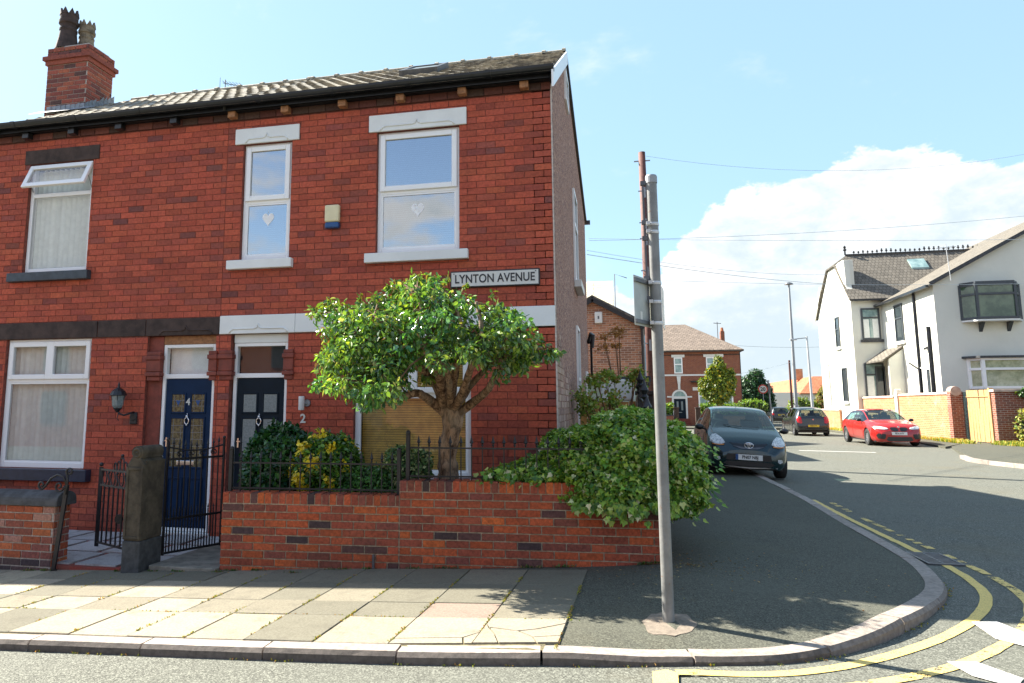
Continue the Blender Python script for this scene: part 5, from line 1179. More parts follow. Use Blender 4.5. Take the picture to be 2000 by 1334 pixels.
# ------------------------------------------------------------------ cars (built in local axes: +Y forward, +X right-hand side of the car)
def interp(T,y):
    if y<=T[0][0]: return T[0][1]
    for (a,p),(b,q) in zip(T,T[1:]):
        if y<=b: t=(y-a)/(b-a); return p+(q-p)*t
    return T[-1][1]
def smooth(T,y,h=.035): return (interp(T,y-h)+2*interp(T,y)+interp(T,y+h))/4
def paint(name,col,metal=.2,rough=.28):
    t=NT(name); n=t.noise(180,2); c=t.mixc(t.ramp(n,.3,.7),tuple(x*.9 for x in col),tuple(x*1.12 for x in col)); d=t.noise(2.5,5,rough=.7); c=t.mixc(t.ramp(d,.45,.8,0,.08),c,(.10,.10,.09))
    t.prin(c,rough,metal,.5,None,Coat_Weight=.6,Coat_Roughness=.06); return t.m
M['lampglass']=tinyglass('headlamp_glass',(.30,.33,.34),(.75,.77,.76),30,.08); M['amber']=simple('amber_lens',(.60,.22,.04),.15,bump=0); M['redlens']=simple('red_lens',(.50,.012,.012),.12,bump=0,var=.3,nscale=30)
M['interior']=simple('car_interior',(.035,.04,.045),.8,bump=0); M['trim']=simple('black_trim',(.014,.015,.016),.35,bump=0); M['alloy']=simple('alloy',(.42,.43,.44),.3,.8,bump=0)
M['palered']=simple('rear_headrest_cloth',(.35,.28,.27),.8,bump=0)
def car(name,label,S,pos,head,roll=0,group=None,cat='car'):
    root=bpy.data.objects.new(name,None); COL.objects.link(root); ORG[root.name]=Vector((0,0,0)); tag(root,label,cat,group)
    L=S['L'];W=S['W']/2; ys=[]; y=-L/2
    ends=L/2-.30
    while y<L/2-1e-6: ys.append(y); y+=.022 if abs(y)>ends else .05
    ys.append(L/2)
    rw=S.get('rw',.29); ra=rw+.045; wheels=S['wheels']
    rows=[]
    for y in ys:
        w,zl,zb,zr,wr,zc=[smooth(S[k],y) for k in ('w','zl','zb','zr','wr','zc')]
        zb=min(zb,zr-.01); zc=max(zc,zr+.003)
        P=[(w*.88,zl),(w*.965,zl+.07),(w,zl+.34*(zb-zl)),(w*1.005,zl+.62*(zb-zl)),(w*.985,zl+.88*(zb-zl)),(w*.955,zb)]
        bx,bz=P[-1]
        for t in (.33,.66,1): P.append((bx+(wr-bx)*(t**1.15),bz+(zr-bz)*t))
        P+=[(wr*.955,zr+(zc-zr)*.30),(wr*.80,zr+(zc-zr)*.62),(wr*.45,zr+(zc-zr)*.90),(0,zc)]
        for yw in wheels:
            d=abs(y-yw)
            if d<ra:
                za=rw+math.sqrt(ra*ra-d*d)
                P=[(x,max(z,za+.0015*i)) if i<5 else (x,z) for i,(x,z) in enumerate(P)]
        rows.append(P)
    K=len(rows[0]); V=[];nv=2*K-1
    for y,P in zip(ys,rows):
        V+=[(x,y,z) for x,z in P]+[(-x,y,z) for x,z in P[-2::-1]]
    F=[];cls=[]
    def kind(i,k):
        y=(ys[i]+ys[i+1])/2; kk=k if k<K-1 else nv-2-k
        P=rows[i]
        if 5<=kk<=7:
            if S['gs'][0]<y<S['gs'][1] and P[8][1]-P[5][1]>.05:
                for a,b in S['pill']:
                    if a<y<b: return 'pillar'
                return 'side'
        if 9<=kk<=11:
            if S['ws'][0]<y<S['ws'][1]: return 'front'
            if S['rg'][0]<y<S['rg'][1]: return 'rear'
        if kk==0 or (kk==1 and P[1][1]<.30): return 'trim' if S.get('sill') else 'body'
        return 'body'
    groups={}
    for i in range(len(ys)-1):
        for k in range(nv-1):
            a=i*nv+k; f=(a,a+nv,a+nv+1,a+1); groups.setdefault(kind(i,k),[]).append(f)
    allf=[f for g in groups.values() for f in g]
    caps=[tuple(range(nv)),tuple(range((len(ys)-1)*nv,len(ys)*nv))[::-1]]
    bvh=BVHTree.FromPolygons(V,[f for f in allf]+caps)
    def sub(fs):
        idx=sorted({i for f in fs for i in f}); mp={j:i for i,j in enumerate(idx)}; return [V[i] for i in idx],[tuple(mp[i] for i in f) for f in fs]
    v,f=sub(groups['body']+caps); body=mk('body',v,f,S['paint'],root,(0,0,0),smooth=True); autosmooth(body,50)
    for k,nm,mt in (('side','side_windows',M['glasscar']),('front','windscreen',M['glasscar']),('rear','rear_window',M['glasscar']),('pillar','window_pillars',M['trim']),('trim','sill_trim',M['trim'])):
        if k in groups:
            if k=='side':
                for sgn,nn in ((1,'side_window'),(-1,'side_window')):
                    fs=[q for q in groups[k] if V[q[0]][0]*sgn>0]; v,f=sub(fs); mk(nn,v,f,mt,root,(0,0,0),smooth=True)
            else: v,f=sub(groups[k]); mk(nm,v,f,mt,root,(0,0,0),smooth=True)
    # floor pan and inner wells
    m=MB(); m.box(-W*.86,W*.86,-L/2+.25,L/2-.25,.17,.26); 
    for yw in wheels: m.box(-W*.80,W*.80,yw-.36,yw+.36,.26,.70)
    m.build('underbody',M['black'],root)
    # wheels
    for yw in wheels:
        for s in (-1,1):
            x=s*(W-.10); t=MB().lathe([(rw*.62,-.09),(rw*.93,-.095),(rw,-.07),(rw,.07),(rw*.93,.095),(rw*.62,.09)],(x,yw,rw),28,'x',cap=False); wh=t.build('wheel',M['rubber'],root,smooth=False); autosmooth(wh,40)
            r_=MB(); xo=x+s*.075; r_.lathe([(rw*.64,-.0),(rw*.60,-s*.03),(rw*.55,-s*.05)],(xo,yw,rw),24,'x',cap=False)
            for q in range(S.get('spokes',7)):
                a=2*PI*q/S.get('spokes',7)+.3; d=Vector((0,math.cos(a),math.sin(a))); c=Vector((xo-s*.012,yw,rw)); r_.beam(c+d*rw*.08,c+d*rw*.62,.035,.02,(1,0,0))
            r_.lathe([(.05,-.012),(.05,.012)],(xo,yw,rw),12,'x'); r_.build('rim',M['alloy'],wh); MB().lathe([(rw*.6,0),(rw*.6,.01)],(x-s*.02,yw,rw),20,'x').build('brake_disc',M['steel_dark'],wh)
    # projected patches
    def patch(nm,outline,mat,face,off=.008,parent=None,rings=4,th=None,mirror=False):
        out=[]
        for sg in ((1,-1) if mirror else (1,)):
            O=[(u*sg,z) for u,z in outline]
            if sg<0: O=O[::-1]
            D=[]
            for (a,b) in zip(O,O[1:]+O[:1]):
                for t in (0,.5): D.append((a[0]+(b[0]-a[0])*t,a[1]+(b[1]-a[1])*t))
            n=len(D); cu=sum(p[0] for p in D)/n; cz=sum(p[1] for p in D)/n; vs=[];fs=[]
            def pr(u,z,o):
                if face in('front','rear'):
                    s=1 if face=='front' else -1; h=bvh.ray_cast(Vector((u,s*(L/2+1),z)),Vector((0,-s,0)))[0]
                    yy=h.y if h and h.y*s>0 else s*(L/2-.05); return (u,yy+s*o,z)
                s=1 if face=='right' else -1; h=bvh.ray_cast(Vector((s*(W+1),u,z)),Vector((-s,0,0)))[0]; xx=h.x if h else s*W; return (xx+s*o,u,z)
            for r_,o in [(1.0,-.01),(1.0,off)]+[(1-k/rings,off) for k in range(1,rings)]:
                for u,z in D: vs.append(pr(cu+(u-cu)*r_,cz+(z-cz)*r_,o))
            vs.append(pr(cu,cz,off)); R_=rings+1
            for q in range(R_-1):
                for k in range(n): fs.append((q*n+k,q*n+(k+1)%n,(q+1)*n+(k+1)%n,(q+1)*n+k))
            for k in range(n): fs.append(((R_-1)*n+k,(R_-1)*n+(k+1)%n,R_*n))
            o=mk(nm,vs,fs,mat,parent or root,(0,0,0)); autosmooth(o,45); out.append(o)
        return out
    def plate(txt,z,face,mat,blue=False,w=.52,h=.112,size=.088):
        s=1 if face=='front' else -1; hh=[bvh.ray_cast(Vector((u,s*(L/2+1),zz)),Vector((0,-s,0)))[0] for u in (-w/2,0,w/2) for zz in (z-h/2,z+h/2)]; yy=max((q.y*s for q in hh if q),default=L/2)*s+s*.012
        yy=(bvh.ray_cast(Vector((0,s*(L/2+1),z)),Vector((0,-s,0)))[0].y)+s*.015
        p=MB().box(-w/2,w/2,yy-.006,yy+.006,z-h/2,z+h/2).build('number_plate',mat,root,(0,0,0))
        if blue: b=s*w/2; MB().box(min(b,b-s*.05),max(b,b-s*.05),yy+s*.0065-.0006,yy+s*.0065+.0006,z-h/2,z+h/2).build('blue_band',M['blueplastic'],p,(0,0,0))
        addtext('plate_letters',txt,size,(-s*.02 if blue else 0,yy+s*.0085,z),(PI/2,0,0 if s<0 else PI),M['letter'],p,.0006,.0022,sx=.86)
    # door shut lines and handles
    for s in (-1,1):
        for yd in S.get('doors',()):
            m=MB(); 
            pts=[]
            for i in range(9):
                z=.32+i*(.86-.32)/8; h=bvh.ray_cast(Vector((s*(W+1),yd,z)),Vector((-s,0,0)))[0]
                if h: pts.append((h.x+s*.001,yd,z))
            if len(pts)>1: m.tube(pts,.005,4).build('door_gap',M['trim'],root,(0,0,0))
        for yd in S.get('handles',()):
            h=bvh.ray_cast(Vector((s*(W+1),yd,.80)),Vector((-s,0,0)))[0]
            if h: MB().box(h.x+s*.004-.012,h.x+s*.004+.012,yd-.09,yd+.09,.79,.815).build('door_handle',S['paint'],root,(0,0,0),bevel=.008)
        ym,zm=S['mirror']; h=bvh.ray_cast(Vector((s*(W+1),ym,zm)),Vector((-s,0,0)))[0]; hx=(h.x if h else s*W*.85)
        m=MB(); m.ball((0,0,0),1,10); m.v=[(hx+s*.12+a*.095,ym+b*.055,zm+.045+c*.062) for a,b,c in m.v]; m.beam((hx-s*.02,ym,zm),(hx+s*.07,ym,zm+.02),.05,.03); m.build('door_mirror',S.get('mirrormat',M['trim']),root,(0,0,0),smooth=True)
    # cabin
    yw0=S['ws'][0]; m=MB(); m.box(-W*.80,W*.80,S['rg'][1]-.1,S['ws'][1]-.15,.30,.62)
    m.box(-W*.82,W*.82,S['ws'][0]+.25,S['ws'][1]-.10,.60,S['dash']); m.build('dashboard',M['interior'],root,(0,0,0),bevel=.03)
    for s in (-1,1):
        m=MB(); y=S['ws'][0]-.35; m.box(s*.35-.22,s*.35+.22,y-.1,y+.42,.5,.66); m.obox((s*.35,y-.08,.86),(.21,0,0),(0,.05,.012),(0,-.06,.30)); m.obox((s*.35,y-.17,1.20),(.11,0,0),(0,.04,0),(0,-.01,.085)); m.build('front_seat',M['interior'],root,(0,0,0),bevel=.04)
    m=MB(); y=S['rg'][1]+.25; m.box(-.56,.56,y-.06,y+.06,.5,1.02)
    for q in (-.36,.36): m.box(q-.11,q+.11,y-.05,y+.04,1.03,1.17)
    m.build('rear_seat',M['palered'],root,(0,0,0),bevel=.04)
    c=Vector((.35,S['ws'][0]+.16,.95)); u=Vector((1,0,0)); w=Vector((0,-.35,.94)); MB().tube([c+u*.18*math.cos(t)+w*.18*math.sin(t) for t in [i*2*PI/20 for i in range(21)]],.014,6,cap=False).beam(c-u*.18,c+u*.18,.03,.02).build('steering_wheel',M['trim'],root,(0,0,0))
    root.location=Vector(pos); root.rotation_euler=(0,roll,head)
    return root,patch,plate,bvh
TEAL=paint('teal_car_paint',(.002,.022,.025),.15,.25); BLACKP=paint('black_car_paint',(.014,.017,.019),.1,.25); REDP=paint('red_car_paint',(.36,.013,.010),.1,.28); DKP=paint('dark_grey_car_paint',(.022,.026,.032),.3,.25)
AY=dict(L=3.40,W=1.62,paint=TEAL,wheels=(1.08,-1.26),rw=.285,spokes=7,dash=.93,sill=False,
 zc=[(-1.70,.60),(-1.66,.86),(-1.60,1.02),(-1.28,1.38),(-1.0,1.445),(-.2,1.465),(.2,1.43),(.42,1.35),(1.02,1.01),(1.30,.92),(1.5,.82),(1.60,.74),(1.66,.66),(1.70,.54)],
 zr=[(-1.70,.56),(-1.64,.88),(-1.28,1.31),(-1.0,1.38),(-.2,1.405),(.2,1.37),(.42,1.28),(1.02,.975),(1.30,.86),(1.5,.755),(1.60,.67),(1.66,.58),(1.70,.50)],
 zb=[(-1.70,.54),(-1.60,.88),(-1.3,.98),(-.6,.95),(.3,.91),(.95,.90),(1.30,.81),(1.5,.70),(1.62,.60),(1.70,.48)],
 w=[(-1.70,.58),(-1.64,.70),(-1.45,.785),(-1.1,.805),(0,.80),(1.1,.80),(1.40,.775),(1.55,.72),(1.64,.64),(1.70,.50)],
 wr=[(-1.70,.5),(-1.28,.56),(-.2,.585),(.3,.59),(1.02,.67),(1.30,.66),(1.5,.58),(1.64,.48),(1.70,.38)],
 zl=[(-1.70,.34),(-1.55,.24),(1.45,.20),(1.62,.18),(1.70,.24)],gs=(-1.15,.92),ws=(.25,1.04),rg=(-1.62,-1.30),pill=((-.42,-.34),(-1.2,-1.0)),doors=(.78,-.40),handles=(-.25,),mirror=(.72,.93))
p0=atY(1462,880,15.95)
c,patch,plate,_=car('small_car','dark teal small hatchback parked half on the pavement, facing the camera',AY,(p0.x-.02,15.95+1.70,.05),PI,R(-3.0),None)
for o in patch('headlight',[(.45,.70),(.50,.79),(.60,.865),(.68,.85),(.735,.77),(.735,.70),(.65,.665),(.52,.665)],M['lampglass'],'front',.012,mirror=True): pass
patch('indicator',[(.47,.672),(.60,.66),(.70,.672),(.70,.655),(.58,.64),(.48,.65)],M['amber'],'front',.016,mirror=True)
patch('grille',[(-.37,.715),(-.2,.695),(0,.685),(.2,.695),(.37,.715),(.30,.655),(.16,.615),(0,.605),(-.16,.615),(-.30,.655)],M['trim'],'front',.010)
patch('grille_surround',[(-.30,.65),(-.16,.61),(0,.60),(.16,.61),(.30,.65),(.30,.64),(.16,.596),(0,.585),(-.16,.596),(-.30,.64)],M['steel_dark'],'front',.012,rings=2)
patch('lower_intake',[(-.44,.335),(0,.345),(.44,.335),(.50,.29),(.36,.235),(0,.225),(-.36,.235),(-.50,.29)],M['trim'],'front',.008)
patch('bumper_slot',[(-.42,.485),(.42,.485),(.44,.36),(-.44,.36)],M['trim'],'front',.006)
patch('fog_lamp',[(.56,.41),(.64,.41),(.66,.36),(.60,.33),(.55,.36)],M['lampglass'],'front',.012,mirror=True)
patch('bumper_trim',[(-.56,.245),(0,.222),(.56,.245),(.55,.225),(0,.20),(-.55,.225)],M['steel_light'],'front',.014,rings=2)
plate('PN07 NBJ',.425,'front',M['plateW'],True)
def emblem(root,y,z,a=.085,b=.058):
    m=MB(); 
    for (ra_,rb_,dz) in ((a,b,0),(a*.26,b*.90,0),(a*.66,b*.30,b*.52)): m.tube([(ra_*math.cos(t),y,z+dz+rb_*math.sin(t)) for t in [i*2*PI/22 for i in range(23)]],.0075,5,cap=False)
    m.build('front_emblem',M['chrome'],root,(0,0,0),smooth=True)
emblem(c,1.685,.665)
MB().tube([(-.30,1.02,1.035),(.05,1.03,1.03),(.40,.95,1.06)],.006,5).build('wiper',M['trim'],c,(0,0,0)); MB().tube([(.05,.30,1.43),(.05,.05,1.53)],.006,5).build('aerial',M['trim'],c,(0,0,0))
# red hatchback
BM=dict(L=4.33,W=1.77,paint=REDP,wheels=(1.32,-1.37),rw=.325,spokes=10,dash=.90,mirrormat=M['trim'],
 zc=[(-2.16,.62),(-2.12,.88),(-2.04,1.02),(-1.70,1.26),(-1.45,1.36),(-.6,1.42),(.0,1.41),(.35,1.33),(1.02,1.00),(1.4,.95),(1.85,.86),(2.02,.77),(2.10,.70),(2.165,.58)],
 zr=[(-2.16,.58),(-2.06,.92),(-1.70,1.20),(-1.45,1.30),(-.6,1.355),(.0,1.345),(.35,1.26),(1.02,.965),(1.4,.90),(1.85,.79),(2.02,.71),(2.10,.64),(2.165,.52)],
 zb=[(-2.16,.56),(-2.0,.90),(-1.5,.97),(-.6,.95),(.3,.92),(.95,.91),(1.4,.85),(1.85,.74),(2.02,.66),(2.165,.50)],
 w=[(-2.16,.66),(-2.08,.78),(-1.8,.87),(-1.3,.885),(0,.86),(1.2,.885),(1.75,.86),(1.98,.79),(2.10,.70),(2.165,.60)],
 wr=[(-2.16,.6),(-1.70,.58),(-.6,.60),(.2,.61),(1.02,.70),(1.4,.72),(1.85,.66),(2.05,.58),(2.165,.50)],
 zl=[(-2.16,.34),(-1.95,.24),(1.8,.18),(2.05,.16),(2.165,.18)],gs=(-1.62,.95),ws=(.12,1.04),rg=(-2.05,-1.72),pill=((-.42,-.33),(-1.25,-1.15)),doors=(.85,-.38,-1.2),handles=(-.2,-1.0),mirror=(.72,.93))
p0=atY(1757,850,30.6)
c,patch,plate,_=car('red_hatchback','shiny red hatchback parked facing the camera beside the sunlit brick wall',BM,(p0.x,30.6+2.16,0),PI)
patch('headlight',[(.36,.66),(.40,.71),(.60,.755),(.76,.765),(.78,.72),(.70,.66),(.50,.64)],M['lampglass'],'front',.012,mirror=True)
patch('kidney_grille',[(.03,.60),(.04,.70),(.10,.725),(.24,.725),(.30,.69),(.27,.61),(.18,.575),(.08,.575)],M['trim'],'front',.012,mirror=True)
patch('lower_intake',[(-.40,.36),(.40,.36),(.46,.24),(.36,.20),(-.36,.20),(-.46,.24)],M['trim'],'front',.008)
patch('side_intake',[(.46,.46),(.70,.49),(.76,.42),(.72,.30),(.52,.27),(.48,.34)],M['trim'],'front',.010,mirror=True)
plate('FE16 ATY',.49,'front',M['plateW'])
MB().lathe([(.036,0),(.036,.01)],(0,2.10,.735),14,'y').build('bonnet_badge',M['steel_light'],c,(0,0,0))
# black hatch seen from behind
PE=dict(L=3.75,W=1.67,paint=BLACKP,wheels=(1.18,-1.22),rw=.29,spokes=8,dash=.95,
 zc=[(-1.87,.55),(-1.83,.80),(-1.78,.98),(-1.52,1.36),(-1.3,1.44),(-.4,1.48),(.2,1.45),(.45,1.37),(1.1,1.02),(1.5,.93),(1.75,.80),(1.87,.6)],
 zr=[(-1.87,.50),(-1.82,.76),(-1.76,.95),(-1.52,1.29),(-1.3,1.38),(-.4,1.42),(.2,1.39),(.45,1.30),(1.1,.98),(1.5,.88),(1.75,.74),(1.87,.55)],
 zb=[(-1.87,.48),(-1.80,.74),(-1.72,.92),(-1.4,1.0),(-.4,.96),(.9,.91),(1.5,.84),(1.75,.70),(1.87,.52)],
 w=[(-1.87,.66),(-1.82,.75),(-1.6,.81),(-1.1,.835),(0,.83),(1.2,.83),(1.6,.77),(1.8,.65),(1.87,.5)],
 wr=[(-1.87,.62),(-1.76,.66),(-1.52,.57),(-.4,.60),(.4,.60),(1.1,.68),(1.5,.66),(1.87,.4)],
 zl=[(-1.87,.32),(-1.7,.26),(1.6,.2),(1.87,.3)],gs=(-1.35,.95),ws=(.3,1.12),rg=(-1.765,-1.53),pill=((-.42,-.34),(-1.1,-1.02)),doors=(.8,-.4),handles=(-.2,),mirror=(.8,.95))
p0=atY(1589,830,40.2)
c,patch,plate,_=car('small_hatchback','black small hatchback seen from behind with red tail lights and yellow plate',PE,(p0.x,40.2+1.87,0),0)
patch('tail_light',[(.52,.66),(.54,.92),(.60,1.0),(.70,.98),(.76,.84),(.74,.70),(.62,.64)],M['redlens'],'rear',.014,mirror=True)
patch('bumper_strip',[(-.74,.46),(.74,.46),(.74,.36),(-.74,.36)],M['trim'],'rear',.010,rings=2)
plate('PE08 KYT',.52,'rear',M['plateY']); MB().lathe([(.035,-.012),(.035,0)],(0,-1.83,.84),12,'y').build('rear_badge',M['chrome'],c,(0,0,0)); MB().tube([(0,-1.80,1.03),(.25,-1.77,1.06)],.010,5).build('wiper',M['trim'],c,(0,0,0))
ES=dict(PE); ES.update(paint=DKP,rw=.31)
p0=atY(1527,815,70)
c,patch,plate,_=car('distant_car','dark estate car with yellow plate parked far down the street',ES,(p0.x,72,0),0)
patch('tail_light',[(.56,.72),(.58,.90),(.70,.90),(.76,.80),(.72,.72)],M['redlens'],'rear',.014,mirror=True); plate('MW55 OLD' if False else 'MJ57 BKE',.74,'rear',M['plateY'])
# ------------------------------------------------------------------ the far side of the street
def roofquad(name,mat,parent,quads,th=.06):
    """planar roof slopes; u runs along the eaves, v up the slope"""
    vs=[];fs=[];uv=[]
    for q in quads:
        q=[Vector(p) for p in q]; n=len(vs); e=(q[1]-q[0]).normalized(); nn=(q[1]-q[0]).cross(q[-1]-q[0]).normalized(); s=nn.cross(e)
        if s.z<0: s=-s
        k=len(q); top=q; bot=[p-EZ*th for p in q]; vs+=top+bot; uv+=[((p-q[0]).dot(e),(p-q[0]).dot(s),0) for p in top]*2
        fs.append(tuple(range(n,n+k))); fs.append(tuple(range(n+k,n+2*k))[::-1]); fs+=[(n+i,n+(i+1)%k,n+k+(i+1)%k,n+k+i) for i in range(k)]
    o=mk(name,vs,fs,mat,parent); a=o.data.attributes.new('uvw','FLOAT_VECTOR','POINT'); a.data.foreach_set('vector',[c for p in uv for c in p]); return o
def simplewin(parent,plane,a0,a1,z0,z1,c,mat,glass='glassdark',mid=None,mull=(),fw=.06,nrm=-1,sill=None,blind=None):
    """window on plane Y=c (facing -Y) or X=c (facing -X)"""
    def box(m,a,b,lo,hi,d0,d1):
        if plane=='Y': m.box(a,b,c-d1,c-d0,lo,hi)
        else: m.box(c-d1,c-d0,a,b,lo,hi)
    m=MB(); 
    for (a,b,lo,hi) in ((a0,a0+fw,z0,z1),(a1-fw,a1,z0,z1),(a0+fw,a1-fw,z0,z0+fw),(a0+fw,a1-fw,z1-fw,z1)): box(m,a,b,lo,hi,.002,.06)
    if mid: box(m,a0+fw,a1-fw,mid-fw/2,mid+fw/2,.002,.055)
    for x in mull: box(m,x-fw/2,x+fw/2,z0+fw,z1-fw,.002,.058)
    w=m.build('window',mat,parent)
    m=MB(); box(m,a0+fw,a1-fw,z0+fw,z1-fw,.003,.02); m.build('pane',M[glass],w)
    if blind:
        for (p,q) in blind: m=MB(); box(m,a0+fw+(a1-a0-2*fw)*p,a0+fw+(a1-a0-2*fw)*q,z0+fw,(mid or z1)-fw,.0205,.026); m.build('curtain',M['blinds'],w)
    if sill: m=MB(); box(m,a0-.1,a1+.1,z0-.16,z0-.002,.002,.12); m.build('sill',sill,w)
    return w
# --- brick gable building just beyond
g=thing('brick_building','small brown brick building with a black-edged gable and white alarm box, behind the gable wall','building',(0,24,0))
gx0,gx1,pk=-2.4,.76,-.76
MB().prism([(gx0,24,-.1),(gx1,24,-.1),(gx1,24,4.10),(pk,24,4.98),(gx0,24,4.05)],(0,7,0)).build('wall',M['midbrick'],g)
m=MB(); 
for a,b in (((pk,23.85,5.06),(gx1+.16,23.85,4.12)),((pk,23.85,5.06),(gx0-.1,23.85,4.1))): m.beam(a,b,.10,.20,(0,0,1))
m.build('bargeboard',M['black'],g)
roofquad('roof',M['slate'],g,[[(gx1+.22,23.8,4.16),(gx1+.22,31.2,4.16),(pk,31.2,5.18),(pk,23.8,5.18)],[(gx0-.2,31.2,4.12),(gx0-.2,23.8,4.12),(pk,23.8,5.18),(pk,31.2,5.18)]])
m=MB(); m.tube([(gx1+.05,23.9,4.1),(gx1+.05,23.9,0)],.05,8); m.box(gx1-.02,gx1+.2,23.8,31,4.02,4.12); m.build('downpipe',M['gutter'],g)
a=thing('alarm_box','small white alarm box high on the brown brick gable','alarm box',(-.55,23.9,4.3)); MB().box(-.70,-.45,23.90,23.995,4.24,4.62).build('cover',M['white'],a,bevel=.03); MB().box(-.60,-.55,23.89,23.899,4.38,4.48).build('indicator',M['steel_dark'],a)
g=thing('house','house end with pale ribbed roof tiles showing above the black-edged gable','house',(-.7,32,0)); MB().box(-5,-.12,32.4,40,-.1,5.8).build('wall',M['midbrick'],g)
roofquad('roof',M['paletile'],g,[[(-5,31.9,5.7),(-.10,31.9,5.7),(-.10,35,7.55),(-5,35,7.55)],[(-.10,38,5.7),(-5,38,5.7),(-5,35,7.55),(-.10,35,7.55)]],.12)
a=thing('tv_aerial','thin bent aerial mast beside the pale ribbed roof','aerial',(.0,31,4.5)); MB().tube([(-.02,31.5,4.6),(-.02,31.5,7.25),(.50,31.5,7.05)],.022,6).build('mast',M['steel'],a)
# low outbuilding and fence between
g=thing('outbuilding','low pale green rendered outbuilding with a flat grey roof edge behind the fence','outbuilding',(.0,16.5,0)); MB().box(-2.5,.62,16.5,19,-.1,2.05).build('wall',M['palegreen'],g); MB().box(-2.6,.70,16.35,19.1,2.052,2.18).build('roof',M['stone_coping'],g,bevel=.01)
g=thing('tarpaulin_cover','crumpled white tarpaulin cover behind the top of the wooden fence','cover',(-.1,13.9,1.6))
m=MB(); m.prism([(-.36,13.75,1.62),(.28,13.75,1.62),(.30,13.75,1.90),(.22,13.75,2.02),(-.22,13.75,2.02),(-.33,13.75,1.88)],(0,.5,0)); m.build('cover',M['white'],g,bevel=.03)
g=thing('wooden_fence','brown vertical board fence beside the gable wall','fence',(-.15,13.6,.1)); m=MB(); r=random.Random(2)
x=-.70
while x<.30: w=.125; m.box(x+.003,x+w-.003,13.5+r.uniform(0,.006),13.53,.1,1.60+r.uniform(-.01,.01)); x+=w
m.build('boards',M['wood'],g); MB().box(-.70,.32,13.531,13.58,1.1,1.2).box(-.70,.32,13.49,13.50,1.12,1.19).build('rail',M['wood'],g); MB().box(.30,.36,13.48,13.56,.1,1.68).build('post',M['white'],g)
# --- far brick house facing us
FX0,FX1,FY=-3.5,9.38,60
g=thing('brick_house','large brick house with arched white doorway and hipped tile roof ending the street','house',(5,FY,0))
MB().box(FX0,FX1,FY,FY+9,-.1,6.0).build('wall',M['farbrick'],g)
roofquad('roof',M['fartile'],g,[[(FX0-.3,FY-.35,5.95),(FX1+.3,FY-.35,5.95),(FX1-3.6,FY+4.5,8.55),(FX0,FY+4.5,8.55)],[(FX1+.3,FY-.35,5.95),(FX1+.3,FY+9.3,5.95),(FX1-3.6,FY+4.5,8.55)],[(FX1+.3,FY+9.3,5.95),(FX0,FY+9.3,5.95),(FX0,FY+4.5,8.55),(FX1-3.6,FY+4.5,8.55)]],.1)
MB().box(FX0,FX1+.28,FY-.34,FY-.22,5.82,5.94).build('gutter',M['gutter'],g)
MB().box(FX0,FX1+.03,FY-.035,FY-.002,3.92,4.05).build('string_course',M['white'],g); MB().box(FX0,FX1+.03,FY-.04,FY-.002,5.55,5.62).build('eaves_band',M['stone_dark'],g)
for x0,x1,mull in ((1.2,2.95,()),(4.40,5.05,()),(6.85,8.0,(7.42,))):
    simplewin(g,'Y',x0,x1,4.12,5.40,FY,M['upvc'],'paleglass',mid=4.85,mull=mull,fw=.09); MB().box(x0-.18,x1+.18,FY-.05,FY-.002,5.41,5.62).build('lintel',M['white'],g)
simplewin(g,'Y',6.15,8.75,1.0,2.75,FY,M['upvc'],'paleglass',mull=(6.9,8.0),fw=.12,mid=2.3); MB().box(5.75,8.95,FY-.05,FY-.002,2.76,3.02).build('lintel',M['white'],g); MB().box(5.6,8.3,FY-.6,FY-.05,3.4,3.5).build('awning',M['black'],g)
simplewin(g,'Y',1.0,3.0,.9,2.8,FY,M['upvc'],'paleglass',mull=(2.0,),fw=.12,mid=2.2)
# arched doorway
m=MB(); cx=4.72; hw=.45
arc=lambda r_,n=12:[(cx+r_*math.cos(PI*i/n),2.25+r_*math.sin(PI*i/n)) for i in range(n+1)]
o_,i_=arc(hw+.14),arc(hw)
for k in range(12): m.add([(o_[k][0],FY-.06,o_[k][1]),(o_[k+1][0],FY-.06,o_[k+1][1]),(i_[k+1][0],FY-.06,i_[k+1][1]),(i_[k][0],FY-.06,i_[k][1])]+[(o_[k][0],FY,o_[k][1]),(o_[k+1][0],FY,o_[k+1][1])],[(0,1,2,3),(0,4,5,1)])
m.box(cx-hw-.14,cx-hw,FY-.06,FY-.002,.55,2.25).box(cx+hw,cx+hw+.14,FY-.06,FY-.002,.55,2.25).box(cx-hw,cx+hw,FY-.055,FY-.002,2.10,2.30).box(cx-.95,cx-hw-.14,FY-.05,FY-.002,2.2,2.32).box(cx+hw+.14,cx+.95,FY-.05,FY-.002,2.2,2.32)
m.box(cx-.09,cx+.09,FY-.08,FY-.062,2.85,3.4).prism([(cx-.10,FY-.10,3.3),(cx+.10,FY-.10,3.3),(cx+.16,FY-.10,3.9),(cx-.16,FY-.10,3.9)],(0,.09,0)); m.build('door_surround',M['white'],g)
m=MB(); pts=[(x,FY-.03,z) for x,z in arc(hw)]; m.add(pts,[tuple(range(len(pts)))]); m.build('fanlight',M['paleglass'],g)
d=MB().box(cx-hw,cx+hw,FY-.03,FY-.002,.55,2.10).build('door',M['door_black'],g)
MB().box(cx-.24,cx-.10,FY-.035,FY-.031,1.2,1.9).box(cx+.10,cx+.24,FY-.035,FY-.031,1.2,1.9).box(cx-.14,cx+.14,FY-.037,FY-.032,1.0,1.06).build('door_panes',M['frosted'],d)
m=MB(); 
for k in range(4): m.box(cx-.7,cx+.7,FY-.3*(4-k),FY-.3*(3-k)-.002,-.1,.13+.13*k)
m.build('steps',M['red_jamb'],g)
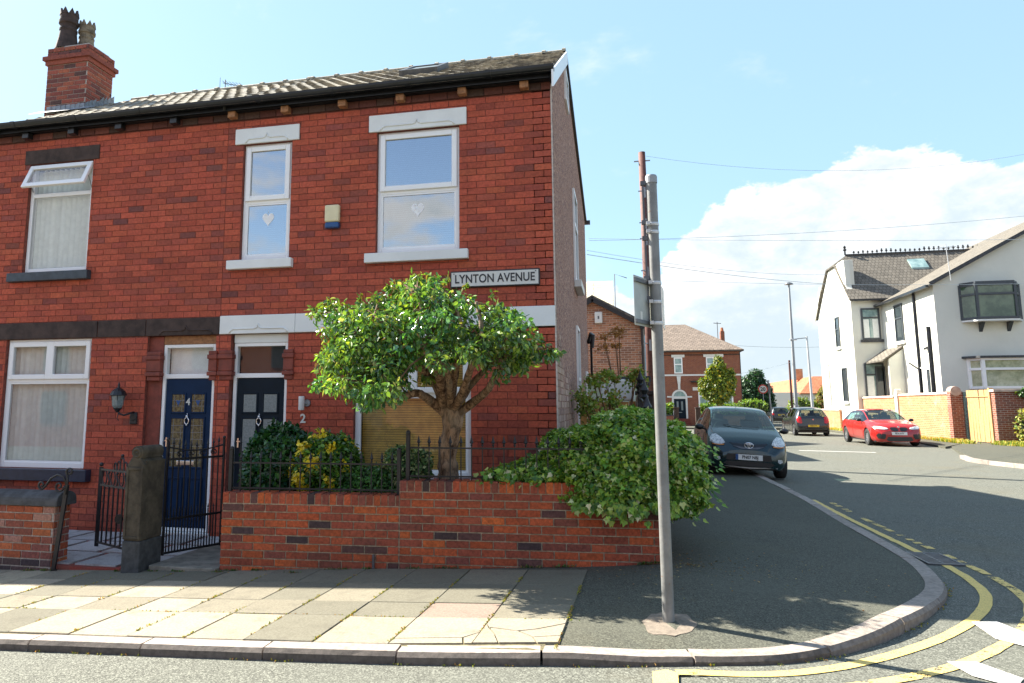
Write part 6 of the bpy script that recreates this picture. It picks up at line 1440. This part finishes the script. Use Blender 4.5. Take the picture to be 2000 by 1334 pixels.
MB().box(8.5,8.8,FY+3.2,FY+3.9,6.6,7.75).build('chimney',M['farbrick'],g); MB().lathe([(.12,7.75),(.15,7.8),(.10,8.1)],(8.65,FY+3.55,0),10).build('chimney_pot',M['redtile2'],g)
m=MB(); m.tube([(8.3,FY+3.5,7.0),(8.3,FY+3.5,8.6)],.03,5); m.beam((8.0,FY+3.5,8.5),(8.6,FY+3.5,8.45),.05,.05); m.build('aerial',M['steel_dark'],g)
m=MB(); m.tube([(FX1+.06,FY+.3,5.8),(FX1+.06,FY+.3,0)],.05,6); m.build('downpipe',M['gutter'],g)
# its low wall, gate piers and hedges
for x0,x1,lab in ((-2,3.85,'low brick front wall left of the far arched doorway'),(5.75,10.35,'low orange brick front wall right of the far arched doorway')):
    w=thing('front_wall',lab,'wall',((x0+x1)/2,55,0)); MB().box(x0,x1,54.8,55.05,0,.82).build('brickwork',M['farbrick'],w); MB().box(x0,x1,54.76,55.09,.822,.90).build('coping',M['stone_coping'],w)
for x,lab in ((4.05,'dark stone gate pier left of the far garden path'),(5.55,'dark stone gate pier right of the far garden path')):
    p=thing('gate_pier',lab,'gate pier',(x,55,0)); MB().box(x-.17,x+.17,54.75,55.1,0,1.35).build('shaft',M['stone_dark'],p,bevel=.02); MB().box(x-.2,x+.2,54.72,55.13,1.352,1.45).build('cap',M['stone_dark'],p,bevel=.02)
def hedge(label,x0,x1,y0,y1,z0,z1f,seed,pal,dens=60,size=.16,coremat='core'):
    R_=np.random.default_rng(seed); t=thing('hedge',label,'hedge',((x0+x1)/2,(y0+y1)/2,0)); n=int((x1-x0)*dens*6); u=R_.uniform(size=n); X=x0+(x1-x0)*u; zt=np.array([z1f(x) for x in X]); s=R_.uniform(size=n)
    top=s<.45; Y=np.where(top,R_.uniform(y0,y1,n),y0+R_.normal(size=n)*.06); Z=np.where(top,zt+R_.normal(size=n)*.06,z0+(zt-z0)*R_.uniform(size=n)); N=np.where(top[:,None],np.array([0,0,1.]),np.array([0,-1.,.2]))+rand_unit(R_,n)*.6
    cols=leafcols(R_,n,pal,[1]*len(pal)); leaves('foliage',np.stack([X,Y,Z],1),rand_unit(R_,n)+np.array([0,0,.6]),N,R_.uniform(.6,1.3,n)*size,cols,M['leaf'],t,'dia')
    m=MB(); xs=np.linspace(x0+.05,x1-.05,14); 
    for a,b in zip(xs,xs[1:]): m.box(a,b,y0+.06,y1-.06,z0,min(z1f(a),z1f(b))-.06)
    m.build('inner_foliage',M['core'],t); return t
HP=[(.10,.22,.02),(.16,.30,.03),(.24,.36,.04),(.06,.14,.02)]
hedge('trimmed bright green hedge on the far wall between the arched door and the teal car',5.75,8.2,55.1,56.0,.85,lambda x:1.62+.05*math.sin(x*3),61,HP)
hedge('bright green hedge bulging over the far wall behind the teal car roof',8.2,10.3,55.0,56.4,.3,lambda x:1.55+.34*math.sin(max(0,min(1,(x-8.3)/2.1))*PI)**.8,62,HP)
hedge('short hedge left of the far arched doorway',1.6,3.9,55.1,56.0,.85,lambda x:1.62,63,HP)
# pavement tree
def lolly(name,label,base,blobs,trunk,dens,size,pal,w,seed,tr=.09,shape='oval',coreS=.62):
    t=bush(name,label,'tree',base,blobs,dens,size,pal,w,M['leaf'],shape,seed,coreS,.7,.35); m=MB(); m.tube(trunk,[tr,tr*.8,tr*.5][:len(trunk)],8).build('trunk',M['bark'],t); return t
b=[((6.62,52,2.55),(1.0,.9,.85)),((6.95,52,3.1),(.85,.8,.8)),((6.3,52,2.9),(.75,.7,.8)),((6.7,52,3.9),(.55,.5,.75)),((6.75,52,4.5),(.28,.25,.5)),((7.35,52,3.2),(.42,.45,.7)),((5.9,52,2.7),(.5,.5,.5)),((7.55,52,3.75),(.2,.2,.4)),((5.65,52,3.1),(.25,.25,.35)),((6.3,52,3.7),(.4,.4,.5))]
lolly('street_tree','young street tree with yellow-green autumn leaves in front of the far brick house',(6.6,52,0),b,[(6.62,52,0),(6.6,52,1.3),(6.62,52,3)],260,.15,[(.10,.17,.02),(.20,.24,.02),(.40,.34,.02),(.05,.10,.02),(.15,.21,.02)],[4,3,1.6,2,3],71,.07)
b=[((13.0,77,1.7),(2.0,1.5,1.9)),((13.2,77,3.0),(1.5,1.2,1.6)),((13.5,77,4.2),(.8,.8,1.0)),((12.1,77,2.6),(.9,.9,1.2)),((14.2,77,2.4),(.9,.9,1.3)),((12.8,77,3.9),(.5,.5,.7))]
lolly('conifer','dark green bushy evergreen beyond the far brick house',(13.1,77,0),b,[(13.1,77,0),(13.1,77,3)],110,.24,[(.02,.07,.03),(.03,.10,.035),(.015,.05,.02),(.05,.13,.04)],[3,3,3,1.5],72,.15,'dia',.85)
b=[((16.4,84,1.6),(1.2,1,1.2)),((17.2,84,1.3),(1.0,1,1.0))]; 
bush('garden_bush','rounded yellow-green bush in front of the distant orange-roofed house','bush',(18.2,80,0),[((18.1,80,1.3),(1.3,1,1.1)),((19.1,80,1.1),(1,1,.9))],120,.2,[(.14,.22,.02),(.24,.30,.03),(.08,.15,.02)],[1,1,1],M['leaf'],'dia',73)
bush('garden_bush','russet and green shrub against the end of the white house','bush',(20.4,80,0),[((20.6,80,1.9),(1.0,1,1.7))],120,.2,[(.20,.20,.03),(.28,.12,.05),(.08,.13,.02)],[2,1,1],M['leafdry'],'dia',74)
bush('distant_tree','small dark tree far away beyond the orange-roofed terrace','tree',(17.9,112,0),[((17.9,112,3.2),(1.4,1,1.9)),((16.6,112,2.3),(1.0,1,1.2))],60,.3,[(.04,.08,.03),(.07,.12,.04)],[1,1],M['leaf'],'dia',75)
# --- distant orange roofed house
g=thing('orange_roof_house','distant cream house with bright orange hipped roof and chimney','house',(20,90,0))
MB().box(17.6,26,90.3,110,-.1,3.1).build('wall',M['render'],g); MB().box(17.55,22.8,90.18,90.298,-.1,1.35).build('brick_base',M['wallbrick'],g)
roofquad('roof',M['redtile'],g,[[(20.4,89.9,3.0),(26,89.9,3.0),(26,93,5.05),(22.6,93,5.05)],[(20.4,89.9,3.0),(22.6,93,5.05),(22.6,118,5.05),(20.4,118,3.0)][::-1]],.1)
MB().box(21.9,22.7,98,99,4.8,6.2).build('chimney',M['wallbrick'],g)
w=thing('terrace_house','long distant cream terrace with orange roof running away beyond the lamp columns','house',(20.4,100,0)); MB().box(20.8,22,92,125,-.1,2.98).build('wall',M['render'],w)
for k in range(4): simplewin(w,'X',94+7*k,97+7*k,1.5,2.7,20.8,M['upvc'],mid=2.2,fw=.12)
MB().box(20.2,20.5,88,130,-.1,1.3).build('front_wall',M['wallbrick'],w)
# --- lamp columns, poles, signs
def column(name,label,x,y,h,r0,r1,lean=(0,0),mat='steel',arm=None,grp=None,cat='lamp post'):
    t=thing(name,label,cat,(x,y,0),grp); MB().tube([(x,y,0),(x+lean[0]*.12,y,h*.12),(x+lean[0]*.12,y,h*.121),(x+lean[0],y,h)],[r0*1.5,r0*1.5,r0,r1],10).build('column',M[mat],t)
    if arm: arm(t,x+lean[0],y,h)
    return t
def head1(t,x,y,h): MB().lathe([(.42,0),(.36,.10),(.16,.20),(.05,.24)],(x,y,h-.05),14).build('lamp_head',M['steel_dark'],t)
def head2(t,x,y,h): MB().beam((x,y,h-.15),(x-1.1,y,h-.25),.08,.08).build('arm',M['steel'],t); MB().box(x-1.55,x-.9,y-.15,y+.15,h-.36,h-.22).build('lamp_head',M['steel_light'],t,bevel=.04)
column('lamp_post','tallest lamp column with a small dark disc head behind the black hatchback',16.6,75,13.45,.17,.09,(.05,0),'steel',head1)
column('lamp_post','shorter lamp column with a flat arm to the left beside the white house',18.05,75,8.25,.13,.08,(-.1,0),'steel_light',head2)
column('utility_pole','dark brown wooden pole immediately behind the tallest lamp column',16.45,76,6.0,.11,.09,(0,0),'creosote',cat='pole')
t=thing('speed_sign','round white road sign with red ring reading 20 beside the evergreen','road sign',(11.5,64,0)); sx,sz=atY(1490,760,64).x,atY(1490,760,64).z
MB().tube([(sx+.03,64.03,0),(sx,64.03,sz)],.04,8).build('pole',M['steel'],t); MB().lathe([(.38,0),(.38,.02)],(sx,64-.02,sz),24,'y').build('red_ring',M['redlens'],t); pl=MB().lathe([(.29,-.004),(.29,.0)],(sx,64-.021,sz),24,'y').build('plate',M['sign_white'],t); addtext('lettering','20',.40,(sx,63.97,sz-.01),(PI/2,0,0),M['letter'],pl,.001,.012)
t=thing('sign_pole','grey pole with a sign plate seen from behind, left of the distant estate car','sign pole',(11.9,62,0)); sx=atY(1506,790,62).x; MB().tube([(sx+.02,62,0),(sx-.12,62,3.6)],.06,8).build('pole',M['steel'],t); MB().box(sx-.16,sx+.02,61.93,61.96,2.5,3.35).build('plate',M['steel_dark'],t)
t=thing('thin_pole','thin grey pole just left of the distant terrace','pole',(14.5,80,0)); sx=atY(1510,790,80).x; MB().tube([(sx,80,0),(sx,80,3.4)],.05,6).build('pole',M['steel'],t)
# ------------------------------------------------------------------ white rendered house
g=thing('white_house','large white rendered house with slate roof, ridge cresting and a grey box bay window','house',(15,42,0)); RW=M['render']
WX,WY=14.78,38.0; MX,MY=13.22,45.0
# wing: gable to the camera
gpk=(22.3,11.6)
m=MB(); m.prism([(WX,WY,-.1),(29.8,WY,-.1),(29.8,WY,7.3),(gpk[0],WY,gpk[1]),(WX,WY,7.35)],(0,.3,0)); m.build('wing_front_wall',RW,g)
MB().box(WX,WX+.25,WY+.3,MY+.01,-.1,7.33).build('wing_side_wall',RW,g)
MB().box(WX+.25,29.8,MY+3,MY+3.3,-.1,7.3).build('wing_back_wall',RW,g)
slp=(gpk[1]-7.35)/(gpk[0]-WX)
roofquad('wing_roof',M['slate'],g,[[(WX-.25,MY+7,7.42-.25*slp),(WX-.25,WY-.25,7.42-.25*slp),(gpk[0],WY-.25,gpk[1]+.1),(gpk[0],MY+7,gpk[1]+.1)],[(30,WY-.25,7.3),(30,MY+7,7.3),(gpk[0],MY+7,gpk[1]+.1),(gpk[0],WY-.25,gpk[1]+.1)]],.12)
m=MB(); m.beam((WX-.22,WY-.27,7.30),(gpk[0],WY-.27,gpk[1]+.02),.04,.16,(0,0,1)); m.build('verge_trim',M['stone_coping'],g)
MB().box(WX-.38,WX-.24,WY-.2,MY,7.14,7.26).build('gutter',M['gutter'],g)
# main block
m=MB(); m.prism([(MX,MY,-.1),(MX,52,-.1),(MX,52,7.45),(MX,50.3,9.1),(MX,49.4,10.1),(MX,45.7,10.1),(MX,45.6,8.5),(MX,MY,7.7)][::-1],(.3,0,0)); m.build('gable_wall',RW,g)
MB().box(MX+.3,20,MY,MY+.3,-.1,7.75).build('main_front_wall',RW,g); MB().box(MX+.3,22,51.7,52,-.1,7.4).build('main_back_wall',RW,g)
roofquad('main_roof',M['slate'],g,[[(MX-.12,MY-.25,7.62),(23,MY-.25,7.62),(23,48.0,10.8),(14.0,48.0,10.8),(MX-.12,47.3,10.13)],[(23,52.2,7.35),(MX-.2,52.2,7.35),(MX-.12,49.0,10.13),(14.0,48.0,10.8),(23,48.0,10.8)],[(MX-.12,49.0,10.13),(MX-.12,47.3,10.13),(14.0,48.0,10.8)]],.1)
MB().box(MX+.1,18,MY-.36,MY-.25,7.5,7.6).build('gutter',M['gutter'],g)
MB().box(MX-.03,MX+.52,MY+.75,MY+1.9,8.0,10.12).build('parapet_stub',RW,g,bevel=.02)
m=MB(); m.beam((MX-.16,50.35,9.15),(MX-.16,52.3,7.25),.06,.30); m.build('bargeboard',M['white'],g)
m=MB(); r=random.Random(4); m.beam((14.0,48,10.85),(22.5,48,10.85),.10,.09)
x=14.5
while x<22.4:
    s=r.uniform(.55,.95); m.lathe([(.02,0),(.03,.1*s),(.09,.16*s),(.03,.22*s),(.06,.27*s),(.01,.32*s)],(x,48,10.89),5); x+=.26
m.lathe([(.05,0),(.05,.25),(.12,.32),(.05,.4),(.09,.5),(.02,.6)],(14.0,48,10.85),8); m.build('ridge_cresting',M['black'],g)
s=MB(); q=[Vector((17.2,46.75,9.52)),Vector((18.1,46.75,9.52)),Vector((18.1,47.4,10.16)),Vector((17.2,47.4,10.16))]; s.add([p+EZ*.02 for p in q]+[p+EZ*.16 for p in q],[(4,5,6,7),(0,1,5,4),(1,2,6,5),(2,3,7,6),(3,0,4,7)]); s.build('skylight',M['paleglass'],g)
DG=M['greyframe']
simplewin(g,'Y',13.70,14.66,5.30,7.10,MY,DG,'paleglass',mid=6.55,fw=.09,sill=M['stone_coping'],blind=((.0,.38),(.62,1)))
simplewin(g,'Y',13.66,14.66,1.9,3.95,MY,DG,'paleglass',mid=3.30,fw=.09,blind=((.0,.45),(.55,1)))
simplewin(g,'X',47.4,48.2,5.1,6.95,MX,DG,'glassdark',mid=6.2,fw=.08,sill=M['white']); simplewin(g,'X',46.6,47.5,1.8,3.8,MX,DG,'glassdark',fw=.08,sill=M['white'])
simplewin(g,'X',41.9,43.0,4.95,6.95,WX,DG,'glassdark',mid=6.2,fw=.08,sill=M['white'])
simplewin(g,'X',39.9,40.5,1.6,3.45,WX,M['white'],'glassdark',fw=.06); simplewin(g,'X',39.0,39.5,1.6,3.35,WX,M['white'],'glassdark',fw=.06)
m=MB(); m.tube([(WX-.07,40.2,7.2),(WX-.07,40.2,.2)],.06,6); m.tube([(WX-.08,38.75,5.35),(WX-.08,38.75,.2)],.08,6); m.beam((WX-.10,38.75,4.35),(WX-.10,39.3,4.3),.1,.1); m.beam((WX-.09,40.2,3.35),(WX-.09,41.4,3.75),.07,.07); m.build('downpipe',M['gutter'],g)
m=MB(); m.tube([(MX-.05,50.2,4.2),(MX-.05,50.1,.5)],.06,6); m.build('side_pipe',M['render_grey'],g)
# porch
m=MB(); m.prism([(13.95,44.2,3.95),(14.78,43.0,4.62),(14.78,44.98,4.62),(13.95,44.98,3.95)][::-1],(0,0,-.08)) if False else None
roofquad('porch_roof',M['slate'],g,[[(13.75,42.2,3.98),(14.78,42.2,4.72),(14.78,44.98,4.72),(13.75,44.98,3.98)][::-1]],.08)
MB().box(14.05,14.77,42.3,42.45,-.1,4.0).build('porch_wall',RW,g); MB().prism([(14.05,42.29,4.0),(14.77,42.29,4.0),(14.77,42.29,4.55)],(0,.1,0)).build('porch_gable',RW,g)
simplewin(g,'Y',14.20,14.70,.9,3.75,44.96,DG,'glassdark',fw=.07)
# grey box bay
y0=WY-.62; m=MB(); bx0,bx1=15.88,18.28; bz0,bz1=5.52,7.18
for a in (bx0,bx0+.62,bx1-.62,bx1): pass
P=[(bx0,WY),(bx0+.42,y0),(bx1-.42,y0),(bx1,WY)]
for (ax,ay) in P: m.beam((ax,ay,bz0),(ax,ay,bz1),.11,.11,(0,1,0))
for (a,b) in zip(P,P[1:]):
    for z in (bz0+.05,bz1-.05,bz1-.50): m.beam((*a,z),(*b,z),.10,.10)
bay=m.build('box_bay_window',DG,g)
m=MB(); 
for (a,b) in zip(P,P[1:]): m.beam((a[0],a[1]+.02,(bz0+bz1)/2),(b[0],b[1]+.02,(bz0+bz1)/2),.02,bz1-bz0-.1)
m.build('pane',M['bayglass'],bay); m=MB(); m.prism([(x,y,bz1) for x,y in P],(0,0,.10)); m.build('bay_roof',DG,bay); m=MB(); m.prism([(x+(.05 if x>17 else -.05),y-.04,bz0-.10) for x,y in P],(0,0,.08)); m.build('bay_base',M['white'],bay)
for x in (16.6,17.75): MB().prism([(x-.07,WY,bz0-.55),(x-.07,WY-.35,bz0-.12),(x-.07,WY,bz0-.12)],(.14,0,0)).build('bracket',DG,bay)
# ground floor white bay
P=[(15.95,WY),(16.35,WY-.45),(18.3,WY-.45),(18.6,WY)]; m=MB(); z0_,z1_=2.32,3.72
for (ax,ay) in P: m.beam((ax,ay,z0_),(ax,ay,z1_),.14,.14,(0,1,0))
for (a,b) in zip(P,P[1:]):
    for z in (z0_+.05,z1_-.05,z1_-.50): m.beam((*a,z),(*b,z),.12,.11)
bay=m.build('ground_bay_window',M['upvc'],g); m=MB()
for (a,b) in zip(P,P[1:]): m.beam((a[0],a[1]+.02,(z0_+z1_)/2),(b[0],b[1]+.02,(z0_+z1_)/2),.02,z1_-z0_-.1)
m.build('pane',M['baycream'],bay); MB().prism([(15.7,WY,z1_),(16.2,WY-.62,z1_),(18.45,WY-.62,z1_),(18.8,WY,z1_)],(0,0,.10)).build('bay_roof',M['stone_coping'],bay); MB().prism([(x,y,1.0) for x,y in P],(0,0,1.31)).build('bay_wall',RW,bay)
a=thing('tv_aerial','white aerial mast on the verge of the white house wing','aerial',(17,37.9,8)); ap=atY(1857,545,37.6); MB().tube([(ap.x,37.6,ap.z-.1),(ap.x-.08,37.6,ap.z+1.7)],.017,6).beam((ap.x-.5,37.6,ap.z+1.5),(ap.x+.35,37.6,ap.z+1.55),.03,.03).build('mast',M['steel_light'],a)
# boundary wall along the side street (sunlit face towards -X)
def bwall(name,label,x,y0,y1,zt,cap=True,mat='wallbrick'):
    w=thing(name,label,'wall',(x,(y0+y1)/2,0)); MB().box(x,x+.24,y0,y1,-.1,zt).build('brickwork',M[mat],w)
    if cap: MB().prism([(x-.05,y0,zt+.002),(x+.29,y0,zt+.002),(x+.24,y0,zt+.10),(x+.0,y0,zt+.10)],(0,y1-y0,0)).build('coping',M['copingpink'],w,bevel=.01)
    return w
bwall('boundary_wall','tall sunlit orange brick wall nearest behind the red car with pinkish coping',13.46,34.1,39.6,2.02)
bwall('boundary_wall','middle stretch of sunlit brick wall left of the pointed stone post',13.46,40.25,48.0,1.95)
bwall('boundary_wall','low sunlit brick wall beyond, behind the black hatchback',13.10,48.2,60,1.25,True)
p=thing('gate_post','pale pointed stone gate post in the sunlit brick wall','gate post',(13.5,39.95,0)); MB().prism([(13.42,39.7,-.1),(13.42,40.1,-.1),(13.42,40.1,2.15),(13.42,40.0,2.32),(13.42,39.9,2.38),(13.42,39.8,2.32),(13.42,39.7,2.15)],(.25,0,0)).build('shaft',M['kerbpale'],p,bevel=.02)
p=thing('wall_pier','red brick pier at the near end of the sunlit wall beside the timber gate','wall pier',(13.6,33.9,0)); MB().box(13.40,13.85,33.75,34.08,-.1,2.12).build('shaft',M['darkbrick'],p); MB().lathe([(.20,-.02),(.20,.38)],(13.6,33.74,2.14),12,'y').build('cap',M['copingpink'],p)
t=thing('shutter','narrow peeling green board between the brick pier and the timber gate','board',(13.95,33.8,0)); MB().box(13.86,14.0,33.70,33.78,.1,2.1).build('board',M['peeling'],t)
t=thing('timber_gate','pale orange vertical board timber gate in the wall beside the weeds','gate',(14.4,33.6,0)); m=MB(); A_=Vector((13.93,33.62,0)); B_=Vector((14.02,31.9,0)); r=random.Random(6)
for k in range(9): a=A_.lerp(B_,k/9+.004); b=A_.lerp(B_,(k+1)/9-.004); m.beam(a+EZ*(1.14+r.uniform(-.01,.01)),b+EZ*1.14,.03,2.04,(0,0,1))
m.build('boards',M['woodpale'],t); MB().beam(B_+EZ*0+Vector((0,-.06,0)),B_+EZ*2.22+Vector((0,-.06,0)),.14,.12,(0,1,0)).build('gate_post',M['woodpale'],t); MB().beam(A_+EZ*1.9+Vector((-.04,0,0)),B_+EZ*1.9+Vector((-.04,0,0)),.02,.03).build('rail',M['woodpale'],t)
w=thing('garden_wall','old dark red brick wall with white flaking marks at the right edge, half covered in ivy','wall',(16,31.6,0)); MB().box(14.0,24,31.5,31.78,-.1,2.06).build('brickwork',M['darkbrick'],w); MB().box(13.95,24,31.44,31.84,2.062,2.16).build('coping',M['copingpink'],w,bevel=.01)
bush('ivy','dark ivy climbing over the old brick wall at the right edge of the street','ivy',(15.9,31.4,0),[((15.75,31.4,1.2),(.62,.22,1.0)),((15.5,31.4,2.0),(.75,.3,.28)),((16.4,31.3,1.0),(.5,.25,1.2))],420,.11,[(.03,.09,.02),(.06,.15,.02),(.16,.22,.03),(.02,.06,.015)],[3,3,1.2,2],M['leaf'],'ivy',81)
bush('shrub','leafy branch of a green shrub poking in front of the white bay window','shrub',(18.0,35,1),[((18.0,35,3.45),(.55,.4,.35)),((18.6,35,3.3),(.6,.4,.6)),((17.35,35,3.75),(.28,.2,.14))],260,.10,[(.04,.12,.02),(.08,.18,.03),(.16,.24,.05)],[2,2,1],M['leaf'],'oval',82,coreS=.5)
MB2=MB().tube([(18.6,35,0),(18.5,35,2),(18.2,35,3.4)],.03,6); 
# verge of dry grass and weeds at the foot of the walls
def grass(name,label,box_,n,h,pal,w,seed):
    R_=np.random.default_rng(seed); x0,x1,y0,y1=box_; P=np.stack([R_.uniform(x0,x1,n),R_.uniform(y0,y1,n),np.full(n,.06)],1); k=np.sin(P[:,0]*5)+np.sin(P[:,1]*3.1)+R_.normal(size=n)*.5>-.4; P=P[k]; n=len(P)
    o=leaves(name,P,rand_unit(R_,n)*.45+np.array([0,0,1]),rand_unit(R_,n),R_.uniform(.4,1.3,n)*h,leafcols(R_,n,pal,w),M['leafdry'],None,'long',org=(0,0,0)); tag(o,kind='stuff'); return o
GP=[(.30,.34,.04),(.46,.42,.06),(.55,.42,.12),(.14,.24,.03)]
grass('verge_grass','',(12.9,13.45,31.5,34.5),1300,.16,GP,[2,3,3,2],91); grass('verge_grass','',(13.0,13.5,34.5,48),1800,.15,GP,[2,3,3,1],92); grass('verge_grass','',(13.6,18,29.6,31.45),3600,.17,GP,[4,3,2,5],93); grass('verge_grass','',(12.6,13.08,44,59),1200,.15,GP,[2,3,2,2],94)
flat('verge',[(12.75,34.6),(13.5,34.6),(13.5,60),(12.6,60)],.055,M['drysoil'],.05); flat('verge',[(13.2,29.3),(20,28.6),(20,31.5),(12.7,31.5),(12.7,34.58),(13.46,34.58),(13.46,31.52)][:4]+[(12.7,31.5)],.05,M['drysoil'],.05)
w=bush('weed_clump','tall pale weeds growing against the old dark brick wall','weeds',(14.8,31.2,0),[((14.7,31.2,.75),(.22,.15,.65)),((15.2,31.2,.5),(.25,.15,.45))],260,.10,[(.35,.38,.08),(.48,.46,.14),(.12,.2,.04)],[1,1,1],M['leafdry'],'oval',95,coreS=.3)

# opposite side of the front street (behind the viewer; mirrored in the panes)
g=thing('brick_house','plain red brick terrace with grey windows across the road, seen mirrored in the window panes','house',(-4,-15,0))
MB().box(-64,10,-23,-15,-1,5.6).build('wall',M['farbrick'],g); roofquad('roof',M['slate'],g,[[(-64,-14.7,5.5),(10.2,-14.7,5.5),(10.2,-19,7.8),(-64,-19,7.8)][::-1]],.1)
for k in range(-8,7):
    for z0,z1 in ((.6,2.3),(3.4,5.0)): MB().box(-21+4.4*k,-19.6+4.4*k,-14.998,-14.94,z0,z1).build('window',M['greyframe'],g); MB().box(-20.9+4.4*k,-19.7+4.4*k,-14.93,-14.92,z0+.1,z1-.1).build('pane',M['glassdark'],g)
# ------------------------------------------------------------------ sky, sun, camera
W=bpy.data.worlds.new("World"); SC.world=W; W.use_nodes=True
def world():
    t=NT.__new__(NT); t.m=None; t.t=W.node_tree; t.t.nodes.clear(); out=t.n('ShaderNodeOutputWorld')
    sky=t.n('ShaderNodeTexSky',sky_type='NISHITA',sun_disc=False); sky.sun_elevation=SUN_EL; sky.sun_rotation=SUN_ROT; sky.air_density=1.0; sky.dust_density=.6; sky.ozone_density=1.2; sky.altitude=50
    tc=t.n('ShaderNodeTexCoord'); d=tc.outputs['Generated']
    nrm=t.n('ShaderNodeVectorMath',operation='NORMALIZE'); t.l(d,nrm.inputs[0]); d=nrm.outputs[0]
    sp=t.n('ShaderNodeSeparateXYZ'); t.l(d,sp.inputs[0]); x,y,z=sp.outputs
    az=t.math('ARCTAN2',x,y) # 0 along +Y, + to the right
    el=t.math('ARCSINE',z)
    mp=t.n('ShaderNodeMapping'); t.l(d,mp.inputs[0]); mp.inputs['Scale'].default_value=(1,1,1.7)
    n1=t.noise(7.5,9,mp.outputs[0],.60,.15); n2=t.noise(2.1,7,mp.outputs[0],.6,.4); n3=t.noise(16,6,mp.outputs[0],.65)
    # cumulus bank standing over the side street: height by bearing
    fc=t.n('ShaderNodeFloatCurve'); cm=fc.mapping.curves[0]
    t.l(t.math('ADD',t.math('MULTIPLY',az,1/(2*PI)),.5),fc.inputs[1])
    pts=CLOUD_TOP; cm.points[0].location=(0,.22); cm.points[1].location=(1,.22)
    for a,h in pts: cm.points.new(.5+a/360,h)
    fc.mapping.update()
    top=fc.outputs[0] # height in radians
    e=t.math('ADD',t.math('SUBTRACT',top,el),t.math('MULTIPLY',t.math('SUBTRACT',n1,.5),.24))
    bank=t.ramp(e,-.003,.010)
    up=t.ramp(z,-.02,.02)
    wisp=t.ramp(t.math('ADD',n2,t.math('MULTIPLY',t.math('SUBTRACT',n1,.5),.35)),.56,.74,0,.55)
    back=t.ramp(t.math('ADD',t.math('ADD',n2,t.ramp(el,.40,.12,0,.22)),t.math('MULTIPLY',t.math('SUBTRACT',n1,.5),.6)),.50,.64,0,.97)  # unseen cloud behind the viewer, thickened low down to brighten the shaded facade
    isback=t.ramp(y,.15,-.25) if False else t.math('LESS_THAN',y,0)
    w2=t.n('ShaderNodeMix'); t.l(isback,w2.inputs[0]); t.l(wisp,w2.inputs[2]); t.l(back,w2.inputs[3])
    cl=t.math('MAXIMUM',bank,t.math('MULTIPLY',w2.outputs[0],t.ramp(el,1.4,.5)))
    shade=t.ramp(t.math('ADD',t.math('MULTIPLY',n3,.40),t.math('ADD',t.math('MULTIPLY',n1,.8),t.math('MULTIPLY',e,1.1))),.50,.86)
    ccol=t.mixc(shade,(1.0,1.01,1.02),(.64,.75,.82))
    gain=t.n('ShaderNodeVectorMath',operation='SCALE'); t.l(sky.outputs[0],gain.inputs[0]); gain.inputs[3].default_value=SKY_STR
    base=t.mixc(t.ramp(y,-.35,.45,.06,SKY_PALE),gain.outputs[0],SKY_TINT)
    cg=t.n('ShaderNodeVectorMath',operation='SCALE'); t.l(ccol,cg.inputs[0]); cg.inputs[3].default_value=CLOUD_STR
    c=t.mixc(t.math('MULTIPLY',cl,up),base,cg.outputs[0])
    bg=t.n('ShaderNodeBackground'); t.l(c,bg.inputs[0]); bg.inputs[1].default_value=WORLD_STR
    t.l(bg.outputs[0],out.inputs[0])
SUN_EL=R(41); SUN_AZ_TO=Vector((-math.cos(R(20)),math.sin(R(20)),0)) # horizontal direction towards the sun
SUN_ROT=math.atan2(SUN_AZ_TO.x,SUN_AZ_TO.y)
WORLD_STR=.092; SKY_STR=1.0; SKY_PALE=.72; SKY_TINT=(1.45,2.3,2.82); CLOUD_STR=3.45
CLOUD_TOP=[(-60,.02),(-46,.02),(-38,.20),(-36,.33),(-34.5,.385),(-33,.40),(-31.5,.385),(-30,.32),(-27.5,.12),(-12,.05),(-3,.13),(1,.15),(3.2,.17),(4.5,.23),(8,.27),(9.5,.285),(12,.265),(15,.29),(18,.305),(21.5,.305),(24,.275),(26,.255),(30,.29),(45,.2),(60,.1)]
world()
sd=bpy.data.lights.new('sun','SUN'); sd.energy=SUN_E=4.9; sd.angle=R(.53); sd.color=(1,.93,.81)
so=bpy.data.objects.new('sun',sd); COL.objects.link(so)
dirv=Vector((SUN_AZ_TO.x*math.cos(SUN_EL),SUN_AZ_TO.y*math.cos(SUN_EL),math.sin(SUN_EL))); so.rotation_euler=(-dirv).to_track_quat('-Z','Y').to_euler(); so.location=dirv*60
cd=bpy.data.cameras.new('camera'); cam=bpy.data.objects.new('camera',cd); COL.objects.link(cam); SC.camera=cam
f,yaw,pitch,px,py=1391,.2310,.1360,879,603
cd.sensor_fit='HORIZONTAL'; cd.sensor_width=36; cd.lens=f/2000*36; cd.shift_x=(1000-px)/2000; cd.shift_y=-(667-py)/2000
cd.clip_start=.05; cd.clip_end=3000
cam.location=(0,0,1.52); cam.rotation_euler=(PI/2+pitch,0,yaw)
SC.view_settings.view_transform='Standard'; SC.view_settings.look='None'; SC.view_settings.exposure=1.95; SC.view_settings.gamma=1
SC.cycles.use_denoising=True; SC.cycles.max_bounces=8; SC.cycles.transparent_max_bounces=16; SC.cycles.caustics_reflective=False; SC.cycles.caustics_refractive=False; SC.cycles.sample_clamp_indirect=6
SC.render.resolution_x=1024; SC.render.resolution_y=683
